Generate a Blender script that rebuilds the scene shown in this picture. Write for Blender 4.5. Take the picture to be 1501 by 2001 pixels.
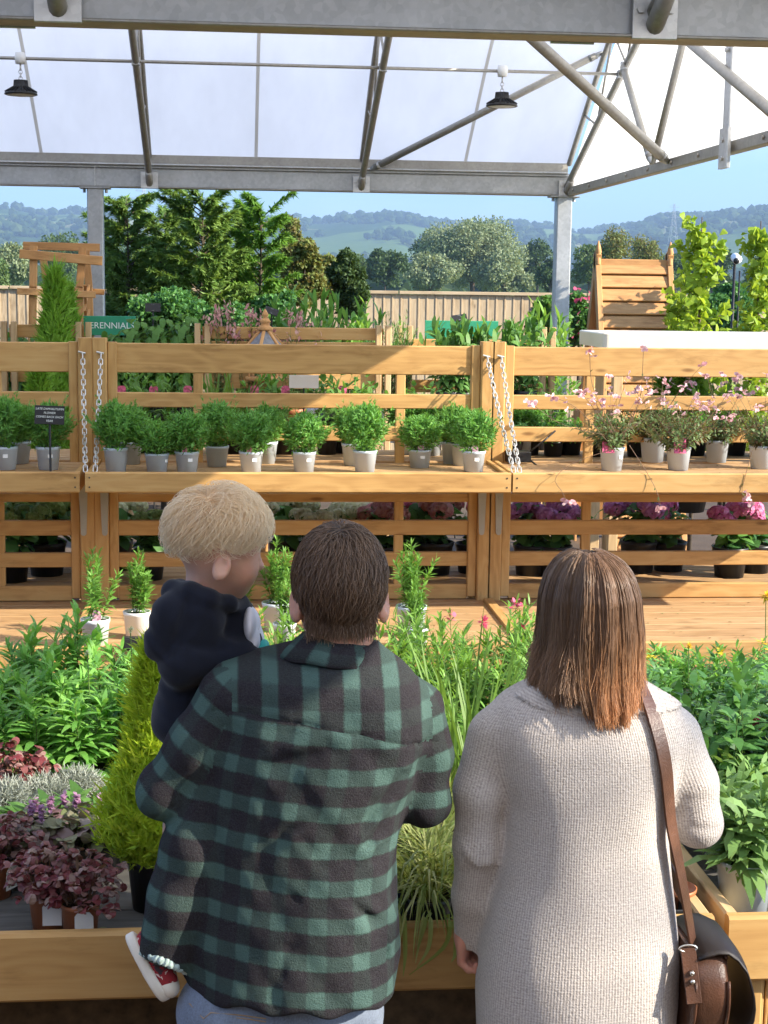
import bpy, math, random
import numpy as np
from mathutils import Vector, Matrix, Euler
R = math.radians
for o in list(bpy.data.objects): bpy.data.objects.remove(o)
scene = bpy.context.scene
C = scene.collection
rng = np.random.default_rng(7); random.seed(7)

# ------------------------------------------------------------------ camera
FPX, PITCH, YAW, ROLL, CAMH = 3100.0, R(8.1), R(5.55), R(.77), 2.2
CM = (Matrix.Rotation(-YAW, 3, 'Z') @ Matrix.Rotation(R(90) - PITCH, 3, 'X') @ Matrix.Rotation(ROLL, 3, 'Z'))
cd = bpy.data.cameras.new('camera'); cam = bpy.data.objects.new('camera', cd); C.objects.link(cam)
cam.matrix_world = Matrix.Translation((0, 0, CAMH)) @ CM.to_4x4()
cd.sensor_fit = 'VERTICAL'; cd.sensor_height = 36.0; cd.lens = 36.0 * FPX / 2001.0
cd.clip_start = .05; cd.clip_end = 20000
scene.camera = cam
# ------------------------------------------------------------------ light
SUN_AZ, SUN_EL = R(23), R(28.8)          # azimuth from +X towards the camera side
sdir = Vector((math.cos(SUN_AZ) * math.cos(SUN_EL), -math.sin(SUN_AZ) * math.cos(SUN_EL), math.sin(SUN_EL)))
sl = bpy.data.lights.new('sun', 'SUN'); so = bpy.data.objects.new('sun', sl); C.objects.link(so)
sl.energy = 5.0; sl.angle = R(.55); sl.color = (1, .90, .74)
so.rotation_euler = sdir.to_track_quat('Z', 'Y').to_euler(); so.location = sdir * 60
W = bpy.data.worlds.new('World'); scene.world = W; W.use_nodes = True
nt = W.node_tree; bg = nt.nodes['Background']
sky = nt.nodes.new('ShaderNodeTexSky'); sky.sky_type = 'NISHITA'; sky.sun_disc = False
sky.sun_elevation = SUN_EL; sky.sun_rotation = math.atan2(sdir.x, sdir.y); sky.air_density = 1.0; sky.dust_density = 1.2; sky.ozone_density = 1.3
tint = nt.nodes.new('ShaderNodeMix'); tint.data_type = 'RGBA'; tint.blend_type = 'MULTIPLY'; tint.inputs[0].default_value = 1.0
nt.links.new(sky.outputs[0], tint.inputs[6]); tint.inputs[7].default_value = (.66, .95, 1.42, 1)
tcw = nt.nodes.new('ShaderNodeTexCoord'); mpw = nt.nodes.new('ShaderNodeMapping'); mpw.inputs['Scale'].default_value = (2.2, 2.2, 9)
nt.links.new(tcw.outputs['Generated'], mpw.inputs[0]); nzw = nt.nodes.new('ShaderNodeTexNoise'); nzw.inputs['Scale'].default_value = 2.3; nzw.inputs['Detail'].default_value = 6; nt.links.new(mpw.outputs[0], nzw.inputs['Vector'])
rpw = nt.nodes.new('ShaderNodeValToRGB'); rpw.color_ramp.elements[0].position = .48; rpw.color_ramp.elements[1].position = .78; rpw.color_ramp.elements[0].color = (0, 0, 0, 1); rpw.color_ramp.elements[1].color = (.5, .5, .5, 1)
nt.links.new(nzw.outputs[0], rpw.inputs[0]); cld = nt.nodes.new('ShaderNodeMix'); cld.data_type = 'RGBA'; nt.links.new(rpw.outputs[0], cld.inputs[0]); nt.links.new(tint.outputs[2], cld.inputs[6]); cld.inputs[7].default_value = (6.0, 6.6, 7.4, 1)
nt.links.new(cld.outputs[2], bg.inputs[0]); bg.inputs[1].default_value = .108
scene.view_settings.view_transform = 'Standard'; scene.view_settings.look = 'None'
scene.view_settings.exposure = 1.22; scene.view_settings.gamma = 1.0
scene.cycles.max_bounces = 7; scene.cycles.diffuse_bounces = 4; scene.cycles.transparent_max_bounces = 8
scene.cycles.caustics_reflective = False; scene.cycles.caustics_refractive = False
scene.cycles.sample_clamp_indirect = 6.0
try:
    scene.cycles.use_denoising = True; scene.cycles.denoiser = 'OPENIMAGEDENOISE'
except Exception: pass

# ------------------------------------------------------------------ helpers
def P(px, py, Y):                       # the point that far (Y) from the camera seen in that direction
    d = CM @ Vector(((px - 750.5) / FPX, -(py - 1000.5) / FPX, -1))
    t = Y / d.y
    return Vector((d.x * t, Y, CAMH + d.z * t))
def PZ(px, py, Z):
    d = CM @ Vector(((px - 750.5) / FPX, -(py - 1000.5) / FPX, -1))
    t = (Z - CAMH) / d.z
    return Vector((d.x * t, d.y * t, Z))
def A(*a): return np.array(a, float)
def nrm(v):
    v = np.asarray(v, float); n = np.linalg.norm(v, axis=-1, keepdims=True); return v / np.maximum(n, 1e-9)
def tag(o, label=None, cat=None, group=None, kind=None):
    if label: o['label'] = label
    if cat: o['category'] = cat
    if group: o['group'] = group
    if kind: o['kind'] = kind
    return o
def thing(name, label, cat, loc=(0, 0, 0), rz=0.0, group=None):
    o = bpy.data.objects.new(name, None); C.objects.link(o)
    o.empty_display_size = .1; o.location = loc; o.rotation_euler = (0, 0, rz)
    return tag(o, label, cat, group)
def copy_tree(o, parent=None):
    c = o.copy(); C.objects.link(c)
    if parent: c.parent = parent
    for ch in list(o.children): copy_tree(ch, c)
    return c
def wloc(o):
    v = Vector((0, 0, 0))
    while o: v = v + o.location; o = o.parent
    return v
def mesh_np(name, V, Fc, uv=None, mi=None, smooth=False):
    """V (n,3); Fc list of int arrays (m,k) ; uv list of arrays (m,k,2)"""
    me = bpy.data.meshes.new(name)
    V = np.asarray(V, np.float32)
    me.vertices.add(len(V)); me.vertices.foreach_set('co', V.ravel())
    Fc = [np.asarray(f, np.int32) for f in Fc if len(f)]
    tot = np.concatenate([np.full(len(f), f.shape[1], np.int32) for f in Fc])
    idx = np.concatenate([f.ravel() for f in Fc])
    st = np.concatenate([[0], np.cumsum(tot)[:-1]]).astype(np.int32)
    me.loops.add(len(idx)); me.loops.foreach_set('vertex_index', idx)
    me.polygons.add(len(tot)); me.polygons.foreach_set('loop_start', st); me.polygons.foreach_set('loop_total', tot)
    if mi is not None: me.polygons.foreach_set('material_index', np.asarray(mi, np.int32))
    me.polygons.foreach_set('use_smooth', np.full(len(tot), bool(smooth)))
    if uv is not None:
        l = me.uv_layers.new(name='UVMap'); l.data.foreach_set('uv', np.concatenate([np.asarray(u, np.float32).ravel() for u in uv]))
    me.update(calc_edges=True); me.validate()
    return me
def link(name, me, mats, parent=None, offset=True):
    if not isinstance(mats, (list, tuple)): mats = [mats]
    for m in mats: me.materials.append(m)
    o = bpy.data.objects.new(name, me); C.objects.link(o)
    if parent is not None:
        o.parent = parent
        if offset:
            w = wloc(parent); me.transform(Matrix.Translation(-w))
    return o
class MB:
    """collects shapes in world (or local) metres, builds ONE mesh"""
    def __init__(s): s.v = []; s.f = {3: [], 4: []}; s.u = {3: [], 4: []}; s.big = []; s.n = 0
    def add(s, V, Fq, UV=None):
        V = np.asarray(V, float).reshape(-1, 3); Fq = np.asarray(Fq, int); k = Fq.shape[1]
        s.v.append(V); s.f[k].append(Fq + s.n)
        s.u[k].append(np.zeros(Fq.shape + (2,)) if UV is None else np.asarray(UV, float)); s.n += len(V)
        return s
    def board(s, p0, p1, w, t, up=(0, 0, 1), bev=.004):
        """bar from p0 to p1; w along 'side' (perp to up), t along up; bevelled long edges; UV in metres along the grain"""
        p0, p1 = A(*p0), A(*p1); d = p1 - p0; L = np.linalg.norm(d); d = d / L
        u = A(*up); sd = np.cross(d, u); sd /= np.linalg.norm(sd); u = np.cross(sd, d)
        b = min(bev, w * .3, t * .3); hw, ht = w / 2, t / 2
        prof = [(-hw + b, -ht), (hw - b, -ht), (hw, -ht + b), (hw, ht - b), (hw - b, ht), (-hw + b, ht), (-hw, ht - b), (-hw, -ht + b)]
        V = []; 
        for q in (p0, p1):
            for a, c in prof: V.append(q + sd * a + u * c)
        ou, ov = random.random() * 50, random.random() * 50
        per = [0.]
        for i in range(8):
            a, c = prof[i], prof[(i + 1) % 8]; per.append(per[-1] + math.hypot(a[0] - c[0], a[1] - c[1]))
        F = []; U = []
        for i in range(8):
            j = (i + 1) % 8
            F.append((i, j, j + 8, i + 8)); U.append([(ou, ov + per[i]), (ou, ov + per[i + 1]), (ou + L, ov + per[i + 1]), (ou + L, ov + per[i])])
        s.add(V, F, U)
        n = s.n - 16
        for o_, fl in ((0, True), (8, False)):
            ids = [o_ + i for i in range(8)]
            if fl: ids = ids[::-1]
            qs = [(ids[0], ids[1], ids[2], ids[3]), (ids[0], ids[3], ids[4], ids[7]), (ids[4], ids[5], ids[6], ids[7])]
            uvq = [[(ou + prof[k % 8][0] * .3 + 9, ov + prof[k % 8][1]) for k in q] for q in qs]
            s.f[4].append(np.array(qs) + n); s.u[4].append(np.array(uvq, float))
        return s
    def box(s, c, size, rot=None, bev=.003):
        c = A(*c); sx, sy, sz = size
        ax = np.eye(3) if rot is None else np.array(rot)
        k = int(np.argmax(size))
        if k == 0: return s.board(c - ax[:, 0] * sx / 2, c + ax[:, 0] * sx / 2, sy, sz, ax[:, 2], bev)
        if k == 1: return s.board(c - ax[:, 1] * sy / 2, c + ax[:, 1] * sy / 2, sx, sz, ax[:, 2], bev)
        return s.board(c - ax[:, 2] * sz / 2, c + ax[:, 2] * sz / 2, sx, sy, ax[:, 1], bev)
    def tube(s, pts, r, n=10, cap=True):
        pts = np.asarray([tuple(p) for p in pts], float); m = len(pts)
        rr = np.full(m, r) if np.isscalar(r) else np.asarray(r, float)
        T = np.gradient(pts, axis=0); T = nrm(T)
        ref = A(0, 0, 1) if abs(T[0][2]) < .9 else A(1, 0, 0)
        V = []; x = np.cross(T[0], ref); x /= np.linalg.norm(x)
        for i in range(m):
            x = x - T[i] * np.dot(x, T[i]); x /= np.linalg.norm(x); y = np.cross(T[i], x)
            a = np.arange(n) / n * 2 * math.pi
            V.append(pts[i] + rr[i] * (np.cos(a)[:, None] * x + np.sin(a)[:, None] * y))
        V = np.concatenate(V); F = []; U = []
        ln = np.concatenate([[0], np.cumsum(np.linalg.norm(np.diff(pts, axis=0), axis=1))]); ou = random.random() * 20
        for i in range(m - 1):
            for j in range(n):
                k = (j + 1) % n
                F.append((i * n + j, i * n + k, (i + 1) * n + k, (i + 1) * n + j))
                U.append([(ou + ln[i], j / n * .2), (ou + ln[i], (j + 1) / n * .2), (ou + ln[i + 1], (j + 1) / n * .2), (ou + ln[i + 1], j / n * .2)])
        if cap:
            c0, c1 = len(V), len(V) + 1
            V = np.vstack([V, pts[0], pts[-1]]); b = (m - 1) * n
            T3 = [(c0, (j + 1) % n, j) for j in range(n)] + [(c1, b + j, b + (j + 1) % n) for j in range(n)]
            s.add(V, F, U); s.f[3].append(np.array(T3) + s.n - len(V)); s.u[3].append(np.zeros((2 * n, 3, 2)))
        else: s.add(V, F, U)
        return s
    def lathe(s, prof, c=(0, 0, 0), n=24, axis=None):
        """prof list of (r,z) from bottom to top"""
        a = np.arange(n) / n * 2 * math.pi; V = []
        for r, z in prof: V.append(np.stack([np.cos(a) * r, np.sin(a) * r, np.full(n, z)], 1))
        V = np.concatenate(V)
        if axis is not None: V = V @ np.array(axis).T
        V = V + A(*c); F = []; U = []
        for i in range(len(prof) - 1):
            for j in range(n):
                k = (j + 1) % n
                F.append((i * n + j, i * n + k, (i + 1) * n + k, (i + 1) * n + j))
                U.append([(j / n, prof[i][1]), ((j + 1) / n, prof[i][1]), ((j + 1) / n, prof[i + 1][1]), (j / n, prof[i + 1][1])])
        s.add(V, F, U); return s
    def leaves(s, pos, d, up, L, W, prof=((0, .12), (.35, 1), (.7, .75), (1, .05)), bend=.3, fold=.15, twist=None):
        """vectorised leaf strips: base pos, direction d, approx. normal up, length, half-width; bend = droop along the leaf"""
        pos = np.atleast_2d(pos).astype(float); N = len(pos); d = nrm(np.broadcast_to(d, (N, 3))); up = np.broadcast_to(up, (N, 3)).astype(float)
        L = np.broadcast_to(L, N).astype(float); W = np.broadcast_to(W, N).astype(float); bend = np.broadcast_to(bend, N).astype(float)
        sd = np.cross(d, up); bad = np.linalg.norm(sd, axis=1) < 1e-4; sd[bad] = np.cross(d[bad], A(.3, .9, .1)); sd = nrm(sd); nn = np.cross(sd, d)
        m = len(prof); V = np.zeros((N, m, 2, 3))
        for i, (t, w) in enumerate(prof):
            an = bend * t                      # arc of total angle 'bend'
            k = np.where(np.abs(bend) < 1e-3, 1e-3, bend)
            al, dn = np.sin(k * t) / k, (1 - np.cos(k * t)) / k
            q = pos + d * (L * al)[:, None] - nn * (L * dn)[:, None]
            nl = nn * np.cos(an)[:, None] + d * np.sin(an)[:, None]
            V[:, i, 0] = q - sd * (W * w)[:, None] + nl * (W * w * fold)[:, None]
            V[:, i, 1] = q + sd * (W * w)[:, None] + nl * (W * w * fold)[:, None]
        b = (np.arange(N) * m * 2)[:, None]; Q = []
        for i in range(m - 1): Q.append(b + np.array([[2 * i, 2 * i + 1, 2 * i + 3, 2 * i + 2]]))
        Fq = np.stack(Q, 1).reshape(-1, 4)
        tt = [p[0] for p in prof]
        uvq = np.array([[(0, tt[i]), (1, tt[i]), (1, tt[i + 1]), (0, tt[i + 1])] for i in range(m - 1)])
        s.add(V.reshape(-1, 3), Fq, np.tile(uvq, (N, 1, 1))); return s
    def mesh(s, name, smooth=False):
        V = np.concatenate(s.v); Fc = []; U = []
        for k in (3, 4):
            if s.f[k]: Fc.append(np.concatenate(s.f[k])); U.append(np.concatenate(s.u[k]))
        return mesh_np(name, V, Fc, U, smooth=smooth)
    def build(s, name, mats, parent=None, smooth=False, offset=True):
        return link(name, s.mesh(name, smooth), mats, parent, offset)

# ------------------------------------------------------------------ materials
def newmat(name):
    m = bpy.data.materials.new(name); m.use_nodes = True; nt = m.node_tree
    return m, nt, nt.nodes['Principled BSDF'], nt.nodes['Material Output']
def nd(nt, t, **kw):
    n = nt.nodes.new(t)
    for k, v in kw.items():
        if k.startswith('i_'):
            key = k[2:]; key = int(key) if key.isdigit() else key.replace('_', ' ')
            n.inputs[key].default_value = v
        else: setattr(n, k, v)
    return n
def ramp(nt, fac, stops, interp='LINEAR'):
    r = nt.nodes.new('ShaderNodeValToRGB'); r.color_ramp.interpolation = interp
    e = r.color_ramp.elements
    while len(e) < len(stops): e.new(.5)
    for k, (p, c) in zip(e, stops): k.position = p; k.color = (c[0], c[1], c[2], 1) if len(c) == 3 else c
    nt.links.new(fac, r.inputs[0]); return r.outputs[0]
def mixc(nt, fac, a, b, mode='MIX'):
    m = nt.nodes.new('ShaderNodeMix'); m.data_type = 'RGBA'; m.blend_type = mode
    for sock, v in ((m.inputs[0], fac), (m.inputs[6], a), (m.inputs[7], b)):
        if hasattr(v, 'is_linked'): nt.links.new(v, sock)
        else: sock.default_value = v if isinstance(v, (int, float)) else (v[0], v[1], v[2], 1)
    return m.outputs[2]
def math_(nt, op, a, b=None, c=None):
    m = nt.nodes.new('ShaderNodeMath'); m.operation = op
    for i, v in enumerate((a, b, c)):
        if v is None: continue
        if hasattr(v, 'is_linked'): nt.links.new(v, m.inputs[i])
        else: m.inputs[i].default_value = v
    return m.outputs[0]
def bump(nt, bs, h, st=.3, dist=.01):
    b = nt.nodes.new('ShaderNodeBump'); b.inputs['Strength'].default_value = st; b.inputs['Distance'].default_value = dist
    nt.links.new(h, b.inputs['Height']); nt.links.new(b.outputs[0], bs.inputs['Normal'])
def coords(nt, kind='Object', scale=(1, 1, 1), rot=(0, 0, 0)):
    t = nt.nodes.new('ShaderNodeTexCoord'); mp = nt.nodes.new('ShaderNodeMapping')
    mp.inputs['Scale'].default_value = scale; mp.inputs['Rotation'].default_value = rot
    nt.links.new(t.outputs[kind], mp.inputs[0]); return mp.outputs[0]
def noise(nt, vec, scale, det=4, rough=.55, dist=0.):
    n = nd(nt, 'ShaderNodeTexNoise'); n.inputs['Scale'].default_value = scale; n.inputs['Detail'].default_value = det
    n.inputs['Roughness'].default_value = rough; n.inputs['Distortion'].default_value = dist
    if vec is not None: nt.links.new(vec, n.inputs['Vector'])
    return n.outputs[0]
def wood(name, lo, mid, hi, rough=.6, knots=True, grainy=1.0):
    m, nt, bs, out = newmat(name)
    uv = coords(nt, 'UV')
    g = noise(nt, coords(nt, 'UV', (3, 60, 1)), 1.0, 5, .6, .3)
    warp = nd(nt, 'ShaderNodeVectorMath', operation='ADD')
    nl = nd(nt, 'ShaderNodeTexNoise', i_Scale=1.6, i_Detail=2.0); nt.links.new(coords(nt, 'UV', (1.1, 5, 1)), nl.inputs['Vector'])
    rings = math_(nt, 'SINE', math_(nt, 'ADD', math_(nt, 'MULTIPLY', nl.outputs[0], 46.), math_(nt, 'MULTIPLY', g, 1.5)))
    rings = math_(nt, 'MULTIPLY_ADD', rings, .5, .5)
    big = noise(nt, coords(nt, 'UV', (.5, 1.3, 1)), 1.0, 2)
    f = math_(nt, 'ADD', math_(nt, 'MULTIPLY', g, .34 * grainy), math_(nt, 'MULTIPLY', rings, .11 * grainy))
    f = math_(nt, 'ADD', f, math_(nt, 'MULTIPLY', big, .55))
    col = ramp(nt, f, [(.28, lo), (.50, mid), (.78, hi)])
    if knots:
        vo = nd(nt, 'ShaderNodeTexVoronoi', i_Scale=1.0); nt.links.new(coords(nt, 'UV', (2.4, 8, 1)), vo.inputs['Vector'])
        k = math_(nt, 'ADD', vo.outputs['Distance'], math_(nt, 'MULTIPLY', g, .06))
        kf = ramp(nt, k, [(.05, (1, 1, 1)), (.09, (.75, .75, .75)), (.13, (.1, .1, .1)), (.2, (0, 0, 0))])
        col = mixc(nt, math_(nt, 'MULTIPLY', kf, .75), col, (lo[0] * .35, lo[1] * .28, lo[2] * .25))
    stn = ramp(nt, noise(nt, coords(nt, 'UV', (2.2, 9, 1)), 1.0, 5, .7), [(.30, (.66, .62, .58)), (.46, (1, 1, 1)), (.72, (1, 1, 1)), (.85, (1.0, .97, .92))])
    nt.links.new(mixc(nt, 1.0, col, stn, 'MULTIPLY'), bs.inputs['Base Color']); bs.inputs['Roughness'].default_value = rough
    bs.inputs['Specular IOR Level'].default_value = .25
    bump(nt, bs, f, .25, .004)
    return m
def leafmat(name, cols, trans=.35, rough=.5, spec=.3, tcol=None, uvgrad=None):
    m, nt, bs, out = newmat(name)
    ge = nd(nt, 'ShaderNodeNewGeometry')
    stops = [(i / max(1, len(cols) - 1), c) for i, c in enumerate(cols)]
    col = ramp(nt, ge.outputs['Random Per Island'], stops)
    if uvgrad is not None:       # leaf tip colour
        sx = nd(nt, 'ShaderNodeSeparateXYZ'); nt.links.new(coords(nt, 'UV'), sx.inputs[0])
        col = mixc(nt, ramp(nt, sx.outputs[1], [(.2, (0, 0, 0)), (.9, (1, 1, 1))]), col, uvgrad)
    nt.links.new(col, bs.inputs['Base Color']); bs.inputs['Roughness'].default_value = rough; bs.inputs['Specular IOR Level'].default_value = spec
    tr = nd(nt, 'ShaderNodeBsdfTranslucent'); mx = nd(nt, 'ShaderNodeMixShader'); mx.inputs[0].default_value = trans
    tc = mixc(nt, .6, col, tcol or (cols[-1][0] * 1.5, cols[-1][1] * 1.4, cols[-1][2] * .6))
    nt.links.new(tc, tr.inputs[0]); nt.links.new(bs.outputs[0], mx.inputs[1]); nt.links.new(tr.outputs[0], mx.inputs[2]); nt.links.new(mx.outputs[0], out.inputs[0])
    return m
def plain(name, col, rough=.6, metal=0., spec=.4, var=.12, nscale=8., bmp=0., bs_=60.):
    m, nt, bs, out = newmat(name)
    n = noise(nt, coords(nt, 'Object'), nscale, 5)
    c = ramp(nt, n, [(.3, tuple(x * (1 - var) for x in col)), (.7, tuple(min(1, x * (1 + var)) for x in col))])
    nt.links.new(c, bs.inputs['Base Color']); bs.inputs['Roughness'].default_value = rough; bs.inputs['Metallic'].default_value = metal
    bs.inputs['Specular IOR Level'].default_value = spec
    if bmp: bump(nt, bs, noise(nt, coords(nt, 'Object'), bs_, 4), bmp, .004)
    return m
M = {}
M['wood'] = wood('stained pine', (.37, .195, .066), (.52, .305, .112), (.61, .40, .168))
M['wood_deck'] = wood('pine decking', (.32, .18, .08), (.45, .28, .135), (.56, .37, .20))
M['wood_grey'] = wood('weathered decking', (.05, .048, .044), (.10, .096, .09), (.18, .17, .155), .8, False)
M['wood_fence'] = wood('fence boards', (.33, .24, .14), (.49, .37, .225), (.59, .47, .305), .8, True)
M['wood_arbour'] = wood('arbour timber', (.40, .19, .07), (.56, .29, .11), (.66, .39, .17))
M['wood_pale'] = wood('raw timber', (.42, .27, .13), (.58, .40, .21), (.68, .50, .29))
def galv(name, base, dark, metal=.55, rough=.5):
    m, nt, bs, out = newmat(name)
    v = nd(nt, 'ShaderNodeTexVoronoi', i_Scale=55.0); nt.links.new(coords(nt, 'Object'), v.inputs['Vector'])
    n = noise(nt, coords(nt, 'Object'), 5, 6, .65)
    f = math_(nt, 'ADD', math_(nt, 'MULTIPLY', v.outputs['Color'], .25), math_(nt, 'MULTIPLY', n, .8))
    c = ramp(nt, f, [(.3, dark), (.7, base)])
    nt.links.new(c, bs.inputs['Base Color']); bs.inputs['Metallic'].default_value = metal; bs.inputs['Roughness'].default_value = rough
    bump(nt, bs, n, .08, .003)
    return m
M['galv'] = galv('galvanised steel', (.50, .51, .51), (.36, .37, .37))
M['galv_tube'] = galv('galvanised tube', (.42, .40, .36), (.30, .285, .26), .5, .5)
M['galv_bright'] = galv('zinc plated steel', (.68, .68, .66), (.5, .5, .49), .6, .4)
def membrane(name, col):
    m, nt, bs, out = newmat(name)
    n = noise(nt, coords(nt, 'Object', (1, .35, .35)), 1.6, 6, .65)
    c = ramp(nt, n, [(.3, tuple(x * .86 for x in col)), (.62, col)])
    nt.links.new(c, bs.inputs['Base Color']); bs.inputs['Roughness'].default_value = .55
    tr = nd(nt, 'ShaderNodeBsdfTranslucent'); nt.links.new(c, tr.inputs[0])
    mx = nd(nt, 'ShaderNodeMixShader'); mx.inputs[0].default_value = .62
    nt.links.new(bs.outputs[0], mx.inputs[1]); nt.links.new(tr.outputs[0], mx.inputs[2]); nt.links.new(mx.outputs[0], out.inputs[0])
    return m
M['membrane'] = membrane('white roof membrane', (.90, .90, .90))
M['pot_grey'] = plain('grey plastic pot', (.52, .585, .64), .45, var=.06)
M['pot_white'] = plain('white plastic pot', (.78, .80, .80), .4, var=.05)
M['pot_black'] = plain('black plastic', (.018, .018, .019), .4)
M['terracotta'] = plain('terracotta plastic', (.40, .135, .055), .5, var=.15)
M['soil'] = plain('compost', (.035, .025, .018), .95, var=.5, nscale=60, bmp=.8)
M['white'] = plain('white card', (.82, .82, .80), .5, var=.03)
M['pink_tag'] = plain('pink label', (.75, .13, .25), .4, var=.6, nscale=70)
M['mixed_tag'] = plain('picture label', (.55, .30, .38), .4, var=.8, nscale=90)
M['black_sign'] = plain('black slate card', (.02, .02, .022), .5)
M['green_sign'] = plain('green board', (.03, .27, .145), .5, var=.05)
M['sign_ink'] = plain('white lettering', (.80, .84, .80), .6, var=.02)
M['cream'] = plain('cream laminate', (.72, .67, .55), .35, var=.03)
M['dark'] = plain('dark void timber', (.03, .02, .014), .9)
# ------------------------------------------------------------------ ground
def sheet(name, mat, pts, label=None):
    mb = MB(); mb.add(pts, [list(range(len(pts)))] if len(pts) == 4 else [], [[(p[0], p[1]) for p in pts]])
    o = mb.build(name, mat); o['kind'] = 'structure'; return o
m, nt_, bs, out = newmat('yard concrete')
n1 = noise(nt_, coords(nt_, 'Object'), 1.3, 6); n2 = noise(nt_, coords(nt_, 'Object'), 90, 3)
nt_.links.new(ramp(nt_, math_(nt_, 'ADD', math_(nt_, 'MULTIPLY', n1, .6), math_(nt_, 'MULTIPLY', n2, .4)), [(.35, (.055, .036, .022)), (.65, (.12, .085, .055))]), bs.inputs['Base Color'])
bs.inputs['Roughness'].default_value = .9; bump(nt_, bs, n2, .5, .004); M['concrete'] = m
sheet('pavement', M['concrete'], [(-14, -6, 0), (16, -6, 0), (16, 21.5, 0), (-14, 21.5, 0)])
# open country: one terrain sheet that falls away behind the fence and rises into hills
def terr_h(x, y):
    r = np.hypot(x, y)
    base = np.where(r < 60, -.6, -.6 - 7 * np.clip((r - 60) / 120, 0, 1))
    az = np.degrees(np.arctan2(x, y))
    def hump(c, w, h): return h * np.exp(-((az - c) / w) ** 2)
    far = 106 + hump(-8, 4, 10) + hump(-1, 3, -7) + hump(5, 3, 6) + hump(12, 3, -8)
    far = far + 4 * np.sin(az * 1.3 + .5) + 2 * np.sin(az * 3.3 + 1)
    s = np.clip((r - 900) / 1700, 0, 1); s = s * s * (3 - 2 * s)
    h = base + far * s
    rh = 30 * np.clip((az - 13.8) / 5, 0, 1.8) * np.clip((r - 800) / 900, 0, 1) * np.clip((3300 - r) / 1200, 0, 1)
    return h + rh
nr, na = 120, 160
rr_ = np.concatenate([[0, 15, 22, 30], np.geomspace(40, 4400, nr - 4)])
aa = np.radians(np.linspace(-50, 60, na))
Rg, Ag = np.meshgrid(rr_, aa, indexing='ij'); Xg, Yg = Rg * np.sin(Ag), Rg * np.cos(Ag)
Zg = terr_h(Xg, Yg); Zg = np.where(Rg > 4000, Zg - (Rg - 4000) * .2, Zg)
V = np.stack([Xg, Yg, Zg], -1).reshape(-1, 3)
ii, jj = np.meshgrid(np.arange(nr - 1), np.arange(na - 1), indexing='ij'); b = (ii * na + jj).ravel()
m, nt_, bs, out = newmat('fields and woods')
vec = coords(nt_, 'Object')
vo = nd(nt_, 'ShaderNodeTexVoronoi', i_Scale=.0042); nt_.links.new(vec, vo.inputs['Vector'])
sx = nd(nt_, 'ShaderNodeSeparateColor'); nt_.links.new(vo.outputs['Color'], sx.inputs[0])
fields = ramp(nt_, sx.outputs[0], [(0, (.03, .065, .018)), (.45, (.035, .07, .02)), (.5, (.12, .19, .05)), (.72, (.16, .23, .07)), (.8, (.34, .33, .15)), (1, (.30, .30, .14))], 'CONSTANT')
sp = noise(nt_, vec, .06, 5)
nt_.links.new(mixc(nt_, .35, fields, ramp(nt_, sp, [(.35, (.015, .035, .01)), (.7, (.09, .13, .04))])), bs.inputs['Base Color']); bs.inputs['Roughness'].default_value = 1
bs.inputs['Specular IOR Level'].default_value = 0
me = mesh_np('terrain', V, [np.stack([b, b + 1, b + na + 1, b + na], 1)], None, smooth=True)
o = link('terrain', me, m); o['kind'] = 'structure'
o.location.z = -.02
# ------------------------------------------------------------------ added unseen wall behind the viewpoint, cuts the skylight
sw = thing('skylight_block', 'added unseen dark wall behind the viewpoint, cutting the skylight', 'wall', (-2, -5.5, 0))
mb = MB(); mb.box((-2.5, -5.5, 2.6), (23, .2, 5.2)); mb.build('cladding', plain('dark cladding', (.06, .05, .04), .8), sw)
mb = MB(); mb.box((-2.5, -5.45, 5.25), (23.2, .5, .1)); mb.build('coping', M['galv'], sw)
# ------------------------------------------------------------------ canopy
XR, YF, YN, ZE = 2.507, 12.0, 4.5, 2.89           # gable plane, far and near beam, underside of the beams
TR_F = [-3.70, -2.15, -.596, .959, 2.507]          # trusses of the far canopy
PROF = [(0, .15), (.55, .50), (1.2, .89), (2.0, 1.26), (2.9, 1.53), (3.75, 1.62)]
def arch(yf, yn, k=1.0):
    """outer chord of the roof from yf to yn"""
    h = abs(yf - yn) / 2; sg = 1 if yn > yf else -1
    a = [(yf + sg * d / 3.75 * h, ZE + z) for d, z in PROF]
    b = [(yn - sg * d / 3.75 * h, ZE + z) for d, z in PROF[:-1]][::-1]
    return a + b
def smoothpts(p, n=40):
    p = np.array(p); t = np.linspace(0, len(p) - 1, n); i = np.clip(t.astype(int), 0, len(p) - 2); f = (t - i)[:, None]
    pm = np.vstack([2 * p[0] - p[1], p, 2 * p[-1] - p[-2]]); a, b, c, d = pm[i], pm[i + 1], pm[i + 2], pm[i + 3]
    return .5 * ((2 * b) + (c - a) * f + (2 * a - 5 * b + 4 * c - d) * f * f + (3 * b - a - 3 * c + d) * f ** 3)
def roof_sheet(yf, yn, x0, x1, name, label):
    q = smoothpts(arch(yf, yn), 60); mb = MB(); xs = np.linspace(x0, x1, 40)
    for lift, flip in ((.035, False), (.039, True)):
        Vv = np.array([[(x, y, z + lift) for x in xs] for y, z in q]).reshape(-1, 3); nx = len(xs)
        ii, jj = np.meshgrid(np.arange(len(q) - 1), np.arange(nx - 1), indexing='ij'); b = (ii * nx + jj).ravel()
        F = np.stack([b, b + 1, b + nx + 1, b + nx], 1)
        if not flip: mb.add(Vv, F)
    o = mb.build(name, M['membrane'], smooth=True); tag(o, label, 'canopy roof'); return o, q
roof, q = roof_sheet(YF, YN + .05, -4.0, XR, 'canopy_roof', 'white translucent membrane roof arching over the display benches')
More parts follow.
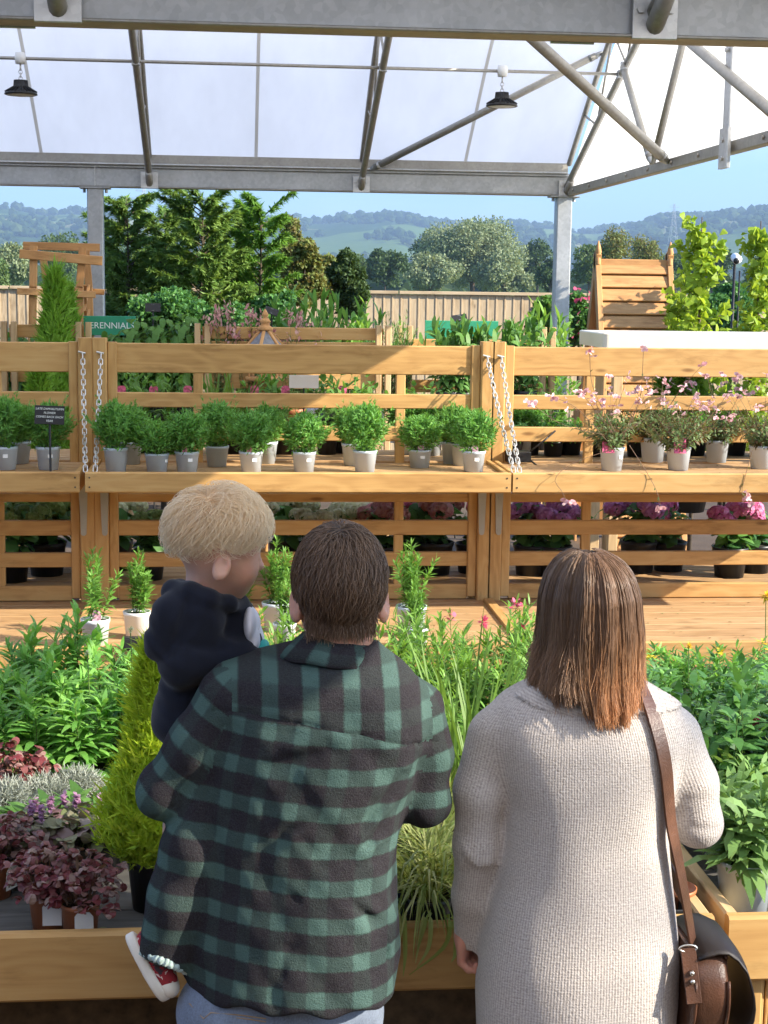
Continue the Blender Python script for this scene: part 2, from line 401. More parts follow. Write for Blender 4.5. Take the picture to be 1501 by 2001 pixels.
roof2, q2 = roof_sheet(YN - .05, -3.0, -4.0, XR, 'canopy_roof', 'white translucent membrane roof over the spot in front of the near grey beam')
M['seam'] = membrane('membrane seam', (.70, .66, .58))
for rf, qq, xs in ((roof, q, (-2.92, -1.37, .18, 1.73)), (roof2, q2, (-1.3, .35, 2.0))):
    mb = MB()
    for x in xs:
        Vv = np.array([[(x - .012, y, z + .031), (x + .012, y, z + .031)] for y, z in qq]).reshape(-1, 3); n = len(qq)
        b = np.arange(n - 1) * 2; mb.add(Vv, np.stack([b, b + 1, b + 3, b + 2], 1))
    mb.build('seam', M['seam'], rf)
def gable(yf, yn, label, posts=True):
    t = thing('gable_wall', label, 'gable wall', (XR, (yf + yn) / 2, ZE))
    q = smoothpts(arch(yf, yn), 60); mb = MB()
    n = len(q); Vv = np.array([[(XR + .05, y, z + .03), (XR + .05, y, ZE + .03)] for y, z in q]).reshape(-1, 3); b = np.arange(n - 1) * 2
    mb.add(Vv, np.stack([b, b + 1, b + 3, b + 2], 1)); mb.build('membrane_panel', M['membrane'], t)
    mb = MB(); mb.board((XR + .03, yf, ZE + .03), (XR + .03, yn, ZE + .03), .06, .06)
    for k in range(14):
        y = yf + (yn - yf) * (k + .5) / 14; mb.tube([(XR - .003, y, ZE + .03), (XR - .012, y, ZE + .03)], .012, 6)
    mb.build('bottom_rail', M['galv_tube'], t)
    ym = (yf + yn) / 2 - .3
    mb = MB(); mb.board((XR - .03, ym, ZE - .07), (XR - .03, ym, ZE + 1.5), .012, .10, (0, 1, 0)); mb.box((XR - .035, ym, ZE + .02), (.02, .14, .2))
    for zz in (-.03, .06, .5): mb.tube([(XR - .04, ym, ZE + zz), (XR - .055, ym, ZE + zz)], .013, 6)
    mb.build('ridge_post', M['galv_bright'], t)
    return t
gable(YF - .02, YN + .05, 'cream sunlit membrane gable closing the right end of the far canopy')
gable(YN - .05, -3.0, 'white membrane gable at the right end of the near canopy')
def truss(x, yf, yn, label, web=True):
    t = thing('roof_truss', label, 'roof truss', (x, (yf + yn) / 2, ZE))
    sg = 1 if yn > yf else -1; h = abs(yf - yn) / 2
    inner = [(yf - sg * .02, ZE - .0), (yf + sg * .01, ZE + .05), (yf + sg * 1.97, ZE + .80), (yf + sg * h * .98, ZE + 1.38)]
    inner2 = [(yn - sg * (a - yf) * sg, z) for a, z in inner][::-1]
    mb = MB(); mb.tube([(x, y, z) for y, z in smoothpts(inner[1:], 14)], .024, 12); mb.build('inner_chord', M['galv_tube'], t, True); mb = MB(); mb.tube([(x, y, z) for y, z in smoothpts(inner2[:-1], 14)], .024, 12); mb.build('inner_chord', M['galv_tube'], t, True)
    q = smoothpts(arch(yf, yn), 50); mb = MB(); mb.tube([(x + .0, y, z + .008) for y, z in q[1:-1]], .021, 10); mb.build('outer_chord', M['galv_tube'], t, True)
    mb = MB(); qa = np.array(q)
    ic = np.array([(yf, ZE + .05), (yf + sg * 1.97, ZE + .8), (yf + sg * h * .98, ZE + 1.38)])
    ys = np.linspace(.08, .5, 9)
    for side in (0, 1):
        prev = None
        for k, s_ in enumerate(ys):
            y = yf + (yn - yf) * (s_ if side == 0 else 1 - s_)
            yy = y if side == 0 else yf + yn - y
            zi = np.interp(abs(yy - yf), np.abs(ic[:, 0] - yf), ic[:, 1]); o_ = np.argsort(qa[:, 0]); zo = np.interp(y, qa[o_, 0], qa[o_, 1])
            cur = (x, y, zi if k % 2 else zo)
            if prev: mb.tube([prev, cur], .0085, 6)
            prev = cur
    mb.build('lacing', M['galv_tube'], t, True)
    for yb, s2 in ((yf, -1), (yn, 1)):
        mb = MB()          # bracket plates on the beam faces with bolts
        mb.box((x, yb + s2 * -.047 * sg * 1 if False else yb + (-.058 if yb > (yf + yn) / 2 else .058), ZE + .055), (.125, .012, .12))
        yp = yb + (-.067 if yb > (yf + yn) / 2 else .067)
        for dx in (-.042, .042): mb.tube([(x + dx, yp + .006, ZE + .075), (x + dx, yp - .008, ZE + .075)], .012, 6)
        mb.build('bracket', M['galv_bright'], t)
    for yb in (yf, yn):
        mb = MB(); i = -1 if yb > (yf + yn) / 2 else 1
        mb.tube([(x, yb + i * .05, ZE + .03), (x, yb + i * .085, ZE + .045), (x, yb + i * .19, ZE + .10)], [.026, .026, .024], 12)
        mb.build('spigot', M['galv_tube'], t, True)
    return t
names = ['fifth roof truss from the right over the benches', 'roof truss far left over the benches', 'roof truss meeting the far beam left of the middle', 'doubled roof truss meeting the far beam right of its middle', 'end roof truss against the cream gable']
for x, l in zip(TR_F, names): truss(x, YF, YN, 'grey galvanised tube ' + l)
for x, l in zip((-2.09, -.46, 1.165, 2.45), ('left out of view', 'bolted to the near beam at its left', 'bolted to the near beam at its right', 'at the right end')):
    truss(x, -3.0, YN, 'near canopy tube truss ' + l)
# beams with gutters
def beam(y, label, x0=-4.0, x1=XR + .06):
    t = thing('eaves_beam', label, 'beam', (x0, y, ZE))
    mb = MB(); mb.box(((x0 + x1) / 2, y, ZE + .075), (x1 - x0, .07, .13)); mb.build('web', M['galv'], t)
    mb = MB(); mb.box(((x0 + x1) / 2, y, ZE + .005), (x1 - x0, .12, .010)); mb.build('lower_flange', M['galv_tube'], t)
    mb = MB(); mb.box(((x0 + x1) / 2, y, ZE + .15), (x1 - x0, .12, .02)); mb.build('upper_flange', M['galv'], t)
    return t
bt = beam(YF, 'far grey steel eaves beam carried by two square columns')
mb = MB(); mb.box(((XR - 4) / 2, YF, ZE + .20), (XR + 4, .16, .075)); mb.build('gutter', M['galv_tube'], bt)
mb = MB(); mb.tube([(-4, YF - .085, ZE + .165), (XR, YF - .085, ZE + .165)], .007, 8); mb.build('conduit', M['galv_bright'], bt)
mb = MB(); mb.box((-.99, YF - .062, ZE + .08), (.008, .008, .14)); mb.build('joint_strip', M['galv_bright'], bt)
bn = beam(YN, 'near grey steel valley beam across the top', -4, XR + .06)
mb = MB(); mb.box(((XR - 4) / 2, YN, ZE + .22), (XR + 4, .30, .10)); mb.build('gutter', M['galv'], bn)
def column(x, y, label, w=.115):
    t = thing('steel_column', label, 'column', (x, y, 0))
    mb = MB(); mb.box((x, y, ZE / 2 - .006), (w, w, ZE - .012), bev=.008); mb.build('shaft', M['galv'], t)
    mb = MB(); mb.box((x, y, ZE - .006), (.22, .15, .011))
    for sx_ in (-.08, .08): mb.tube([(x + sx_, y, ZE - .04), (x + sx_, y, ZE - .012)], .012, 6)
    mb.build('head_plate', M['galv'], t)
    mb = MB(); mb.box((x, y, .008), (.24, .24, .016)); mb.build('base_plate', M['galv'], t)
column(P(188, 500, YF).x, YF, 'square galvanised column left of the conifers, under the far beam')
column(P(1098, 500, YF).x, YF, 'bright square galvanised column in front of the fence, at the right end of the far beam')
column(XR, YN, 'square steel column of the near beam beyond the right edge'); column(-3.9, YN, 'square steel column of the near beam beyond the left edge')
# braces
def brace(p, q, label, r=.025):
    p, q = A(*p), A(*q); t = thing('brace_tube', label, 'brace', p)
    d = (q - p) / np.linalg.norm(q - p)
    mb = MB(); mb.tube([p + d * .05, q - d * .05], r, 12); mb.build('tube', M['galv_tube'], t, True)
    mb = MB(); mb.tube([p, p + d * .10], [r * .55, r * 1.12], 10); mb.build('end_fitting', M['galv'], t, True); mb = MB(); mb.tube([q - d * .10, q], [r * 1.12, r * .55], 10); mb.build('end_fitting', M['galv'], t, True)
brace(P(722, 332, 11.93), P(1178, 101, 10.86), 'long grey tube sloping across the white roof behind the right lamp', .026)
brace(P(1305, 316, 9.15), P(1000, 38, 7.9), 'knee brace tube dropping from roof to the gable rail, crossing the end truss', .03)
pE = P(1501, 216, 7.43); brace((XR - .05, 9.1, ZE + .81), (XR - .05, 6.9, ZE + .0), 'tube sloping down right across the cream gable to the frame edge', .028)
brace((XR - .03, 9.40, ZE + .05), (XR - .03, 10.22, ZE + .74), 'left tube of the V in the cream gable', .022)
brace((XR - .03, 9.36, ZE + .05), P(1345, 40, 8.75), 'right tube of the V in the cream gable', .022)
# light bar and lamps
YB, ZB = 10.35, 3.575
lb = thing('light_rail', 'thin conduit rail running across below the white roof', 'rail', (-4, YB, ZB))
mb = MB(); mb.tube([(-4, YB, ZB), (XR - .02, YB, ZB)], .0105, 8); mb.build('pipe', M['galv_tube'], lb, True)
for x in TR_F: mb = MB(); mb.box((x, YB, ZB), (.05, .05, .05)); mb.build('clip', M['galv'], lb)
def lamp(x, label):
    t = thing('high_bay_lamp', label, 'lamp', (x, YB, ZB - .2), group='lamps hung from the light rail')
    z = ZB - .185; c = (x, YB, 0)
    mb = MB(); mb.lathe([(.016, z + .055), (.038, z + .052), (.044, z + .026), (.047, z + .0), (.078, z - .014), (.100, z - .025), (.102, z - .036), (.093, z - .039)], c, 40)
    mb.lathe([(.093, z - .039), (.086, z - .036)], c, 40); mb.build('housing', M['pot_black'], t, True)
    mb = MB()
    for k in range(24):
        a = k / 24 * 2 * math.pi; ca, sa = math.cos(a), math.sin(a)
        mb.board((x + ca * .046, YB + sa * .046, z + .008), (x + ca * .097, YB + sa * .097, z - .023), .003, .016)
        mb.board((x + ca * .041, YB + sa * .041, z + .003), (x + ca * .036, YB + sa * .036, z + .052), .004, .014, (ca, sa, 0))
    mb.build('cooling_fins', M['pot_black'], t)
    mb = MB(); mb.lathe([(.0, z - .044), (.05, z - .044), (.088, z - .037)], c, 40); mb.build('lens', M['white'], t, True)
    mb = MB(); mb.lathe([(0, ZB - .036), (.03, ZB - .034), (.036, ZB), (.03, ZB + .034), (0, ZB + .036)], c, 20); mb.build('junction_box', M['white'], t, True)
    mb = MB(); mb.tube([(x, YB, ZB - .03), (x, YB, ZB - .075)], .006, 6)
    for k in range(3):
        zz = ZB - .082 - k * .02; a = np.arange(13) / 12 * 2 * math.pi
        mb.tube([(x + (math.sin(q) * .011 if k % 2 == 0 else 0), YB + (0 if k % 2 == 0 else math.sin(q) * .011), zz + math.cos(q) * .014) for q in a], .003, 6, False)
    mb.build('hook', M['galv_bright'], t, True)
lamp(P(40, 122, YB).x, 'black round lamp with ribbed housing near the left edge, hung from the light rail')
lamp(P(982, 146, YB).x, 'black round lamp with ribbed housing at right, hung in front of the sloping brace')
# ------------------------------------------------------------------ display benches (staging)
YS, YP, YL = 7.45, 8.10, 7.0        # front of the hanging shelf, post plane, front of the lower deck
ZS, ZL = 1.322, .595
def chain_mesh(mb, p, q, n):
    p, q = A(*p), A(*q); d = q - p; L = np.linalg.norm(d); d /= L; s = np.cross(d, A(0, 1, 0)); s /= np.linalg.norm(s); u = np.cross(s, d)
    pit = L / n; a = np.linspace(0, 2 * math.pi, 15)
    for k in range(n):
        sag = -.02 * math.sin(math.pi * (k + .5) / n)
        c = p + d * pit * (k + .5) + A(0, 0, sag); w = s if k % 2 else u
        w = nrm(w + rng.normal(0, .18, 3)); w = nrm(w - d * np.dot(w, d))
        pts = [c + d * (pit * .36 * (1 if math.cos(t) > 0 else -1) + math.cos(t) * .0105) + w * math.sin(t) * .0095 for t in a]
        mb.tube(pts, .0029, 6, False)
def display_bench(x0, x1, label, left_post=True, right_post=True):
    t = thing('display_bench', label, 'display bench', ((x0 + x1) / 2, YP, 0), group='timber display benches in a row')
    Wd = M['wood']
    def part(n, mb, mat=Wd): return mb.build(n, mat, t)
    # posts on the ground
    for on, xa, xs, sg in ((left_post, x0 + .022, x0 + .095, 1), (right_post, x1 - .022, x1 - .095, -1)):
        xp = xa + sg * .0
        if not on: continue
        mb = MB(); mb.board((xp, YP, 0), (xp, YP, 1.925), .074, .07, (0, 1, 0), .007); part('post', mb)
        mb = MB(); xq = xp + sg * .0612; mb.board((xq, YP + .01, ZL + .004), (xq, YP + .01, 1.905), .046, .05, (0, 1, 0)); part('side_stile', mb)
        # tapered strap under the shelf
        mb = MB(); xb = xp + sg * .018
        for za, zb, wa, wb in ((.94, 1.20, .028, .046),):
            Vv = []
            for yy in (YP - .037, YP - .042):
                for z, w in ((za, wa), (zb, wb)): Vv += [(xb - w / 2, yy, z), (xb + w / 2, yy, z)]
            mb.add(Vv, [(4, 5, 7, 6), (0, 2, 3, 1), (0, 4, 6, 2), (1, 3, 7, 5), (0, 1, 5, 4), (2, 6, 7, 3)])
            a = np.linspace(math.pi, 2 * math.pi, 9); mb.tube([(xb, YP - .0425, za), (xb, YP - .0365, za)], .014, 14)
        for z in (.95, 1.03, 1.12): mb.tube([(xb, YP - .0425, z), (xb, YP - .047, z)], .005, 6)
        part('strap', mb, M['strap'])
        if on:
            mb = MB(); p = (xp + sg * .01, YP - .05, 1.845); q = (xp + sg * (.02 if sg > 0 else -.045), YS + .06, ZS + .0)
            chain_mesh(mb, p, q, 24); mb.tube([(p[0], YP - .036, p[2] + .004), (p[0], YP - .055, p[2] + .004)], .006, 8)
            mb.tube([(p[0] - .022, YP - .05, p[2] + .012), (p[0] + .014, YP - .052, p[2] + .004)], .005, 8)
            part('chain', mb, M['galv_bright'])
    xl, xr = x0 + .107, x1 - .107
    yr = YP + .015
    for za, zb in ((1.752, 1.900), (1.578, 1.652), (1.410, 1.486), (1.094, 1.138), (.921, .998), (.757, .831)):
        mb = MB(); mb.board((xl, yr, (za + zb) / 2), (xr, yr, (za + zb) / 2), .034, zb - za); part('rail', mb)
    mb = MB(); mb.board((xl, yr - .004, .622), (xr, yr - .004, .622), .034, .078); part('kick_board', mb)
    for f in (.215, .755):
        xm = x0 + (x1 - x0) * f + .1 * (1 - f)
        for za, zb in ((1.652, 1.752), (1.486, 1.578), (1.2, 1.41), (.998, 1.094), (.831, .921), (.661, .757)):
            mb = MB(); mb.board((xm, yr + .004, za), (xm, yr + .004, zb), .048, .036, (0, 1, 0)); part('mid_stile', mb)
    # hanging shelf
    mb = MB(); mb.board((x0, YS + .015, ZS - .048), (x1, YS + .015, ZS - .048), .03, .097, bev=.006); part('shelf_front', mb)
    for x in (x0 + .02, x1 - .02):
        for z in (ZS - .025, ZS - .07): mb = MB(); mb.tube([(x, YS + .001, z), (x, YS - .0015, z)], .0045, 8); part('screw', mb, M['screw'])
    for x in (x0 + .014, x1 - .014):
        mb = MB(); mb.board((x, YS + .031, ZS - .05), (x, YP - .05, ZS - .05), .028, .093); part('shelf_side', mb)
    mb = MB(); n = 5; w = (YP - .05 - YS - .035) / n
    for k in range(n):
        y = YS + .035 + w * (k + .5); mb.board((x0 + .03, y, ZS - .030), (x1 - .03, y, ZS - .030), w - .007, .024)
    part('shelf_deck', mb, M['wood_deck'])
    # lower deck
    mb = MB(); mb.board((x0 - .012, YL + .015, ZL - .063), (x1 + .006, YL + .015, ZL - .063), .03, .124, bev=.006); part('bench_front', mb)
    for x in (x0 + .003, x1 - .01):
        mb = MB(); mb.board((x, YL + .031, ZL - .045), (x, YP - .05, ZL - .045), .03, .088); part('bench_side', mb)
    mb = MB(); n = 8; w = (YP + .045 - YL - .035) / n
    for k in range(n):
        y = YL + .035 + w * (k + .5); mb.board((x0 + .02, y, ZL - .028), (x1 - .027, y, ZL - .028), w - .006, .024)
    part('bench_deck', mb, M['wood_deck'])
    for x in (x0 + .06, x1 - .06):
        mb = MB(); mb.board((x, YL + .08, 0), (x, YL + .08, ZL - .126), .07, .07, (0, 1, 0)); part('leg', mb)
    # rear decks
    mb = MB(); n = 9; w = 1.1 / n
    for k in range(n):
        y = YP + .06 + w * (k + .5); mb.board((x0 + .02, y, ZL - .004), (x1 - .02, y, ZL - .004), w - .012, .024)
    part('rear_deck', mb, M['wood_deck'])
    mb = MB(); n = 5; w = .55 / n
    for k in range(n):
        y = YP + .05 + w * (k + .5); mb.board((x0 + .02, y, ZS - .03), (x1 - .02, y, ZS - .03), w - .008, .022)
    part('rear_shelf', mb, M['wood_deck'])
    for x in (x0 + .1, x1 - .1):
        mb = MB(); mb.board((x, YP + 1.12, 0), (x, YP + 1.12, ZL - .02), .07, .07, (0, 1, 0)); part('leg', mb)
    return t
M['skirt'] = plain('dirty brown boarding', (.115, .07, .035), .9, var=.4, nscale=30)
M['screw'] = plain('dull screw heads', (.10, .08, .06), .5, .6)
M['strap'] = plain('grey zinc strap', (.42, .41, .36), .5, .3, var=.08)
display_bench(-2.705, -.706, 'timber display bench at the left edge with a hanging shelf on chains')
display_bench(-.680, 1.334, 'middle timber display bench, its shelf holding nine bushy grey pots')
display_bench(1.343, 3.36, 'right timber display bench, its shelf holding pink wand flowers')
# ------------------------------------------------------------------ low trough benches in front
ZB0 = .853
def trough(x0, x1, y0, y1, label, legs=((.05, 1), (.95, 1))):
    t = thing('trough_bench', label, 'plant bench', ((x0 + x1) / 2, y0, 0), group='low timber plant benches')
    def part(n, mb, mat=M['wood']): return mb.build(n, mat, t)
    for y, nm in ((y0 + .016, 'front_board'), (y1 - .016, 'back_board')):
        mb = MB(); mb.board((x0, y, ZB0 - .075), (x1, y, ZB0 - .075), .032, .15, bev=.007); part(nm, mb)
    for x in (x0 + .015, x1 - .015):
        mb = MB(); mb.board((x, y0 + .033, ZB0 - .075), (x, y1 - .033, ZB0 - .075), .03, .146, bev=.005); part('side_board', mb, M['wood_pale'])
    mb = MB(); n = 7; w = (y1 - y0 - .066) / n
    for k in range(n):
        y = y0 + .033 + w * (k + .5); mb.board((x0 + .032, y, ZB0 - .075), (x1 - .032, y, ZB0 - .075), w - .005, .022)
    part('deck', mb, M['wood_grey'])
    for x in (x0 + .06, x1 - .06):
        for y in (y0 + .07, y1 - .07):
            mb = MB(); mb.board((x, y, 0), (x, y, ZB0 - .152), .07, .07, (0, 1, 0)); part('leg', mb)
    mb = MB(); mb.box(((x0 + x1) / 2, y0 + .40, (ZB0 - .17) / 2 + .005), (x1 - x0 - .16, .02, ZB0 - .18)); part('skirt_panel', mb, M['skirt'])
    # ribbed skirt boards beside the front legs
    mb = MB()
    for k in range(11): mb.board((x0 + .10 + k * .011, y0 + .06, .02), (x0 + .10 + k * .011, y0 + .06, ZB0 - .153), .008, .02, (0, 1, 0), .002)
    part('ribbed_board', mb)
    return t
trough(-.985, 1.045, 3.20, 4.13, 'front plant bench the couple lean over')
trough(1.077, 3.10, 3.20, 4.13, 'plant bench at the lower right corner, behind the shoulder bag')
trough(-3.02, -1.0, 3.20, 4.13, 'front plant bench beyond the left edge')
trough(-.985, 1.045, 4.16, 5.10, 'plant bench behind the first one, with leafy green perennials')
trough(1.077, 3.10, 4.16, 5.10, 'plant bench under the dark green flowering mass at right')
trough(-3.02, -1.0, 4.16, 5.10, 'second row plant bench beyond the left edge')
# dark cross wall of the bench's undercroft: concrete block plinth far under the bench
# ------------------------------------------------------------------ fence
def fence():
    t = thing('board_fence', 'long pale brown upright board fence behind the plants with a capping rail', 'fence', (0, 20, 0))
    mb = MB(); x = -7.5
    while x < 12:
        if not (False):
            mb.board((x, 20.0, .05), (x, 20.0, 2.10), .095, .022, (0, 1, 0), .003)
            mb.board((x + .053, 19.992, .05), (x + .053, 19.990, 2.10), .022, .018, (0, 1, 0), .003)
        x += .11
    mb.build('boards', M['wood_fence'], t)
    mb = MB(); x = -7.5
    while x < 12: mb.board((x, 19.99, 2.125), (x + 2.38, 19.99, 2.125), .09, .04); x += 2.4
    mb.build('capping_rail', M['wood_fence'], t)
    x = -7.5
    while x < 12:
        mb = MB(); mb.board((x - .06, 20.05, 0), (x - .06, 20.05, 2.0), .1, .1, (0, 1, 0)); mb.build('post', M['wood_fence'], t); x += 2.4
fence()
# ------------------------------------------------------------------ garden furniture behind the benches
def text_mesh(s, size, name, mat, parent, loc, rot, depth=.0006, align='CENTER', spacing=1.0, shear=0.):
    cu = bpy.data.curves.new(name, 'FONT'); cu.body = s; cu.size = size; cu.align_x = align; cu.align_y = 'CENTER'; cu.extrude = depth
    cu.space_character = spacing; cu.shear = shear; cu.resolution_u = 3
    tmp = bpy.data.objects.new('tmp', cu); C.objects.link(tmp)
    me = bpy.data.meshes.new_from_object(tmp.evaluated_get(bpy.context.evaluated_depsgraph_get()))
    bpy.data.objects.remove(tmp); bpy.data.curves.remove(cu)
    me.transform(Matrix.Translation(loc) @ Euler(rot).to_matrix().to_4x4())
    return link(name, me, mat, parent)
def arch_arbour():
    Y = 11.0; c = P(110, 560, Y)
    t = thing('garden_arch', 'wooden pergola garden arch with curved legs behind the left bench', 'garden arch', (c.x, Y, 0))
    Wd = M['wood_arbour']
    def B(n, px0, py0, px1, py1, y, w, h):
        a, b = P(px0, py0, y), P(px1, py1, y); mb = MB(); mb.board(a, b, w, h); mb.build(n, Wd, t)
    B('top_bar', 39, 496, 200, 510, Y, .045, .062); B('top_bar', 46, 480, 195, 484, Y + .42, .045, .055)
    B('cross_bar', 34, 569, 187, 576, Y - .02, .045, .045); B('cross_bar', 120, 565, 204, 571, Y + .44, .04, .04)
    for pts, y in (([(66, 480), (65, 560), (63, 650), (58, 760), (54, 860)], Y + .03), ([(162, 484), (156, 560), (157, 650), (158, 760), (158, 870)], Y + .03),
                   ([(84, 500), (93, 560), (96, 700), (97, 860)], Y + .39), ([(168, 490), (174, 560), (177, 660), (179, 760), (180, 860)], Y + .39)):
        p = [P(a, b, y) for a, b in pts]; mb = MB()
        for a, b in zip(p, p[1:]): mb.board(a, b + (b - a).normalized() * .006, .05, .045, (0, 1, 0))
        a = p[-1]; mb.board(a, (a.x, y, 0), .05, .045, (0, 1, 0)); mb.build('leg', Wd, t)
    mb = MB()
    for k in range(7):
        z0 = .9 + k * .17
        for sg in (1, -1):
            pa = P(158, 700, Y); mb.board((pa.x + .005, Y + (.06 if sg > 0 else .36), z0), (pa.x + .03 , Y + (.36 if sg > 0 else .06), z0 + .26), .012, .018, (1, 0, 0), .002)
    mb.build('lattice', Wd, t)
    mb = MB(); 
    for k in range(5):
        mb.board(P(120 + k * 9, 620, Y + .43), P(135 + k * 9, 680, Y + .43), .012, .02, (0, 1, 0), .002); mb.board(P(160 - k * 9, 622, Y + .44), P(145 - k * 9, 682, Y + .44), .012, .02, (0, 1, 0), .002)
    mb.build('trellis', Wd, t)
    mb = MB(); mb.board(P(118, 626, Y + .41), P(175, 628, Y + .41), .03, .04); mb.build('cross_bar', Wd, t)
arch_arbour()
def shelter():
    t = thing('apex_shelter', 'orange timber apex shelter with a slatted sloping roof and pointed finials', 'garden shelter', P(1240, 650, 12.7).xy[:] + (0,))
    Wd = M['wood_arbour']
    YR, YB2 = 12.95, 12.15
    zt = P(1240, 513, YR).z; zb = .02
    xl, xr = P(1172, 520, YR).x, P(1302, 520, YR).x
    xbl, xbr = xl + .02, xr + .02
    def pt(x, f, off=0.): y = YR + (YB2 - YR) * f; return A(x, y - off, zt + (zb - zt) * f)
    N = nrm(A(0, -(zt - zb), (YR - YB2)))
    n = 22
    for sgn, nm in ((1, 'roof_slats'), (-1, 'rear_slats')):
        mb = MB()
        for k in range(n):
            f = (k + .5) / n; a, b = pt(xl, f), pt(xr, f)
            if sgn < 0: a[1] = 2 * YR - a[1]; b[1] = 2 * YR - b[1]
            nn = N * A(1, sgn, 1); lap = nrm(nn + A(0, 0, .16))
            mb.board(a + lap * .012, b + lap * .012, (zt - zb) / n * .95, .017, lap)
        mb.build(nm, Wd, t)
        mb = MB(); a, b = [np.array([pt(x, f, -.02) for x in (xl, xr)]) for f in (.02, .98)]
        if sgn < 0: a[:, 1] = 2 * YR - a[:, 1]; b[:, 1] = 2 * YR - b[:, 1]
        mb.add(np.vstack([a, b]), [(0, 1, 3, 2)]); mb.build('backing', M['wood_arbour'], t)
    for x in (xl - .022, xr + .022):
        for sgn in (1, -1):
            a, b = pt(x, -.03), pt(x, 1)
            if sgn < 0: a[1] = 2 * YR - a[1] + .002; b[1] = 2 * YR - b[1]
            mb = MB(); mb.board(a, b, .075, .045, (1, 0, 0)); mb.build('barge_board', Wd, t)
        mb = MB(); z0 = zt - .02
        mb.lathe([(.024, z0), (.026, z0 + .05), (.016, z0 + .07), (.028, z0 + .1), (.02, z0 + .14), (.004, z0 + .19), (0, z0 + .192)], (x, YR - .03, 0), 10); mb.build('finial', Wd, t, True)
    mb = MB(); mb.board((xl, YR, zt), (xr, YR, zt), .05, .05); mb.build('ridge_cap', Wd, t)
    for y in (YB2 + .12, 2 * YR - YB2 - .12):
        mb = MB()
        for k in range(5): mb.board((xl - .02, y + (k - 2) * .07, .02), (xl - .02, y + (k - 2) * .07, 1.0 + .1 * (k if y < YR else 4 - k)), .06, .02, (1, 0, 0))
        mb.build('side_panel', Wd, t)
shelter()
def bird_table():
    Y = 9.75; c = P(518, 670, Y); t = thing('bird_table', 'hexagonal wooden bird table roof with grey panels and a turned finial', 'bird table', (c.x, Y, 0))
    zt, zb, r = P(518, 640, Y).z, P(518, 682, Y).z, .135; x = c.x
    mb = MB(); F = []; Vv = [(x, Y, zt + .01)]
    for k in range(6): a = k * math.pi / 3 + .26; Vv.append((x + r * math.cos(a), Y + r * math.sin(a), zb))
    mb.add(Vv, [(0, 1 + k, 1 + (k + 1) % 6) for k in range(6)], np.zeros((6, 3, 2))); mb.build('roof_panel', M['slate'], t)
    for k in range(6):
        mb = MB(); mb.board(A(x, Y, zt + .012), A(*Vv[1 + k]) + A(0, 0, -.004), .02, .016); mb.build('roof_rib', M['wood_arbour'], t)
    z = zt - .005; mb = MB(); mb.lathe([(.045, z - .01), (.05, z + .005), (.03, z + .015), (.024, z + .03), (.036, z + .04), (.026, z + .055), (.012, z + .065), (.022, z + .078), (.016, z + .095), (.004, z + .115), (0, z + .118)], (x, Y, 0), 14); mb.build('finial', M['wood_arbour'], t, True)
    mb = MB(); mb.lathe([(.022, 0), (.022, zb - .2), (.12, zb - .19), (.12, zb - .17), (.0, zb - .165)], (x, Y, 0), 12); mb.build('post', M['wood_arbour'], t, True)
    for k in range(6):
        a = k * math.pi / 3 + .26; mb = MB(); mb.board((x + .1 * math.cos(a), Y + .1 * math.sin(a), zb - .17), (x + .115 * math.cos(a), Y + .115 * math.sin(a), zb + .02), .014, .014, (1, 0, 0)); mb.build('pillar', M['wood_arbour'], t)
M['slate'] = plain('grey felt', (.20, .20, .21), .7, var=.3, nscale=40)
bird_table()
def sign_board(p0, p1, Y, text, label, nudge=0):
    a, b = P(*p0, Y), P(*p1, Y); c = (a + b) / 2
    t = thing('name_board', label, 'sign', (c.x, Y, 0))
    w, h = b.x - a.x, a.z - b.z
    mb = MB(); mb.box((c.x, Y, c.z), (w, .012, h)); mb.build('panel', M['green_sign'], t)
    for dx in (-w * .35, w * .35):
        mb = MB(); mb.board((c.x + dx, Y + .03, 0), (c.x + dx, Y + .03, c.z + h * .3), .03, .03, (0, 1, 0)); mb.build('stake', M['wood_pale'], t)
    if text: text_mesh(text, h * .46, 'lettering', M['sign_ink'], t, (c.x, Y - .008, c.z + .0), (R(90), 0, 0))
sign_board((163, 617), (266, 656), 10.6, 'PERENNIALS', 'green name board lettered PERENNIALS beside the garden arch')
sign_board((831, 626), (973, 664), 10.6, None, 'blank green board in front of the fence, behind broad leaves')
def stake_label(px, py, Y, w, h, tilt, label, lines=None, base=0., ry=0.):
    p = P(px, py, Y); t = thing('plant_label', label, 'plant label', (p.x, Y, base), group=None)
    mb = MB(); ca, sa = math.cos(ry), math.sin(ry); rot = Matrix.Rotation(ry, 3, 'Y') @ Matrix.Rotation(tilt, 3, 'X')
    mb.box((p.x, Y, p.z), (w, .004, h), [list(r) for r in rot]); mb.build('card', M['black_sign'], t)
    mb = MB(); mb.tube([(p.x, Y + .004, base), (p.x, Y + .004, p.z)], .006, 6); mb.build('stake', M['black_sign'], t)
    if lines:
        for k, s in enumerate(lines):
            off = rot @ Vector((0, -.0035, h * (.32 - k * .64 / max(1, len(lines) - 1)))) if len(lines) > 1 else rot @ Vector((0, -.0035, 0))
            text_mesh(s, h * .16, 'handwriting', M['sign_ink'], t, p + off, (R(90) + tilt, ry, 0), .0004, shear=.15)
    return t
stake_label(299, 601, 10.1, .095, .055, R(-12), 'black label card standing above the dark leaves left of the conifers', ['- - - -', '-- ---'], .6)
stake_label(531, 608, 10.0, .085, .05, R(-35), 'black tilted label card beside the bird table finial', ['--- --', '- ---'], .6, R(18))
stake_label(898, 621, 10.0, .095, .05, R(-38), 'black tilted label card in front of the blank green board', ['-- ----', '--- --'], .6, R(-8))
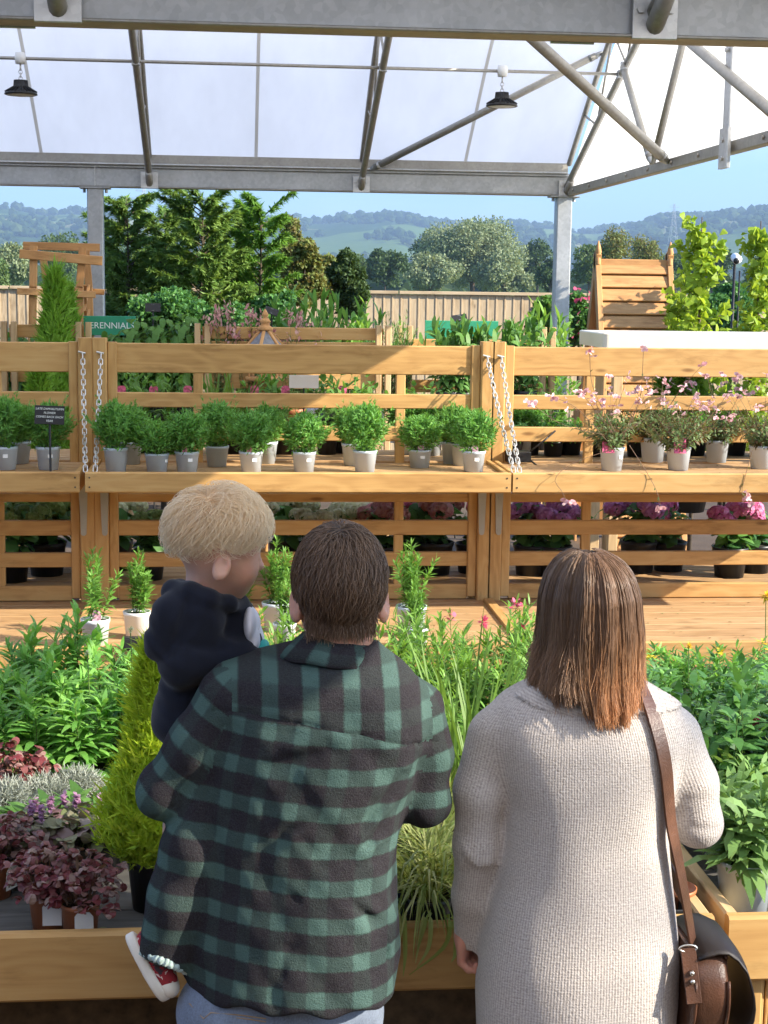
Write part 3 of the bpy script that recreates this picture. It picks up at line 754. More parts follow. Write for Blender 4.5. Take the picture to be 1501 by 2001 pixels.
stake_label(97, 811, 7.58, .138, .088, R(-8), 'black card handwritten LATE DAM/AUTUMN FLOWER among the pots of the left shelf', ['LATE DAM/AUTUMN', 'FLOWER', 'COMES BACK EACH', 'YEAR'], ZS - .018, R(2))
def white_card(px, py, Y, w, h, base, label):
    p = P(px, py, Y); t = thing('price_card', label, 'card', (p.x, Y, base))
    mb = MB(); mb.box((p.x, Y, p.z), (w, .004, h)); mb.build('card', M['white'], t)
    mb = MB(); mb.tube([(p.x, Y + .006, base), (p.x, Y + .006, p.z)], .005, 6); mb.build('stake', M['black_sign'], t)
white_card(594, 746, 8.35, .155, .068, ZS - .018, 'blank white card behind the middle bench, in the gap below the top rail')
def cream_table():
    a, b = P(1179, 651, 9.6), P(1560, 684, 9.6); Y = 9.6
    t = thing('table_top', 'long cream table edge with a rounded corner behind the right bench', 'table', (a.x + .9, Y, 0))
    zt, zb = a.z, b.z; r = .035
    mb = MB(); x0, x1, y0, y1 = a.x, a.x + 2.0, Y, Y + .7
    pts = []
    for cx, cy, s in ((x0 + r, y0 + r, 180), (x1 - r, y0 + r, 270), (x1 - r, y1 - r, 0), (x0 + r, y1 - r, 90)):
        for k in range(7): an = R(s + k * 15); pts.append((cx + r * math.cos(an), cy + r * math.sin(an)))
    n = len(pts); Vv = [(x, y, zb) for x, y in pts] + [(x, y, zt - .006) for x, y in pts] + [((x - (x0 + x1) / 2) * .995 + (x0 + x1) / 2, (y - Y - .35) * .98 + Y + .35, zt) for x, y in pts] + [((x0 + x1) / 2, Y + .35, zt)]
    F = [(i, (i + 1) % n, n + (i + 1) % n, n + i) for i in range(n)] + [(n + i, n + (i + 1) % n, 2 * n + (i + 1) % n, 2 * n + i) for i in range(n)]
    mb.add(Vv, F); mb.f[3].append(np.array([(2 * n + i, 2 * n + (i + 1) % n, 3 * n) for i in range(n)])); mb.u[3].append(np.zeros((n, 3, 2)))
    mb.build('top', M['cream'], t)
    for x in (x0 + .12, x1 - .12):
        for y in (y0 + .1, y1 - .1):
            mb = MB(); mb.board((x, y, 0), (x, y, zb), .06, .06, (0, 1, 0)); mb.build('leg', M['wood_pale'], t)
cream_table()
# rear display stands, only their rails and post tops show
def rear_stand(pxs, rails, Y, label, decks=None):
    x0, x1 = P(pxs[0], 700, Y).x, P(pxs[1], 700, Y).x
    t = thing('rear_stand', label, 'display stand', ((x0 + x1) / 2, Y, 0), group='timber stands behind the benches')
    for pa, pb in rails:
        a, b = P(pxs[0], pa, Y), P(pxs[1], pb, Y); zt, zb = P(600, pa, Y).z, P(600, pb, Y).z
        mb = MB(); mb.board((x0, Y, (zt + zb) / 2), (x1, Y, (zt + zb) / 2), .03, zt - zb); mb.build('rail', M['wood'], t)
    zt = P(600, 634, Y).z
    for x in (x0 - .03, x0 + .03, x1 - .03, x1 + .03):
        mb = MB(); mb.board((x, Y - .03, 0), (x, Y - .03, zt), .036, .05, (0, 1, 0)); mb.build('post', M['wood_pale'], t)
    mb = MB()
    for k in range(5): mb.board((x0, Y + .1 + k * .12, 1.2), (x1, Y + .1 + k * .12, 1.2), .11, .024)
    mb.build('shelf_deck', M['wood_deck'], t)
rear_stand((396, 748), ((640, 664), (668, 682), (730, 760)), 9.9, 'orange timber stand end between the bird table and the bushy herb')
rear_stand((20, 165), ((640, 665), (720, 750)), 10.0, 'dark timber stand behind the left bench, under the garden arch')
rear_stand((790, 1068), ((660, 690), (740, 765)), 10.2, 'timber stand below the blank green board')
def camera_post():
    p = P(1436, 507, 14); t = thing('floodlight_post', 'small white security light on a thin dark post at right', 'security light', (p.x, 14, 0))
    mb = MB(); mb.tube([(p.x, 14, 0), (p.x, 14, p.z - .03)], .013, 8); mb.tube([(p.x + .05, 14, 0), (p.x + .05, 14, p.z - .1)], .008, 8); mb.build('post', M['pot_black'], t, True)
    mb = MB(); mb.tube([(p.x - .03, 13.86, p.z - .015), (p.x + .0, 13.92, p.z + .0), (p.x + .01, 14.03, p.z + .02), (p.x + .01, 14.08, p.z + .02)], [.032, .040, .040, .022], 14); mb.build('housing', M['white'], t, True)
    mb = MB(); mb.tube([(p.x - .033, 13.85, p.z - .017), (p.x - .03, 13.862, p.z - .015)], .026, 14); mb.build('lens', M['pot_black'], t, True)
camera_post()
# ------------------------------------------------------------------ implicit bodies -> one continuous mesh each
def smin(a, b, k):
    h = np.clip(.5 + .5 * (b - a) / k, 0, 1); return b * (1 - h) + a * h - k * h * (1 - h)
def smax(a, b, k): return -smin(-a, -b, k)
def cap(p, a, b, ra, rb):
    a = A(*a); b = A(*b); ba = b - a; t = np.clip(((p - a) @ ba) / (ba @ ba), 0, 1)
    return np.linalg.norm(p - a - t[:, None] * ba, axis=1) - (ra + (rb - ra) * t)
def chain(p, pts, rs, k=.012):
    d = None
    for i in range(len(pts) - 1):
        c = cap(p, pts[i], pts[i + 1], rs[i], rs[i + 1]); d = c if d is None else smin(d, c, k)
    return d
def ell(p, c, r, rot=None):
    q = p - A(*c)
    if rot is not None: q = q @ np.array(rot)
    r = A(*r); k0 = np.linalg.norm(q / r, axis=1); k1 = np.linalg.norm(q / (r * r), axis=1)
    return k0 * (k0 - 1) / np.maximum(k1, 1e-6)
class Loft:
    """stack of ellipse sections: rows (z, cx, cy, a, b)"""
    def __init__(s, rows, n=2.3, rot=0.):
        s.T = np.array(sorted(rows)); s.n = n; s.rc, s.rs = math.cos(rot), math.sin(rot)
        z = np.linspace(s.T[0, 0], s.T[-1, 0], 260); cols = [np.interp(z, s.T[:, 0], s.T[:, i]) for i in range(1, 5)]
        ker = np.ones(7) / 7
        s.z = z; s.c = [np.convolve(np.pad(c, 3, 'edge'), ker, 'valid') for c in cols]
    def at(s, z): return [np.interp(z, s.z, c) for c in s.c]
    def __call__(s, p):
        z = p[:, 2]; cx, cy, a, b = s.at(z)
        u, v = p[:, 0] - cx, p[:, 1] - cy; x, y = np.abs(u * s.rc + v * s.rs) / a, np.abs(v * s.rc - u * s.rs) / b
        r = (x ** s.n + y ** s.n) ** (1 / s.n)
        d = (r - 1) * np.minimum(a, b) * np.where(y > x, 1, 1)
        e = np.maximum(s.z[0] - z, z - s.z[-1]); o = np.maximum(e, 0)
        return np.where(e > 0, np.sqrt(np.maximum(d, 0) ** 2 + o ** 2), np.maximum(d, e * 1.0))
def polydist(p, pts):
    d = np.full(len(p), 9.)
    for a, b in zip(pts, pts[1:]):
        a, b = A(*a), A(*b); ba = b - a; t = np.clip(((p - a) @ ba) / (ba @ ba), 0, 1)
        d = np.minimum(d, np.linalg.norm(p - a - t[:, None] * ba, axis=1))
    return d
def surfnet(f, lo, hi, h):
    lo, hi = A(*lo), A(*hi); n = np.ceil((hi - lo) / h / 12).astype(int) * 12; B = 12
    G = np.full(n + 1, 1.0)
    ax = [lo[i] + np.arange(n[i] + 1) * h for i in range(3)]
    for i in range(0, n[0], B):
        for j in range(0, n[1], B):
            cz = np.array([[lo[0] + (i + 6) * h, lo[1] + (j + 6) * h, lo[2] + (k + 6) * h] for k in range(0, n[2], B)])
            dz = f(cz)
            for k, d in zip(range(0, n[2], B), dz):
                if abs(d) > h * 16: G[i:i + B + 1, j:j + B + 1, k:k + B + 1] = np.sign(d); continue
                X, Y, Z = np.meshgrid(ax[0][i:i + B + 1], ax[1][j:j + B + 1], ax[2][k:k + B + 1], indexing='ij')
                G[i:i + B + 1, j:j + B + 1, k:k + B + 1] = f(np.stack([X, Y, Z], -1).reshape(-1, 3)).reshape(X.shape)
    S = G < 0
    acc = np.zeros(tuple(n) + (3,)); cnt = np.zeros(tuple(n))
    quads = []
    for axn in range(3):
        sl0 = [slice(None)] * 3; sl1 = [slice(None)] * 3; sl0[axn] = slice(0, -1); sl1[axn] = slice(1, None)
        a, b = G[tuple(sl0)], G[tuple(sl1)]; cr = (S[tuple(sl0)] != S[tuple(sl1)])
        I = np.argwhere(cr); 
        if not len(I): continue
        av, bv = a[cr], b[cr]; t = av / (av - bv)
        pt = I.astype(float); pt[:, axn] += t
        o1, o2 = [(1, 2), (2, 0), (0, 1)][axn]
        cells = []
        for da, db in ((-1, -1), (0, -1), (0, 0), (-1, 0)):
            c = I.copy(); c[:, o1] += da; c[:, o2] += db; cells.append(c)
        ok = np.all([(c >= 0).all(1) & (c < n).all(1) for c in cells], axis=0)
        for c in cells:
            cc = c[ok]; np.add.at(acc, (cc[:, 0], cc[:, 1], cc[:, 2]), pt[ok]); np.add.at(cnt, (cc[:, 0], cc[:, 1], cc[:, 2]), 1)
        q = np.stack([np.ravel_multi_index(c[ok].T, n) for c in cells], 1)
        fl = av[ok] > 0
        q[fl] = q[fl][:, ::-1]; quads.append(q)
    Q = np.concatenate(quads); used = np.unique(Q); rem = np.full(int(np.prod(n)), -1); rem[used] = np.arange(len(used))
    V = acc.reshape(-1, 3)[used] / cnt.reshape(-1)[used][:, None] * h + lo
    for _ in range(2):
        d = f(V); e = h * .5; g = np.stack([f(V + np.eye(3)[i] * e) - f(V - np.eye(3)[i] * e) for i in range(3)], 1) / (2 * e)
        V = V - g * (np.clip(d, -h, h) / np.maximum((g * g).sum(1), .2))[:, None]
    return V, rem[Q]
def body_obj(name, f, lo, hi, h, mat, parent, uvfn=None, clsfn=None, mifn=None, snap=None, extra=()):
    V, Q = surfnet(f, lo, hi, h)
    for e in extra: v2, q2_ = surfnet(*e); Q = np.concatenate([Q, q2_ + len(V)]); V = np.concatenate([V, v2])
    if snap is not None:
        zs = np.interp(V[:, 0], [a[0] for a in snap], [a[2] for a in snap]); k = (np.abs(V[:, 2] - zs) < h * .52) & (V[:, 1] < 2.95) & (V[:, 0] > snap[0][0] + .02) & (V[:, 0] < snap[-1][0] - .03); V[k, 2] = zs[k]
    uv = None
    if uvfn:
        cen = V[Q].mean(1); cls = clsfn(cen) if clsfn else np.zeros(len(Q), int)
        uv = np.zeros((len(Q), 4, 2))
        for c in np.unique(cls):
            k = cls == c; uv[k] = uvfn(V[Q[k]].reshape(-1, 3), c, np.repeat(cen[k], 4, 0)).reshape(-1, 4, 2)
        uv = [uv]
    mi = mifn(V[Q].mean(1)) if mifn else None
    me = mesh_np(name, V, [Q], uv, mi, smooth=True)
    return link(name, me, mat, parent)
def hit(f, px, py, y0=2.4, y1=3.6, off=0.):
    ys = np.linspace(y0, y1, 700); pts = np.array([P(px, py, y)[:] for y in ys]); d = f(pts)
    i = np.argmax(d < off); return A(*P(px, py, ys[i]))
def basis(fwd, up=(0, 0, 1)):
    f = nrm(A(*fwd)); r = nrm(np.cross(f, A(*up))); u = np.cross(r, f); return np.stack([r, f, u], 1)     # columns: right, forward, up
def hand_sdf(p, wrist, d, palm, s=1.0, curl=1.0, thumb=1):
    """five-finger hand: d = direction of the fingers, palm = palm normal, thumb = side of the thumb"""
    w, d = A(*wrist), nrm(A(*d)); n = nrm(A(*palm) - d * np.dot(A(*palm), d)); sd = np.cross(d, n) * thumb
    W_ = lambda a, b, c: w + (d * a + sd * b + n * c) * s
    rot = np.stack([d, sd, n], 1)
    D = ell(p, W_(.045, 0, 0), A(.050, .040, .016) * s, rot); D = smin(D, cap(p, W_(-.03, 0, 0), W_(.02, 0, 0), .024 * s, .026 * s), .02)
    for b, L, k in ((.030, .072, 0), (.011, .080, 1), (-.009, .075, 2), (-.028, .058, 3)):
        q = W_(.085 - abs(b) * .2, b, 0); pts = [W_(.06, b * .9, 0), q]; a = .25 * curl; seg = [L * .42, L * .32, L * .26]
        for i, l in enumerate(seg):
            a += curl * (.35 + .22 * i); last = pts[-1]; pts.append(last + (d * math.cos(a) + n * math.sin(a)) * l * s)
        D = smin(D, chain(p, pts, [.009 * s, .0092 * s, .0085 * s, .008 * s, .007 * s], .003), .006)
    tp = [W_(.012, .022, .004), W_(.035, .044, .012), W_(.060, .045, .030), W_(.078, .034, .042)]
    return smin(D, chain(p, tp, [.014 * s, .0115 * s, .010 * s, .008 * s], .005), .01)
def head_sdf(p, c, B, s=1.0, child=False):
    """head centred on the middle of the cranium, B = basis columns (right, forward, up)"""
    q = (p - A(*c)) @ B / s; x, y, z = q[:, 0], q[:, 1], q[:, 2]; ax = np.abs(x); m = np.stack([ax, y, z], 1)
    if child:
        D = ell(q, (0, -.004, 0), (.069, .083, .076)); D = smin(D, ell(q, (0, .030, -.050), (.053, .050, .060)), .035)
        D = smin(D, ell(q, (0, .052, -.088), (.022, .020, .020)), .025)            # chin
        D = smin(D, ell(m, (.030, .050, -.056), (.024, .022, .026)), .022)         # cheek
        D = smin(D, chain(q, [A(0, .076, -.022), A(0, .089, -.045)], [.0055, .0095], .004), .011)   # nose
        D = smin(D, ell(q, (0, .078, -.066), (.014, .008, .005)), .007); D = smin(D, ell(q, (0, .076, -.074), (.012, .008, .0055)), .006)
        D = smax(D, -ell(m, (.029, .083, -.026), (.014, .012, .009)), .010)
        D = smin(D, ell(m, (.029, .066, -.027), (.0125, .0125, .0125)), .003)
        ec = A(.070, -.008, -.048); er = (.009, .017, .026)
    else:
        D = ell(q, (0, -.006, 0), (.076, .097, .090)); D = smin(D, ell(q, (0, .034, -.068), (.056, .056, .070)), .035)
        D = smin(D, ell(q, (0, .066, -.120), (.024, .022, .018)), .025); D = smin(D, chain(m, [A(.058, -.0, -.075), A(.022, .06, -.122)], [.014, .014]), .02)
        D = smin(D, ell(m, (.036, .066, -.062), (.02, .018, .02)), .02); D = smin(D, ell(m, (.028, .082, -.012), (.024, .012, .008)), .012)
        D = smin(D, chain(q, [A(0, .09, -.022), A(0, .108, -.06)], [.007, .012], .004), .012)
        D = smin(D, ell(q, (0, .088, -.088), (.022, .010, .006)), .007); D = smin(D, ell(q, (0, .086, -.099), (.019, .010, .007)), .006)
        D = smax(D, -ell(m, (.031, .094, -.030), (.015, .014, .010)), .010); D = smin(D, ell(m, (.031, .076, -.031), (.012, .012, .012)), .003)
        ec = A(.083, -.012, -.050); er = (.010, .021, .036)
    # ears: a tilted dish with rim and lobe
    n_ = nrm(A(.86, -.5, .12)); f_ = nrm(A(.42, .88, -.15)); f_ = nrm(f_ - n_ * (f_ @ n_)); u_ = np.cross(n_, f_)
    rot = np.stack([n_, f_, u_], 1)
    E_ = ell(m, ec, er, rot); E_ = smax(E_, -ell(m, ec + n_ * .011 + f_ * .003 + u_ * .003, (er[0], er[1] * .62, er[2] * .60), rot), .004)
    E_ = smin(E_, ell(m, ec + f_ * .004 - u_ * er[2] * .12, (er[0] * .5, er[1] * .33, er[2] * .3), rot), .004)
    D = smin(D, E_, .006)
    return D * s
def wob(p, s, sc):
    return np.sin(p[:, 0] * sc + s) * np.sin(p[:, 2] * sc * .83 + 1.7 * s + p[:, 0] * 11) * np.cos(p[:, 1] * sc * .9 + s * .6)
# -------- materials for skin, hair, cloth
def skinmat(name, col, spots=0.):
    m, nt, bs, out = newmat(name)
    n = noise(nt, coords(nt, 'Object'), 22, 4)
    nt.links.new(ramp(nt, n, [(.3, tuple(c * .9 for c in col)), (.7, (min(1, col[0] * 1.06), col[1] * .98, col[2] * .96))]), bs.inputs['Base Color'])
    bs.inputs['Roughness'].default_value = .5; bs.inputs['Subsurface Weight'].default_value = .35; bs.inputs['Subsurface Radius'].default_value = (1, .3, .15); bs.inputs['Subsurface Scale'].default_value = .012
    bump(nt, bs, noise(nt, coords(nt, 'Object'), 500, 2), .08, .001); return m
M['skin'] = skinmat('fair skin', (.60, .33, .24)); M['skin_child'] = skinmat('toddler skin', (.64, .39, .29)); M['skin_hand'] = skinmat('pink skin', (.56, .28, .21))
def hairmat(name, root, tip, var, rough=.45, tipstart=.45, spec=.35, trans=.22):
    m, nt, bs, out = newmat(name)
    hi = nd(nt, 'ShaderNodeHairInfo')
    c = mixc(nt, ramp(nt, hi.outputs['Intercept'], [(tipstart, (0, 0, 0)), (1, (1, 1, 1))]), root, tip)
    r = ramp(nt, hi.outputs['Random'], [(0, (1 - var, 1 - var, 1 - var)), (1, (1 + var, 1 + var, 1 + var))])
    nt.links.new(mixc(nt, 1.0, c, r, 'MULTIPLY'), bs.inputs['Base Color'])
    bs.inputs['Roughness'].default_value = rough; bs.inputs['Specular IOR Level'].default_value = spec; bs.inputs['Anisotropic'].default_value = .5
    tr = nd(nt, 'ShaderNodeBsdfTranslucent'); nt.links.new(c, tr.inputs[0]); mx = nd(nt, 'ShaderNodeMixShader'); mx.inputs[0].default_value = trans
    nt.links.new(bs.outputs[0], mx.inputs[1]); nt.links.new(tr.outputs[0], mx.inputs[2]); nt.links.new(mx.outputs[0], out.inputs[0])
    return m
M['hair_brown'] = hairmat('short brown hair', (.125, .076, .048), (.24, .155, .10), .45, .40, .3, .5)
M['hair_blond'] = hairmat('fine blond hair', (.86, .68, .46), (.95, .86, .69), .12, .5, .0, .3, .6)
M['hair_long'] = hairmat('long brown hair with copper ends', (.165, .092, .052), (.58, .29, .13), .4, .36, .42, .5)  # copper ends, with sunlit warmth put into the colour as well
M['under_brown'] = plain('brown under hair', (.035, .022, .014), .7, var=.3, nscale=60); M['under_blond'] = plain('blond under hair', (.82, .66, .45), .7, var=.25, nscale=50); M['under_long'] = plain('long under hair', (.06, .036, .022), .7, var=.3, nscale=60)
M['hair_long_dark'] = hairmat('long brown hair, darker ends', (.14, .085, .052), (.27, .155, .085), .4, .38, .4, .5)  # copy for the left strands, shade put into the end colour
def strands(name, paths, mat, parent, r0=.0005, r1=.0002):
    """paths (N, K, 3) world points -> one hair object"""
    N, K, _ = paths.shape
    hc = bpy.data.hair_curves.new(name); hc.add_curves([K] * N)
    w = A(*wloc(parent))
    hc.attributes['position'].data.foreach_set('vector', (paths - w).astype(np.float32).ravel()) if 'position' in hc.attributes else hc.position_data.foreach_set('vector', (paths - w).astype(np.float32).ravel())
    ra = hc.attributes.get('radius') or hc.attributes.new('radius', 'FLOAT', 'POINT')
    ra.data.foreach_set('value', np.tile(np.linspace(r0, r1, K), N).astype(np.float32))
    hc.materials.append(mat); o = bpy.data.objects.new(name, hc); C.objects.link(o); o.parent = parent; return o
m, nt_, bs, out = newmat('brushed plaid flannel')
uvn = nd(nt_, 'ShaderNodeSeparateXYZ'); nt_.links.new(coords(nt_, 'UV'), uvn.inputs[0])
fz = noise(nt_, coords(nt_, 'Object'), 300, 4, .75); fz2 = noise(nt_, coords(nt_, 'Object'), 70, 4, .6)
def stripe(nt, v, per, duty, ph=0.):
    q = math_(nt, 'ADD', math_(nt, 'MULTIPLY_ADD', v, 1 / per, ph), math_(nt, 'MULTIPLY', math_(nt, 'SUBTRACT', fz, .5), .10))
    fr = math_(nt, 'ABSOLUTE', math_(nt, 'SUBTRACT', math_(nt, 'FRACT', q), .5))
    return ramp(nt, fr, [(duty / 2 - .035, (1, 1, 1)), (duty / 2 + .035, (0, 0, 0))])
yk = math_(nt_, 'GREATER_THAN', uvn.outputs[1], 50.)
su = stripe(nt_, uvn.outputs[0], .076, .42); sv = stripe(nt_, uvn.outputs[1], .0715, .45, .15)
thin = stripe(nt_, uvn.outputs[1], .0715, .06, .62)
wu = math_(nt_, 'MULTIPLY_ADD', yk, .32, .36); wv = math_(nt_, 'MULTIPLY_ADD', yk, -.36, .66)
pf = math_(nt_, 'ADD', math_(nt_, 'MULTIPLY', su, wu), math_(nt_, 'MULTIPLY', sv, wv))
pf = math_(nt_, 'ADD', pf, math_(nt_, 'MULTIPLY', math_(nt_, 'SUBTRACT', fz2, .5), .18))
col = ramp(nt_, pf, [(.0, (.030, .025, .031)), (.36, (.034, .037, .039)), (.68, (.050, .082, .075)), (1.0, (.080, .142, .126))])
fl = ramp(nt_, fz, [(.42, (0, 0, 0)), (.8, (1, 1, 1))])
nt_.links.new(mixc(nt_, math_(nt_, 'MULTIPLY', fl, .26), col, (.12, .15, .14)), bs.inputs['Base Color']); bs.inputs['Roughness'].default_value = .95
bs.inputs['Specular IOR Level'].default_value = .1
bump(nt_, bs, math_(nt_, 'ADD', fz, math_(nt_, 'MULTIPLY', fz2, .7)), .9, .005); M['plaid'] = m
m, nt_, bs, out = newmat('oatmeal knit')
uvn = nd(nt_, 'ShaderNodeSeparateXYZ'); nt_.links.new(coords(nt_, 'UV'), uvn.inputs[0])
sl1 = noise(nt_, coords(nt_, 'UV', (150, 210, 1)), 1.0, 4, .65); sl2 = noise(nt_, coords(nt_, 'Object'), 16, 3)
rib = math_(nt_, 'MULTIPLY_ADD', math_(nt_, 'SINE', math_(nt_, 'ADD', math_(nt_, 'MULTIPLY', uvn.outputs[0], 2 * math.pi / .0058), math_(nt_, 'MULTIPLY', sl2, 2.2))), .5, .5)
st = math_(nt_, 'MULTIPLY_ADD', math_(nt_, 'SINE', math_(nt_, 'ADD', math_(nt_, 'MULTIPLY', uvn.outputs[1], 2 * math.pi / .0052), math_(nt_, 'MULTIPLY', rib, 1.5))), .5, .5)
hgt = math_(nt_, 'ADD', math_(nt_, 'MULTIPLY', rib, .26), math_(nt_, 'ADD', math_(nt_, 'MULTIPLY', st, .10), math_(nt_, 'MULTIPLY', sl1, 1.25)))
col = ramp(nt_, hgt, [(.42, (.30, .262, .24)), (.74, (.46, .41, .378)), (1.05, (.59, .54, .50))])
nt_.links.new(col, bs.inputs['Base Color']); bs.inputs['Roughness'].default_value = .95; bs.inputs['Sheen Weight'].default_value = .2; bs.inputs['Specular IOR Level'].default_value = .1
bump(nt_, bs, hgt, .75, .0026); M['knit'] = m
def cloth(name, col, sc=300, var=.25, bmp=.35, rough=.9):
    m, nt, bs, out = newmat(name); n = noise(nt, coords(nt, 'Object'), sc, 4, .7); n2 = noise(nt, coords(nt, 'Object'), 14, 4)
    f = math_(nt, 'ADD', math_(nt, 'MULTIPLY', n, .5), math_(nt, 'MULTIPLY', n2, .5))
    nt.links.new(ramp(nt, f, [(.35, tuple(c * (1 - var) for c in col)), (.65, tuple(c * (1 + var) for c in col))]), bs.inputs['Base Color'])
    bs.inputs['Roughness'].default_value = rough; bs.inputs['Sheen Weight'].default_value = .15; bs.inputs['Specular IOR Level'].default_value = .15; bump(nt, bs, n, bmp, .0015); return m
M['navy'] = cloth('navy sweatshirt jersey', (.0105, .0125, .022), 500); M['denim'] = cloth('washed denim', (.17, .205, .27), 260, .35); M['stitch'] = plain('tan stitching', (.32, .22, .13), .8)
M['fleece'] = cloth('pale teal fleece lining', (.34, .44, .42), 160, .4, .9); M['shoe_dark'] = cloth('dark shoe', (.03, .03, .03)); M['trouser'] = cloth('dark trousers', (.03, .032, .04))
M['print_white'] = plain('white print', (.70, .70, .76), .7); M['print_teal'] = plain('teal print', (.03, .36, .34), .7)
M['leather'] = plain('brown leather', (.095, .042, .024), .35, var=.35, nscale=18, bmp=.25, bs_=260); M['leather_shade'] = plain('leather with flap shade', (.022, .015, .012), .5)
M['rubber'] = plain('white rubber sole', (.74, .70, .62), .5, var=.05); M['brass'] = plain('silver rivet', (.7, .68, .62), .3, 1.0)
m, nt_, bs, out = newmat('red camouflage canvas'); n = noise(nt_, coords(nt_, 'Object'), 42, 2, .5, 1.2)
nt_.links.new(ramp(nt_, n, [(.0, (.05, .03, .035)), (.40, (.05, .03, .035)), (.42, (.30, .022, .030)), (.56, (.30, .022, .030)), (.575, (.62, .52, .48)), (1, (.62, .52, .48))], 'CONSTANT'), bs.inputs['Base Color']); bs.inputs['Roughness'].default_value = .9; M['camo'] = m
# ------------------------------------------------------------------ the man
YM = 2.95
def px_rows(rows, Y): # (y, left, right, cy, b) in the picture at the depth of the body axis -> loft rows
    o = []
    for y, l, r, cy, b in rows:
        a, c = P(l, y, Y), P(r, y, Y); o.append(((a.z + c.z) / 2, (a.x + c.x) / 2, cy, (c.x - a.x) / 2, b))
    return o
man = thing('person', 'man in a green and black plaid overshirt carrying a toddler', 'person', (.12, YM, 0))
MT = Loft(px_rows([(1256, 592, 738, 2.972, .062), (1282, 512, 772, 2.968, .082), (1298, 428, 800, 2.962, .100), (1328, 404, 824, 2.955, .120), (1370, 402, 836, 2.95, .130), (1420, 396, 836, 2.95, .138),
    (1500, 392, 815, 2.95, .140), (1560, 388, 792, 2.95, .138), (1620, 380, 780, 2.95, .136), (1700, 370, 777, 2.95, .136), (1800, 362, 777, 2.95, .140), (1860, 358, 778, 2.95, .144), (1920, 356, 774, 2.95, .148), (2040, 354, 766, 2.95, .150)], YM), 2.4, R(-19))
zhem = P(575, 1986, YM - .146).z
RA = [P(812, 1388, 2.95), P(834, 1480, 2.945), P(834, 1568, 2.94), P(748, 1566, 3.19)]; RAr = [.058, .046, .045, .040]
LA = [P(446, 1368, 2.95), P(385, 1460, 2.955), P(322, 1546, 2.97), P(420, 1578, 3.20)]; LAr = [.060, .056, .050, .042]
FLP = [P(402, 1540, 2.95), P(385, 1650, 2.945), P(356, 1750, 2.95), P(322, 1880, 2.955)]; FLr = [.045, .064, .064, .058]
def flap_cut(p):
    a, b = P(262, 1850, 2.96), P(350, 1888, 2.93); n = nrm(A(-(b.z - a.z), 0, b.x - a.x)); return -((p - A(*a)) @ n)
yoke = [A(*P(x, y, YM)) for x, y in ((395, 1374), (480, 1372), (560, 1378), (700, 1396), (850, 1436))]
def fold(pts, Y=2.82): return [A(*P(x, y, Y)) for x, y in pts]
FOLDS = [(fold([(790, 1520), (735, 1570), (690, 1625)]), .007, .013), (fold([(785, 1585), (720, 1640), (650, 1690)]), .007, .014), (fold([(770, 1650), (700, 1690), (640, 1740)]), .004, .013),
         (fold([(400, 1480), (470, 1440), (560, 1425)]), .007, .015), (fold([(400, 1540), (470, 1510), (540, 1500)]), .006, .014), (fold([(560, 1490), (640, 1460), (720, 1470)]), .006, .018),
         (fold([(600, 1640), (660, 1740), (735, 1800)]), .006, .014), (fold([(580, 1750), (640, 1800), (690, 1810)]), .005, .012), (fold([(688, 1830), (684, 1900), (692, 1990)]), .007, .012),
         (fold([(560, 1850), (540, 1920), (545, 1990)]), .006, .015), (fold([(470, 1640), (440, 1760), (450, 1880)]), .006, .018), (fold([(520, 1560), (510, 1640), (530, 1730)]), .004, .018),
         (fold([(640, 1520), (660, 1600), (640, 1660)]), .005, .014), (fold([(740, 1745), (750, 1800), (756, 1872)], 2.85), .010, .0055), (fold([(620, 1600), (560, 1620), (500, 1680)]), .004, .014)]
AF = [([A(*P(x, y, 2.88)) for x, y in q], a, w) for q, a, w in (([(280, 1520), (330, 1500), (385, 1520)], .006, .012), ([(300, 1470), (350, 1455), (410, 1470)], .006, .012), ([(350, 1410), (390, 1420), (420, 1450)], .005, .012), ([(290, 1570), (340, 1550), (390, 1575)], .006, .010),
     ([(878, 1530), (840, 1535), (795, 1560)], .005, .009), ([(872, 1480), (835, 1490), (800, 1510)], .005, .010), ([(870, 1575), (835, 1575), (800, 1592)], .005, .008), ([(862, 1430), (830, 1445), (805, 1480)], .004, .012))]
def jacket(p):
    t = MT(p)
    arms = np.minimum(chain(p, RA, RAr, .02), chain(p, LA, LAr, .025))
    for q, a, w in AF:
        arms = arms + a * np.exp(-(polydist(p, q) / w) ** 2)
    t = smin(t, arms, .022)
    near = np.abs(t) < .04
    if near.any():
        q = p[near]; ad = np.zeros(len(q))
        for pts, a, w in FOLDS: ad += 1.5 * a * np.exp(-(polydist(q, pts) / w) ** 2) * (q[:, 1] < 2.97) - a * .95 * np.exp(-(polydist(q + A(0, 0, -w * 1.1), pts) / (w * .9)) ** 2) * (q[:, 1] < 2.97)
        zs = np.interp(q[:, 0], [a[0] for a in yoke], [a[2] for a in yoke])
        ad += .0035 * np.exp(-((q[:, 2] - zs) / .004) ** 2) * (MT(q) < .015)
        ad += .0022 * wob(q, 1.3, 52) + .0036 * wob(q, 2.9, 27) + .0012 * wob(q, 4.1, 95)
        t = t.copy(); t[near] += ad
    t = smax(t, zhem - p[:, 2] + .006 * np.sin(p[:, 0] * 60), .012)
    fl = smax(chain(p, FLP, FLr, .02), flap_cut(p), .008) + .003 * wob(p, .4, 40)
    return smin(t, fl, .020)
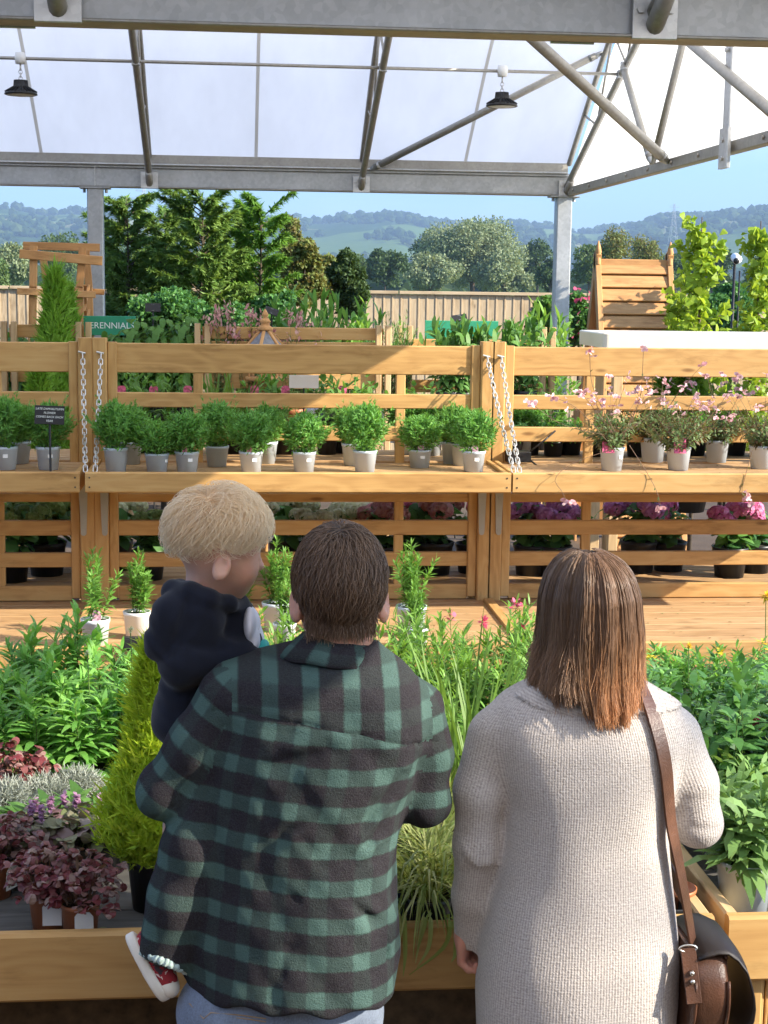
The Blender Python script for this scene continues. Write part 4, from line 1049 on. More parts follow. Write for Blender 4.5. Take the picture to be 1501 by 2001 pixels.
def jcls(c):
    t = MT(c); ra = chain(c, RA, RAr, .02) - .0; la = chain(c, LA, LAr, .02)
    k = np.zeros(len(c), int); k[(ra < t) & (ra < .01)] = 1; k[(la < t) & (la < .012)] = 2
    zs = np.interp(c[:, 0], [a[0] for a in yoke], [a[2] for a in yoke]); k[(k == 0) & (c[:, 2] > zs)] = 3
    fl = chain(c, FLP, FLr); k[(k == 0) & (fl < t - .004)] = 4
    return k
def armuv(V, pts, r):
    best = np.full(len(V), 9.); out = np.zeros((len(V), 2)); l0 = 0
    for a, b in zip(pts, pts[1:]):
        a, b = A(*a), A(*b); ba = b - a; L = np.linalg.norm(ba); d = ba / L; t = np.clip((V - a) @ d, -.08, L + .03); q = V - a - t[:, None] * d
        dd = np.linalg.norm(V - a - np.clip(t, 0, L)[:, None] * d, axis=1); x = nrm(np.cross(d, A(0, 1, 0))); y = np.cross(d, x)
        ang = np.arctan2(q @ x, q @ y); k = dd < best; best[k] = dd[k]; out[k] = np.stack([ang * r + .01, t + l0], 1)[k]; l0 += L
    return out
def torso_uv(V, cen, L):
    cx, cy, a, b = L.at(cen[:, 2]); cx0, cy0, a0, b0 = L.at(V[:, 2])
    return np.stack([np.arctan2(V[:, 0] - cx0, -(V[:, 1] - cy0) * 1.25) * .188, V[:, 2]], 1)
def juv(V, c, cen):
    if c == 1: return armuv(V, RA, .05)
    if c == 2: return armuv(V, LA, .055)
    uv = torso_uv(V, cen, MT)
    if c == 3: uv[:, 1] = V[:, 2] + 100.0; uv[:, 0] = (V[:, 0] - .12) * 1.02 + .012
    else: uv[:, 1] = V[:, 2] - .12 * (V[:, 0] - .1) ** 2 + .05 * (V[:, 0] - .1)
    return uv
body_obj('jacket', jacket, (-.26, 2.72, zhem - .03), (.47, 3.30, 1.62), .006, M['plaid'], man, juv, jcls, snap=yoke)
# collar: folded band round the neck
def band(name, rows, mat, parent, uvs, a0=-2.6, a1=2.6, n=60):
    """rows: (cx, cy, cz, a, b, tilt) rings from inside top to inside bottom"""
    V = []; th = np.linspace(a0, a1, n)
    for cx, cy, cz, a, b, tl in rows: V.append(np.stack([cx + a * np.sin(th), cy - b * np.cos(th), cz + tl * np.sin(th) - .03 * (1 - np.cos(th)) * .5 + .0012 * np.sin(th * 9)], 1))
    V = np.concatenate(V); F = []; U = []
    for i in range(len(rows) - 1):
        for j in range(n - 1): F.append((i * n + j, i * n + j + 1, (i + 1) * n + j + 1, (i + 1) * n + j)); U.append([(th[j] * .09, uvs[i]), (th[j + 1] * .09, uvs[i]), (th[j + 1] * .09, uvs[i + 1]), (th[j] * .09, uvs[i + 1])])
    return link(name, mesh_np(name, V, [np.array(F)[:, ::-1]], [np.array(U)[:, ::-1]], smooth=True), mat, parent)
ct, cb = P(666, 1256, 2.90), P(655, 1300, 2.87); cx = P(668, 1260, YM).x; cx2 = P(655, 1300, YM).x
band('collar', [(cx, 2.975, ct.z - .03, .064, .060, -.016), (cx, 2.975, ct.z, .070, .066, -.017), (cx, 2.975, ct.z + .004, .074, .070, -.017), (cx, 2.973, ct.z - .001, .079, .074, -.017), ((cx + cx2) / 2 + .004, 2.97, (ct.z + cb.z) / 2, .098, .088, -.016), (cx2 + .008, 2.966, cb.z - .004, .121, .104, -.015), (cx2 + .008, 2.966, cb.z - .008, .118, .100, -.015), (cx2, 2.968, cb.z + .012, .088, .084, -.012)],
     M['plaid'], man, [100.2, 100.21, 100.22, 100.23, 100.25, 100.29, 100.3, 100.31])
# hem lining of the flap
mb = MB(); hp_ = []
for k in range(60):
    t0 = k / 59; hp_.append(A(*P(267 + 112 * t0, 1854 + 45 * t0, 2.955 - .058 * math.sin(t0 * 3.14))) + A(0, -.002, -.003 + .0012 * math.sin(k * 2.1)))
mb.tube(hp_, [.0075 + .0012 * math.sin(k * 1.3) for k in range(60)], 8)
mb.build('fleece_lining', M['fleece'], man, True)
# jeans and shoes
HIPL, HIPR = P(455, 1960, 2.95), P(640, 1960, 2.95)
def jeans(p):
    d = Loft([(zhem - .10, .112, 2.95, .162, .110), (zhem + .02, .115, 2.95, .158, .112), (zhem + .12, .115, 2.95, .145, .10)])(p)
    for s, h in ((-1, HIPL), (1, HIPR)):
        k = (h.x + s * -.005, 2.955, .47); d = smin(d, chain(p, [(h.x + s * .012, 2.95, zhem - .06), k, (k[0] + s * .01, 2.93, .07)], [.098, .070, .062], .03), .03)
    return d + .003 * wob(p, 1.1, 30) + .002 * np.sin(p[:, 2] * 90) * np.exp(-((p[:, 2] - .15) / .12) ** 2)
body_obj('jeans', jeans, (-.16, 2.76, .03), (.36, 3.12, zhem + .14), .008, M['denim'], man)
mb = MB()
pts = [A(*hit(jeans, x, y)) + A(0, -.0015, 0) for x, y in ((352, 1945), (372, 1962), (398, 1990), (412, 1978), (470, 1983), (520, 1990))]
mb.tube(pts, .0013, 6); pts2 = [q + A(0, 0, -.006) for q in pts[2:]]; mb.tube(pts2, .0012, 6)
mb.build('pocket_stitching', M['stitch'], man, True)
def shoes(p):
    d = None
    for s in (-1, 1):
        c = A(.10 + s * .09, 2.95, .0); e = smin(ell(p, c + A(0, .10, .045), (.05, .10, .045)), ell(p, c + A(0, 0.0, .05), (.042, .07, .055)), .04); e = smax(e, -p[:, 2] + .001, .01); d = e if d is None else np.minimum(d, e)
    return d
body_obj('shoes', shoes, (-.1, 2.8, -.01), (.32, 3.2, .14), .01, M['shoe_dark'], man)
HC = A(*P(664, 1128, 2.975)); HB = basis((.02, 1, -.05))
def man_body(p):
    d = head_sdf(p, HC, HB, 1.0)
    nb = A(*P(660, 1300, 2.965)); d = smin(d, chain(p, [HC + A(0, -.012, -.06), HC + A(-.001, -.012, -.10), nb], [.058, .060, .068], .02), .022)
    d = smin(d, Loft([(zhem - .02, .115, 2.95, .13, .075), (1.25, .14, 2.955, .14, .075), (1.40, .15, 2.957, .13, .07), (1.5, .17, 2.96, .06, .055)])(p), .03)
    d = smin(d, chain(p, [P(800, 1392, 2.95), P(834, 1565, 2.945), P(748, 1566, 3.19)], [.042, .034, .026]), .02)
    d = smin(d, chain(p, [P(458, 1372, 2.95), P(322, 1546, 2.97), P(420, 1578, 3.20)], [.042, .034, .026]), .02)
    d = smin(d, hand_sdf(p, P(735, 1566, 3.215), (-.6, .7, .1), (0, 0, -1), 1.0, .9, 1), .01)
    d = smin(d, hand_sdf(p, P(432, 1580, 3.215), (.6, .75, .1), (0, 0, 1), 1.0, .7, 1), .01)
    for s, h in ((-1, HIPL), (1, HIPR)): d = smin(d, chain(p, [(h.x + s * -.01, 2.95, zhem - .03), (h.x + s * -.005, 2.955, .47), (h.x + s * .01, 2.94, .08)], [.06, .05, .04]), .02)
    return d
body_obj('body', man_body, (-.26, 2.78, .0), (.46, 3.40, HC[2] + .12), .006, M['skin'], man)
# hair
def scalp_paths(Cn, B, rad, whorl, N, L, K, keep, lift, wave, s=1.0, clump=0, seed=1, down=.5, tipkeep=None, twv=.25):
    """hair running from the whorl over an ellipsoid (radii rad, basis B)"""
    g = np.random.default_rng(seed); out = []
    rad = A(*rad); wdir = nrm(A(*whorl))
    d = nrm(g.normal(size=(N * 4, 3)) + A(0, 0, .35)); d = d[keep(d)][:N]; n = len(d)
    pos = d.copy(); pts = np.zeros((n, K, 3)); ph = g.uniform(0, 6.28, n); Ls = L * g.uniform(.65, 1.15, n)
    cl = None
    if clump:
        cc = nrm(g.normal(size=(clump, 3))); cl = cc[np.argmax(d @ cc.T, axis=1)]
    tw = g.normal(0, twv, n)
    for k in range(K):
        t = k / (K - 1); r = 1 + (lift * np.sin(min(1, t * 1.2) * math.pi * .75)) * (1 + .5 * np.sin(ph))
        pts[:, k] = pos * rad * r[:, None]
        fl = pos - wdir; fl = fl - pos * (fl * pos).sum(1)[:, None]; fl = nrm(fl) + A(0, 0, -down) 
        sw = np.cross(pos, fl); fl = fl + sw * (tw + wave * np.sin(ph + t * 5))[:, None]
        if cl is not None: fl = fl + (cl - pos) * .9 * t
        fl = fl - pos * (fl * pos).sum(1)[:, None]; fl = nrm(fl)
        pos = nrm(pos + fl * (Ls / (K - 1) / rad.mean())[:, None])
    if tipkeep is not None: pts = pts[tipkeep(pos)]
    return A(*Cn) + pts @ np.array(B).T
def man_hairline(q): # local coords (right, forward, up)/radii
    return (q[:, 2] > -.62 - .35 * np.clip(-q[:, 1], 0, 1) + .75 * np.clip(q[:, 1] + .05, 0, 1)) & ~((np.abs(q[:, 0]) > .86) & (q[:, 2] < -.34) & (q[:, 1] > -.42))
man_tip = lambda q: ~((np.abs(q[:, 0]) > .80) & (q[:, 2] < -.36) & (q[:, 1] > -.48))
RH = A(.083, .103, .097)
def man_shell(p):
    q = (p - HC) @ HB; d = ell(q, (0, -.008, 0), RH + A(.004, .004, .006)) + .0018 * np.sin(q[:, 0] * 160 + 3 * np.sin(q[:, 2] * 40)) * np.cos(q[:, 2] * 30)
    d = smin(d, ell(q, (0, -.046, -.068), (.062, .046, .040)), .03)
    hl = -.074 + .5 * np.clip(q[:, 1] + .045, 0, .2) + .006 * np.sin(q[:, 0] * 130)
    d = d + .011 * np.clip((hl + .035 - q[:, 2]) / .035, 0, 1)
    d = smax(d, hl - q[:, 2], .006); d = smax(d, (np.abs(q[:, 0]) - .070) * 1.0 + np.clip(-.03 - q[:, 2], 0, 1) * 0 - np.where((q[:, 2] < -.028) & (q[:, 1] > -.045), 0, .06), .004)
    return smax(d, q[:, 1] - .078 - q[:, 2] * .2, .01)
body_obj('hair', man_shell, HC - .16, HC + .16, .005, M['under_brown'], man)
hp = [scalp_paths(HC + HB @ A(0, -.008, 0), HB, RH + A(-.001, -.001, .002), (.05, -.35, .94), 9000, .060, 8, man_hairline, .060, .32, clump=420, seed=4, down=.6, tipkeep=man_tip), scalp_paths(HC + HB @ A(0, -.008, 0), HB, RH + A(.0, .0, .002), (-.1, -.30, .94), 4000, .075, 8, man_hairline, .09, .5, clump=300, seed=6, down=.5, tipkeep=man_tip)]
strands('hair_strands', np.concatenate(hp), M['hair_brown'], man, .0009, .0004)
g = np.random.default_rng(5); nn = 2600; x0 = g.uniform(-.066, .066, nn); base = np.stack([x0, -.085 + .9 * x0 ** 2 * 6 + g.uniform(-.004, .01, nn), g.uniform(-.088, -.03, nn)], 1)
tt = np.linspace(0, 1, 5); nape = base[:, None] + np.stack([np.outer(g.normal(0, .004, nn) - .15 * x0 * .1, tt), np.outer(g.uniform(.0, .006, nn), tt), np.outer(-g.uniform(.012, .034, nn), tt)], -1)
strands('nape_strands', HC + nape @ HB.T, M['hair_brown'], man, .0007, .0003)

# ------------------------------------------------------------------ the toddler
kid = thing('person', 'blond toddler in a navy hooded top, carried by the man in plaid', 'person', (P(420, 1300, 3.08).x, 3.08, 1.2))
KC = A(*P(428, 1050, 3.08)); KB = basis((.955, .29, -.17))
def kid_torso(p):
    d = chain(p, [P(412, 1190, 3.10), P(425, 1290, 3.11), P(438, 1420, 3.12)], [.064, .078, .088], .03)
    d = smin(d, ell(p, P(470, 1250, 3.12), (.045, .07, .075)), .03)
    d = smin(d, chain(p, [P(392, 1205, 3.035), P(362, 1292, 3.02), P(470, 1282, 3.04)], [.050, .047, .036], .02), .015)
    d = smin(d, chain(p, [P(440, 1200, 3.16), P(470, 1290, 3.22), P(520, 1300, 3.2)], [.045, .04, .03], .02), .015)
    d = smin(d, chain(p, [P(350, 1300, 3.06), P(362, 1400, 3.08), P(420, 1460, 3.1)], [.035, .06, .07], .03), .03)
    hood = chain(p, [P(372, 1168, 3.04), P(338, 1200, 3.02), P(322, 1262, 3.02)], [.030, .037, .033], .02)
    hood = smin(hood, chain(p, [P(322, 1255, 3.04), P(348, 1278, 3.03)], [.035, .028], .02), .02)
    rim = chain(p, [P(338, 1158, 3.06), P(372, 1163, 3.02), P(412, 1172, 3.01), P(450, 1180, 3.04), P(470, 1186, 3.10)], [.022, .020, .018, .017, .016], .012)
    rim = smin(rim, chain(p, [P(338, 1158, 3.06), P(350, 1146, 3.12), P(400, 1150, 3.16)], [.020, .018, .018], .01), .01)
    d = smin(smin(d, hood, .008), rim, .006)
    cr = [([P(330, 1170, 2.98), P(318, 1230, 2.97), P(325, 1280, 2.98)], .005, .007), ([P(370, 1165, 2.99), P(355, 1215, 2.98), P(350, 1260, 2.98)], .007, .007), ([P(410, 1230, 2.98), P(390, 1262, 2.98)], .005, .008), ([P(375, 1262, 2.98), P(420, 1268, 2.99), P(450, 1262, 3.0)], .006, .008), ([P(440, 1215, 3.0), P(465, 1245, 3.02)], .004, .008)]
    for q, a, w in cr: d = d + 1.7 * a * np.exp(-(polydist(p, q) / w) ** 2)
    return d + .0022 * wob(p, 2.2, 60) + .0045 * wob(p, .9, 31) + .0016 * np.sin(p[:, 2] * 150 + 60 * p[:, 0] + 3 * np.sin(p[:, 0] * 40)) * np.clip(np.sin(p[:, 0] * 25 + p[:, 2] * 12), 0, 1)
def kid_mi(c):
    m = np.zeros(len(c), int)
    f = lambda px, py, Y: A(*P(px, py, Y))
    q = np.array([((v - A(0, 0, CAMH)) @ np.array(CM)) for v in c]); X = 750.5 + FPX * q[:, 0] / -q[:, 2]; Z = 1000.5 - FPX * q[:, 1] / -q[:, 2]
    x, z = c[:, 0], c[:, 2]; a = f(492, 1200, 3.1); b = f(512, 1262, 3.12); t = f(508, 1278, 3.12)
    m[(polydist(c * A(1, .5, 1), [a * A(1, .5, 1), b * A(1, .5, 1)]) < .014) & (c[:, 1] > 3.055)] = 1
    m[(np.linalg.norm((c - t) * A(1, .4, 1), axis=1) < .022) & (c[:, 1] > 3.05)] = 2
    return m
body_obj('hooded_top', kid_torso, (-.32, 2.92, 1.15), (.10, 3.32, 1.62), .0055, [M['navy'], M['print_white'], M['print_teal']], kid, mifn=kid_mi)
print_w = lambda p: smin(ell(p, P(488, 1222, 3.075), (.013, .05, .036)), ell(p, P(497, 1250, 3.08), (.012, .05, .024)), .01)
print_t = lambda p: smin(ell(p, P(506, 1276, 3.065), (.014, .045, .017)), ell(p, P(517, 1262, 3.075), (.010, .03, .012)), .006)
body_obj('chest_print', print_w, A(*P(500, 1235, 3.08)) - .09, A(*P(500, 1235, 3.08)) + .09, .004, M['print_white'], kid); body_obj('chest_print', print_t, A(*P(508, 1272, 3.07)) - .07, A(*P(508, 1272, 3.07)) + .07, .004, M['print_teal'], kid)
def kid_body(p):
    d = head_sdf(p, KC, KB, 1.03, True)
    d = smin(d, chain(p, [KC + A(-.012, 0, -.045), P(398, 1190, 3.09)], [.046, .044]), .022)
    d = smin(d, chain(p, [P(412, 1200, 3.10), P(438, 1420, 3.12)], [.055, .07]), .03)
    d = smin(d, hand_sdf(p, P(488, 1283, 3.05), (.8, .5, -.05), (0, .3, -1), .55, .8, 1), .006)
    d = smin(d, chain(p, [P(392, 1205, 3.035), P(362, 1292, 3.02), P(480, 1283, 3.045)], [.03, .025, .017]), .01)
    # leg beside the man, under his overshirt, down to the foot
    d = smin(d, chain(p, [P(430, 1440, 3.08), P(360, 1560, 2.98), P(345, 1740, 2.965), P(305, 1850, 2.965)], [.06, .04, .03, .024]), .03)
    return d
body_obj('body', kid_body, (-.34, 2.88, .88), (.12, 3.3, KC[2] + .11), .0045, M['skin_child'], kid)
def kid_shell(p):
    q = (p - KC) @ KB; d = ell(q, (0, -.003, .008), (.075, .087, .079))
    hl = -.050 + 1.0 * np.clip(q[:, 1] - .015, 0, .2) * .55 + .006 * np.sin(q[:, 1] * 120)
    hl = hl - .022 * np.exp(-((q[:, 1] + .06) / .035) ** 2)
    d = smax(d, hl - q[:, 2], .012); d = d + .0035 * np.sin(q[:, 0] * 75 + q[:, 2] * 60) * np.sin(q[:, 1] * 65 + q[:, 2] * 30)
    d = smax(d, -ell(np.stack([np.abs(q[:, 0]), q[:, 1], q[:, 2]], 1), (.080, -.006, -.052), (.02, .020, .028)), .006)
    return d
body_obj('hair', kid_shell, KC - .13, KC + .13, .0045, M['under_blond'], kid)
kk = lambda q: (q[:, 2] > -.50 + .75 * np.clip(q[:, 1] - .1, 0, 1) * .8) & ~((np.abs(q[:, 0]) > .8) & (q[:, 2] < -.32) & (q[:, 1] > -.35))
kt = lambda q: (q[:, 2] > -.62 - .1 * np.clip(-q[:, 1], 0, 1) + .60 * np.clip(q[:, 1] - .05, 0, 1)) & ~((np.abs(q[:, 0]) > .72) & (q[:, 2] < -.42) & (q[:, 1] > -.40))
kp = [scalp_paths(KC + KB @ A(0, -.003, .008), KB, (.075, .087, .079), (.25, -.45, .86), 11000, .085, 10, kk, .09, .5, clump=160, seed=11, down=.45, tipkeep=kt, twv=.15),
      scalp_paths(KC + KB @ A(0, -.003, .008), KB, (.076, .088, .080), (.25, -.45, .86), 4500, .10, 10, kk, .22, 1.0, clump=140, seed=12, down=.35, tipkeep=kt, twv=.2)]
strands('hair_strands', np.concatenate(kp), M['hair_blond'], kid, .0006, .00025)
# canvas shoe
HE, TO = A(*P(280, 1828, 2.955)), A(*P(338, 1928, 2.945)); ax_ = nrm(TO - HE); sl_ = nrm(A(*P(262, 1905, 2.95)) - A(*P(318, 1870, 2.95))); sl_ = nrm(sl_ - ax_ * (sl_ @ ax_)); wd_ = np.cross(ax_, sl_)
RS = np.stack([wd_, ax_, sl_], 1); SC = (HE + TO) / 2
def shoe_up(p):
    q = (p - SC) @ RS; d = smin(ell(q, (0, .022, .004), (.027, .050, .024)), ell(q, (0, -.035, -.008), (.025, .034, .036)), .02); return smax(d, q[:, 2] - .018, .004)
def shoe_sole(p):
    q = (p - SC) @ RS; w = .029 + .004 * np.sin(q[:, 1] * 30); r = np.sqrt((q[:, 0] / w) ** 2 + (np.abs(q[:, 1]) / .076) ** 2.6) - 1
    return smax(r * .026, np.abs(q[:, 2] - .022) - .011, .006)
def shoe_toe(p):
    q = (p - SC) @ RS; return smax(ell(q, (0, .05, .006), (.027, .027, .021)), .036 - q[:, 1], .004)
sh = body_obj('shoe', shoe_up, SC - .12, SC + .12, .004, M['camo'], kid)
body_obj('sole', shoe_sole, SC - .12, SC + .12, .004, M['rubber'], sh); body_obj('toe_cap', shoe_toe, SC - .12, SC + .12, .004, M['rubber'], sh)

# ------------------------------------------------------------------ the woman
YW = 2.97
wom = thing('person', 'woman with long copper-tipped hair in an oatmeal knitted cardigan', 'person', (P(1140, 1500, YW).x, YW, 0))
WT = Loft(px_rows([(1322, 1060, 1238, 2.98, .062), (1342, 1010, 1282, 2.977, .082), (1366, 968, 1318, 2.972, .102), (1400, 950, 1338, 2.97, .118), (1440, 950, 1342, 2.97, .128), (1500, 966, 1326, 2.97, .132), (1555, 984, 1308, 2.97, .132), (1620, 981, 1300, 2.97, .130),
    (1700, 970, 1307, 2.97, .134), (1780, 952, 1315, 2.97, .142), (1860, 938, 1322, 2.97, .150), (1940, 932, 1321, 2.97, .155), (2060, 936, 1312, 2.97, .155), (2300, 950, 1300, 2.97, .15)], YW))
WL = [P(966, 1440, 2.97), P(938, 1545, 2.965), P(931, 1650, 2.975), P(919, 1750, 3.0), P(910, 1835, 3.02)]; WLr = [.052, .049, .045, .034, .023]
WR = [P(1318, 1440, 2.97), P(1352, 1530, 2.955), P(1363, 1608, 2.95), P(1262, 1606, 3.26)]; WRr = [.054, .049, .046, .034]
WF = [([A(*P(x, y, Yy)) for x, y in q], a, w) for q, a, w, Yy in (([(893, 1650), (930, 1690), (968, 1690)], -.004, .012, 2.93), ([(890, 1665), (930, 1712), (962, 1712)], .0035, .010, 2.93), ([(985, 1555), (955, 1520), (940, 1480)], .008, .009, 2.90), ([(985, 1600), (984, 1660), (962, 1760)], .007, .008, 2.93),
      ([(1300, 1590), (1305, 1520), (1318, 1450)], .008, .010, 2.89), ([(1385, 1560), (1350, 1570), (1312, 1560)], .004, .011, 2.9), ([(1400, 1620), (1360, 1622), (1315, 1600)], .004, .010, 2.9))]
SEAM = [A(*P(x, y, 2.87)) for x, y in ((905, 1432), (960, 1381), (1010, 1374), (1060, 1390), (1120, 1400), (1190, 1403), (1245, 1398))]
zlow = .60
PKT = [A(*P(x, y, 2.9)) for x, y in ((962, 1795), (948, 1860), (950, 2010))]
def cardi(p):
    t = WT(p); arms = np.minimum(chain(p, WL, WLr, .02), chain(p, WR, WRr, .02))
    for q, a, w in WF: arms = arms + a * np.exp(-(polydist(p, q) / w) ** 2)
    t = smin(t, arms, .028)
    t = t + .009 * np.exp(-(polydist(p, SEAM) / .006) ** 2) * (p[:, 1] < 2.95)
    zs = np.interp(p[:, 0], [a[0] for a in SEAM], [a[2] for a in SEAM])
    t = t - .006 * ((p[:, 2] > zs) & (p[:, 1] < 2.95))
    t = t + .0020 * wob(p, .7, 22) + .0026 * np.sin(p[:, 0] * 38 + 2 * np.sin(p[:, 2] * 5)) * np.clip((1.25 - p[:, 2]) * 2, 0, 1)
    # patch pocket edge at her left hip
    t = t + .006 * np.exp(-(polydist(p, PKT) / .005) ** 2)
    t = smax(t, zlow - p[:, 2], .01)
    return smax(t, ((p - A(*WL[-1])) @ nrm(A(*WL[-1]) - A(*WL[-2]))) - .012 - 9 * (np.linalg.norm(p - A(*WL[-1]), axis=1) > .06), .003)
def wcls(c):
    t = WT(c); la = chain(c, WL, WLr); ra = chain(c, WR, WRr); k = np.zeros(len(c), int); k[(la < t) & (la < .012)] = 1; k[(ra < t) & (ra < .012)] = 2
    zs = np.interp(c[:, 0], [a[0] for a in SEAM], [a[2] for a in SEAM]); k[(k == 0) & (c[:, 2] > zs) & (c[:, 1] < 2.95)] = 3; return k
def wuv(V, c, cen):
    if c in (1, 2): return armuv(V, WL if c == 1 else WR, .048)
    u = torso_uv(V, cen, WT)
    if c == 3: u = np.stack([V[:, 2] * 1.0 + .35 * V[:, 0], V[:, 0]], 1)
    return u
body_obj('cardigan', cardi, (.40, 2.76, zlow - .03), (1.04, 3.34, 1.52), .0055, M['knit'], wom, wuv, wcls)
WHC = A(*P(1152, 1172, 2.985)); WHB = basis((.03, 1, -.06))
wl_hand = lambda p: hand_sdf(p, P(909, 1812, 3.02), (.05, .12, -1), (.85, -.5, 0), .84, 1.5, -1)
def wom_body(p):
    d = head_sdf(p, WHC, WHB, .95); d = smin(d, chain(p, [WHC + A(0, -.01, -.06), P(1150, 1380, 2.98)], [.052, .058]), .02)
    d = smin(d, Loft([(.6, .68, 2.97, .15, .10), (1.1, .68, 2.97, .13, .095), (1.3, .69, 2.97, .15, .09), (1.4, .69, 2.975, .1, .06)])(p), .03)
    d = smin(d, chain(p, WL, [.042, .036, .032, .026, .021]), .015); d = smin(d, chain(p, WR, [.042, .036, .033, .024]), .015)
    d = smin(d, hand_sdf(p, P(1255, 1606, 3.275), (-.8, .5, 0), (0, 0, -1), .92, .8, 1), .008)
    for s in (-1, 1): d = smin(d, chain(p, [(.68 + s * .08, 2.97, .8), (.68 + s * .075, 2.98, .46), (.68 + s * .08, 2.97, .09)], [.085, .055, .036]), .02)
    return d
body_obj('body', wom_body, (.38, 2.8, .04), (1.04, 3.44, WHC[2] + .11), .006, M['skin_hand'], wom, extra=[(wl_hand, A(*P(909, 1850, 3.02)) - .085, A(*P(909, 1850, 3.02)) + .085, .0026)])
def trousers(p):
    d = None
    for s in (-1, 1): e = chain(p, [(.68 + s * .075, 2.97, .85), (.68 + s * .078, 2.98, .46), (.68 + s * .08, 2.96, .08)], [.115, .07, .055], .03); d = e if d is None else smin(d, e, .03)
    return d
body_obj('trousers', trousers, (.44, 2.8, .03), (.92, 3.14, .99), .009, M['trouser'], wom)
def wshoes(p):
    d = None
    for s in (-1, 1): c = A(.68 + s * .085, 2.97, 0); e = smax(smin(ell(p, c + A(0, .09, .04), (.045, .09, .04)), ell(p, c + A(0, 0, .045), (.038, .06, .05)), .04), .001 - p[:, 2], .01); d = e if d is None else np.minimum(d, e)
    return d
body_obj('shoes', wshoes, (.52, 2.84, -.01), (.84, 3.2, .13), .01, M['shoe_dark'], wom)
# long hair: shell sections (y, left, right) and strands running down it
HR = px_rows([(1074, 1134, 1166, 2.985, .03), (1082, 1110, 1192, 2.982, .062), (1096, 1092, 1212, 2.98, .085), (1122, 1074, 1232, 2.977, .103), (1160, 1062, 1244, 2.975, .112), (1230, 1056, 1249, 2.972, .114), (1280, 1052, 1247, 2.968, .112), (1320, 1050, 1243, 2.958, .106), (1350, 1058, 1238, 2.945, .098), (1395, 1075, 1232, 2.93, .088), (1420, 1085, 1228, 2.928, .084)], 2.975)
WH = Loft(HR, 2.0)
def wshell(p):
    q = WH(p) + .009; ang = np.arctan2(p[:, 0] - WHC[0], -(p[:, 1] - 2.975))
    q = q + .0022 * np.sin(ang * 24 + 4 * np.sin(p[:, 2] * 9 + ang * 3)) + .0014 * np.sin(ang * 53 + p[:, 2] * 20)
    zt = P(1150, 1335, 2.9).z + .020 * np.abs(np.sin(ang * 2.2)) + .012 * np.sin(ang * 17); q = smax(q, zt - p[:, 2], .015)
    fr = (p - WHC) @ WHB; return smax(q, -ell(fr, (0, .10, -.08), (.062, .09, .12)), .01)
body_obj('hair', wshell, (WHC[0] - .13, 2.83, P(0, 1440, 2.9).z), (WHC[0] + .13, 3.12, WHC[2] + .12), .0055, M['under_long'], wom)
g = np.random.default_rng(21); N, K = 17000, 18
ang = g.uniform(-2.3, 2.3, N); clc = np.sort(g.uniform(-2.3, 2.3, 130)); ci = clc[np.argmin(np.abs(ang[:, None] - clc[None]), axis=1)]
ztop = HR[0][0]; s0 = g.uniform(0, 1, N) ** 1.3 * .16
zend = P(1150, 1372, 2.88).z + .008 * np.sin(ci * 23 + 1) - .014 * np.exp(-((ci - .25) / .55) ** 2) + .028 * np.clip((-.25 - ci) * 3, 0, 1) - np.abs(g.normal(0, .012, N)) + np.where(g.random(N) < .25, g.uniform(0, .06, N), 0)
pts = np.zeros((N, K, 3)); wv = g.uniform(0, 6.28, N); rad_off = g.uniform(-.008, .004, N); stray = g.random(N) < .03
for k in range(K):
    t = k / (K - 1); z = ztop - s0 - .002 + (zend - ztop + s0) * t; cx_, cy_, a_, b_ = WH.at(z)
    an = ang + (ci - ang) * .28 * t ** 1.3 + .05 * np.sin(wv + t * 5) * t + .05 * np.sin(ci * 9 + t * 4.5) * t
    flick = np.where(stray, .012, .0) * t ** 2 + .010 * np.clip(t - .8, 0, 1) * 5 * (np.sin(ci * 31) * .5 + (ang < -.5) * 1.4)
    ro = rad_off + flick + .004 * np.sin(ci * 13 + 2 * t)
    pts[:, k] = np.stack([cx_ + (a_ + ro) * np.sin(an), cy_ - (b_ + ro) * np.cos(an), z], 1)
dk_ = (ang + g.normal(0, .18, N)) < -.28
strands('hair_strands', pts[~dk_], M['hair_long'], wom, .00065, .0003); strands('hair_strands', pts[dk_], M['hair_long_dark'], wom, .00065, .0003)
# shoulder bag and strap
bag = thing('shoulder_bag', 'brown leather saddle bag with a long strap hanging at the woman\'s right hip', 'bag', A(*P(1370, 1900, 2.93)))
sp = []
for x, y in ((1243, 1327), (1252, 1360), (1263, 1400), (1277, 1450), (1290, 1500), (1300, 1550), (1310, 1600), (1321, 1660), (1332, 1720), (1343, 1790), (1352, 1850)):
    h = hit(cardi, x, y, 2.5, 3.3, .0045); h = h if h[1] < 3.2 and h[1] > 2.6 else A(*P(x, y, 2.9)); sp.append(h)
sp = np.array(sp); 
for k in range(7, len(sp)): sp[k] = A(*P((1321, 1332, 1343, 1352)[k - 7], (1660, 1720, 1790, 1850)[k - 7], 2.875 + .004 * (k - 7)))

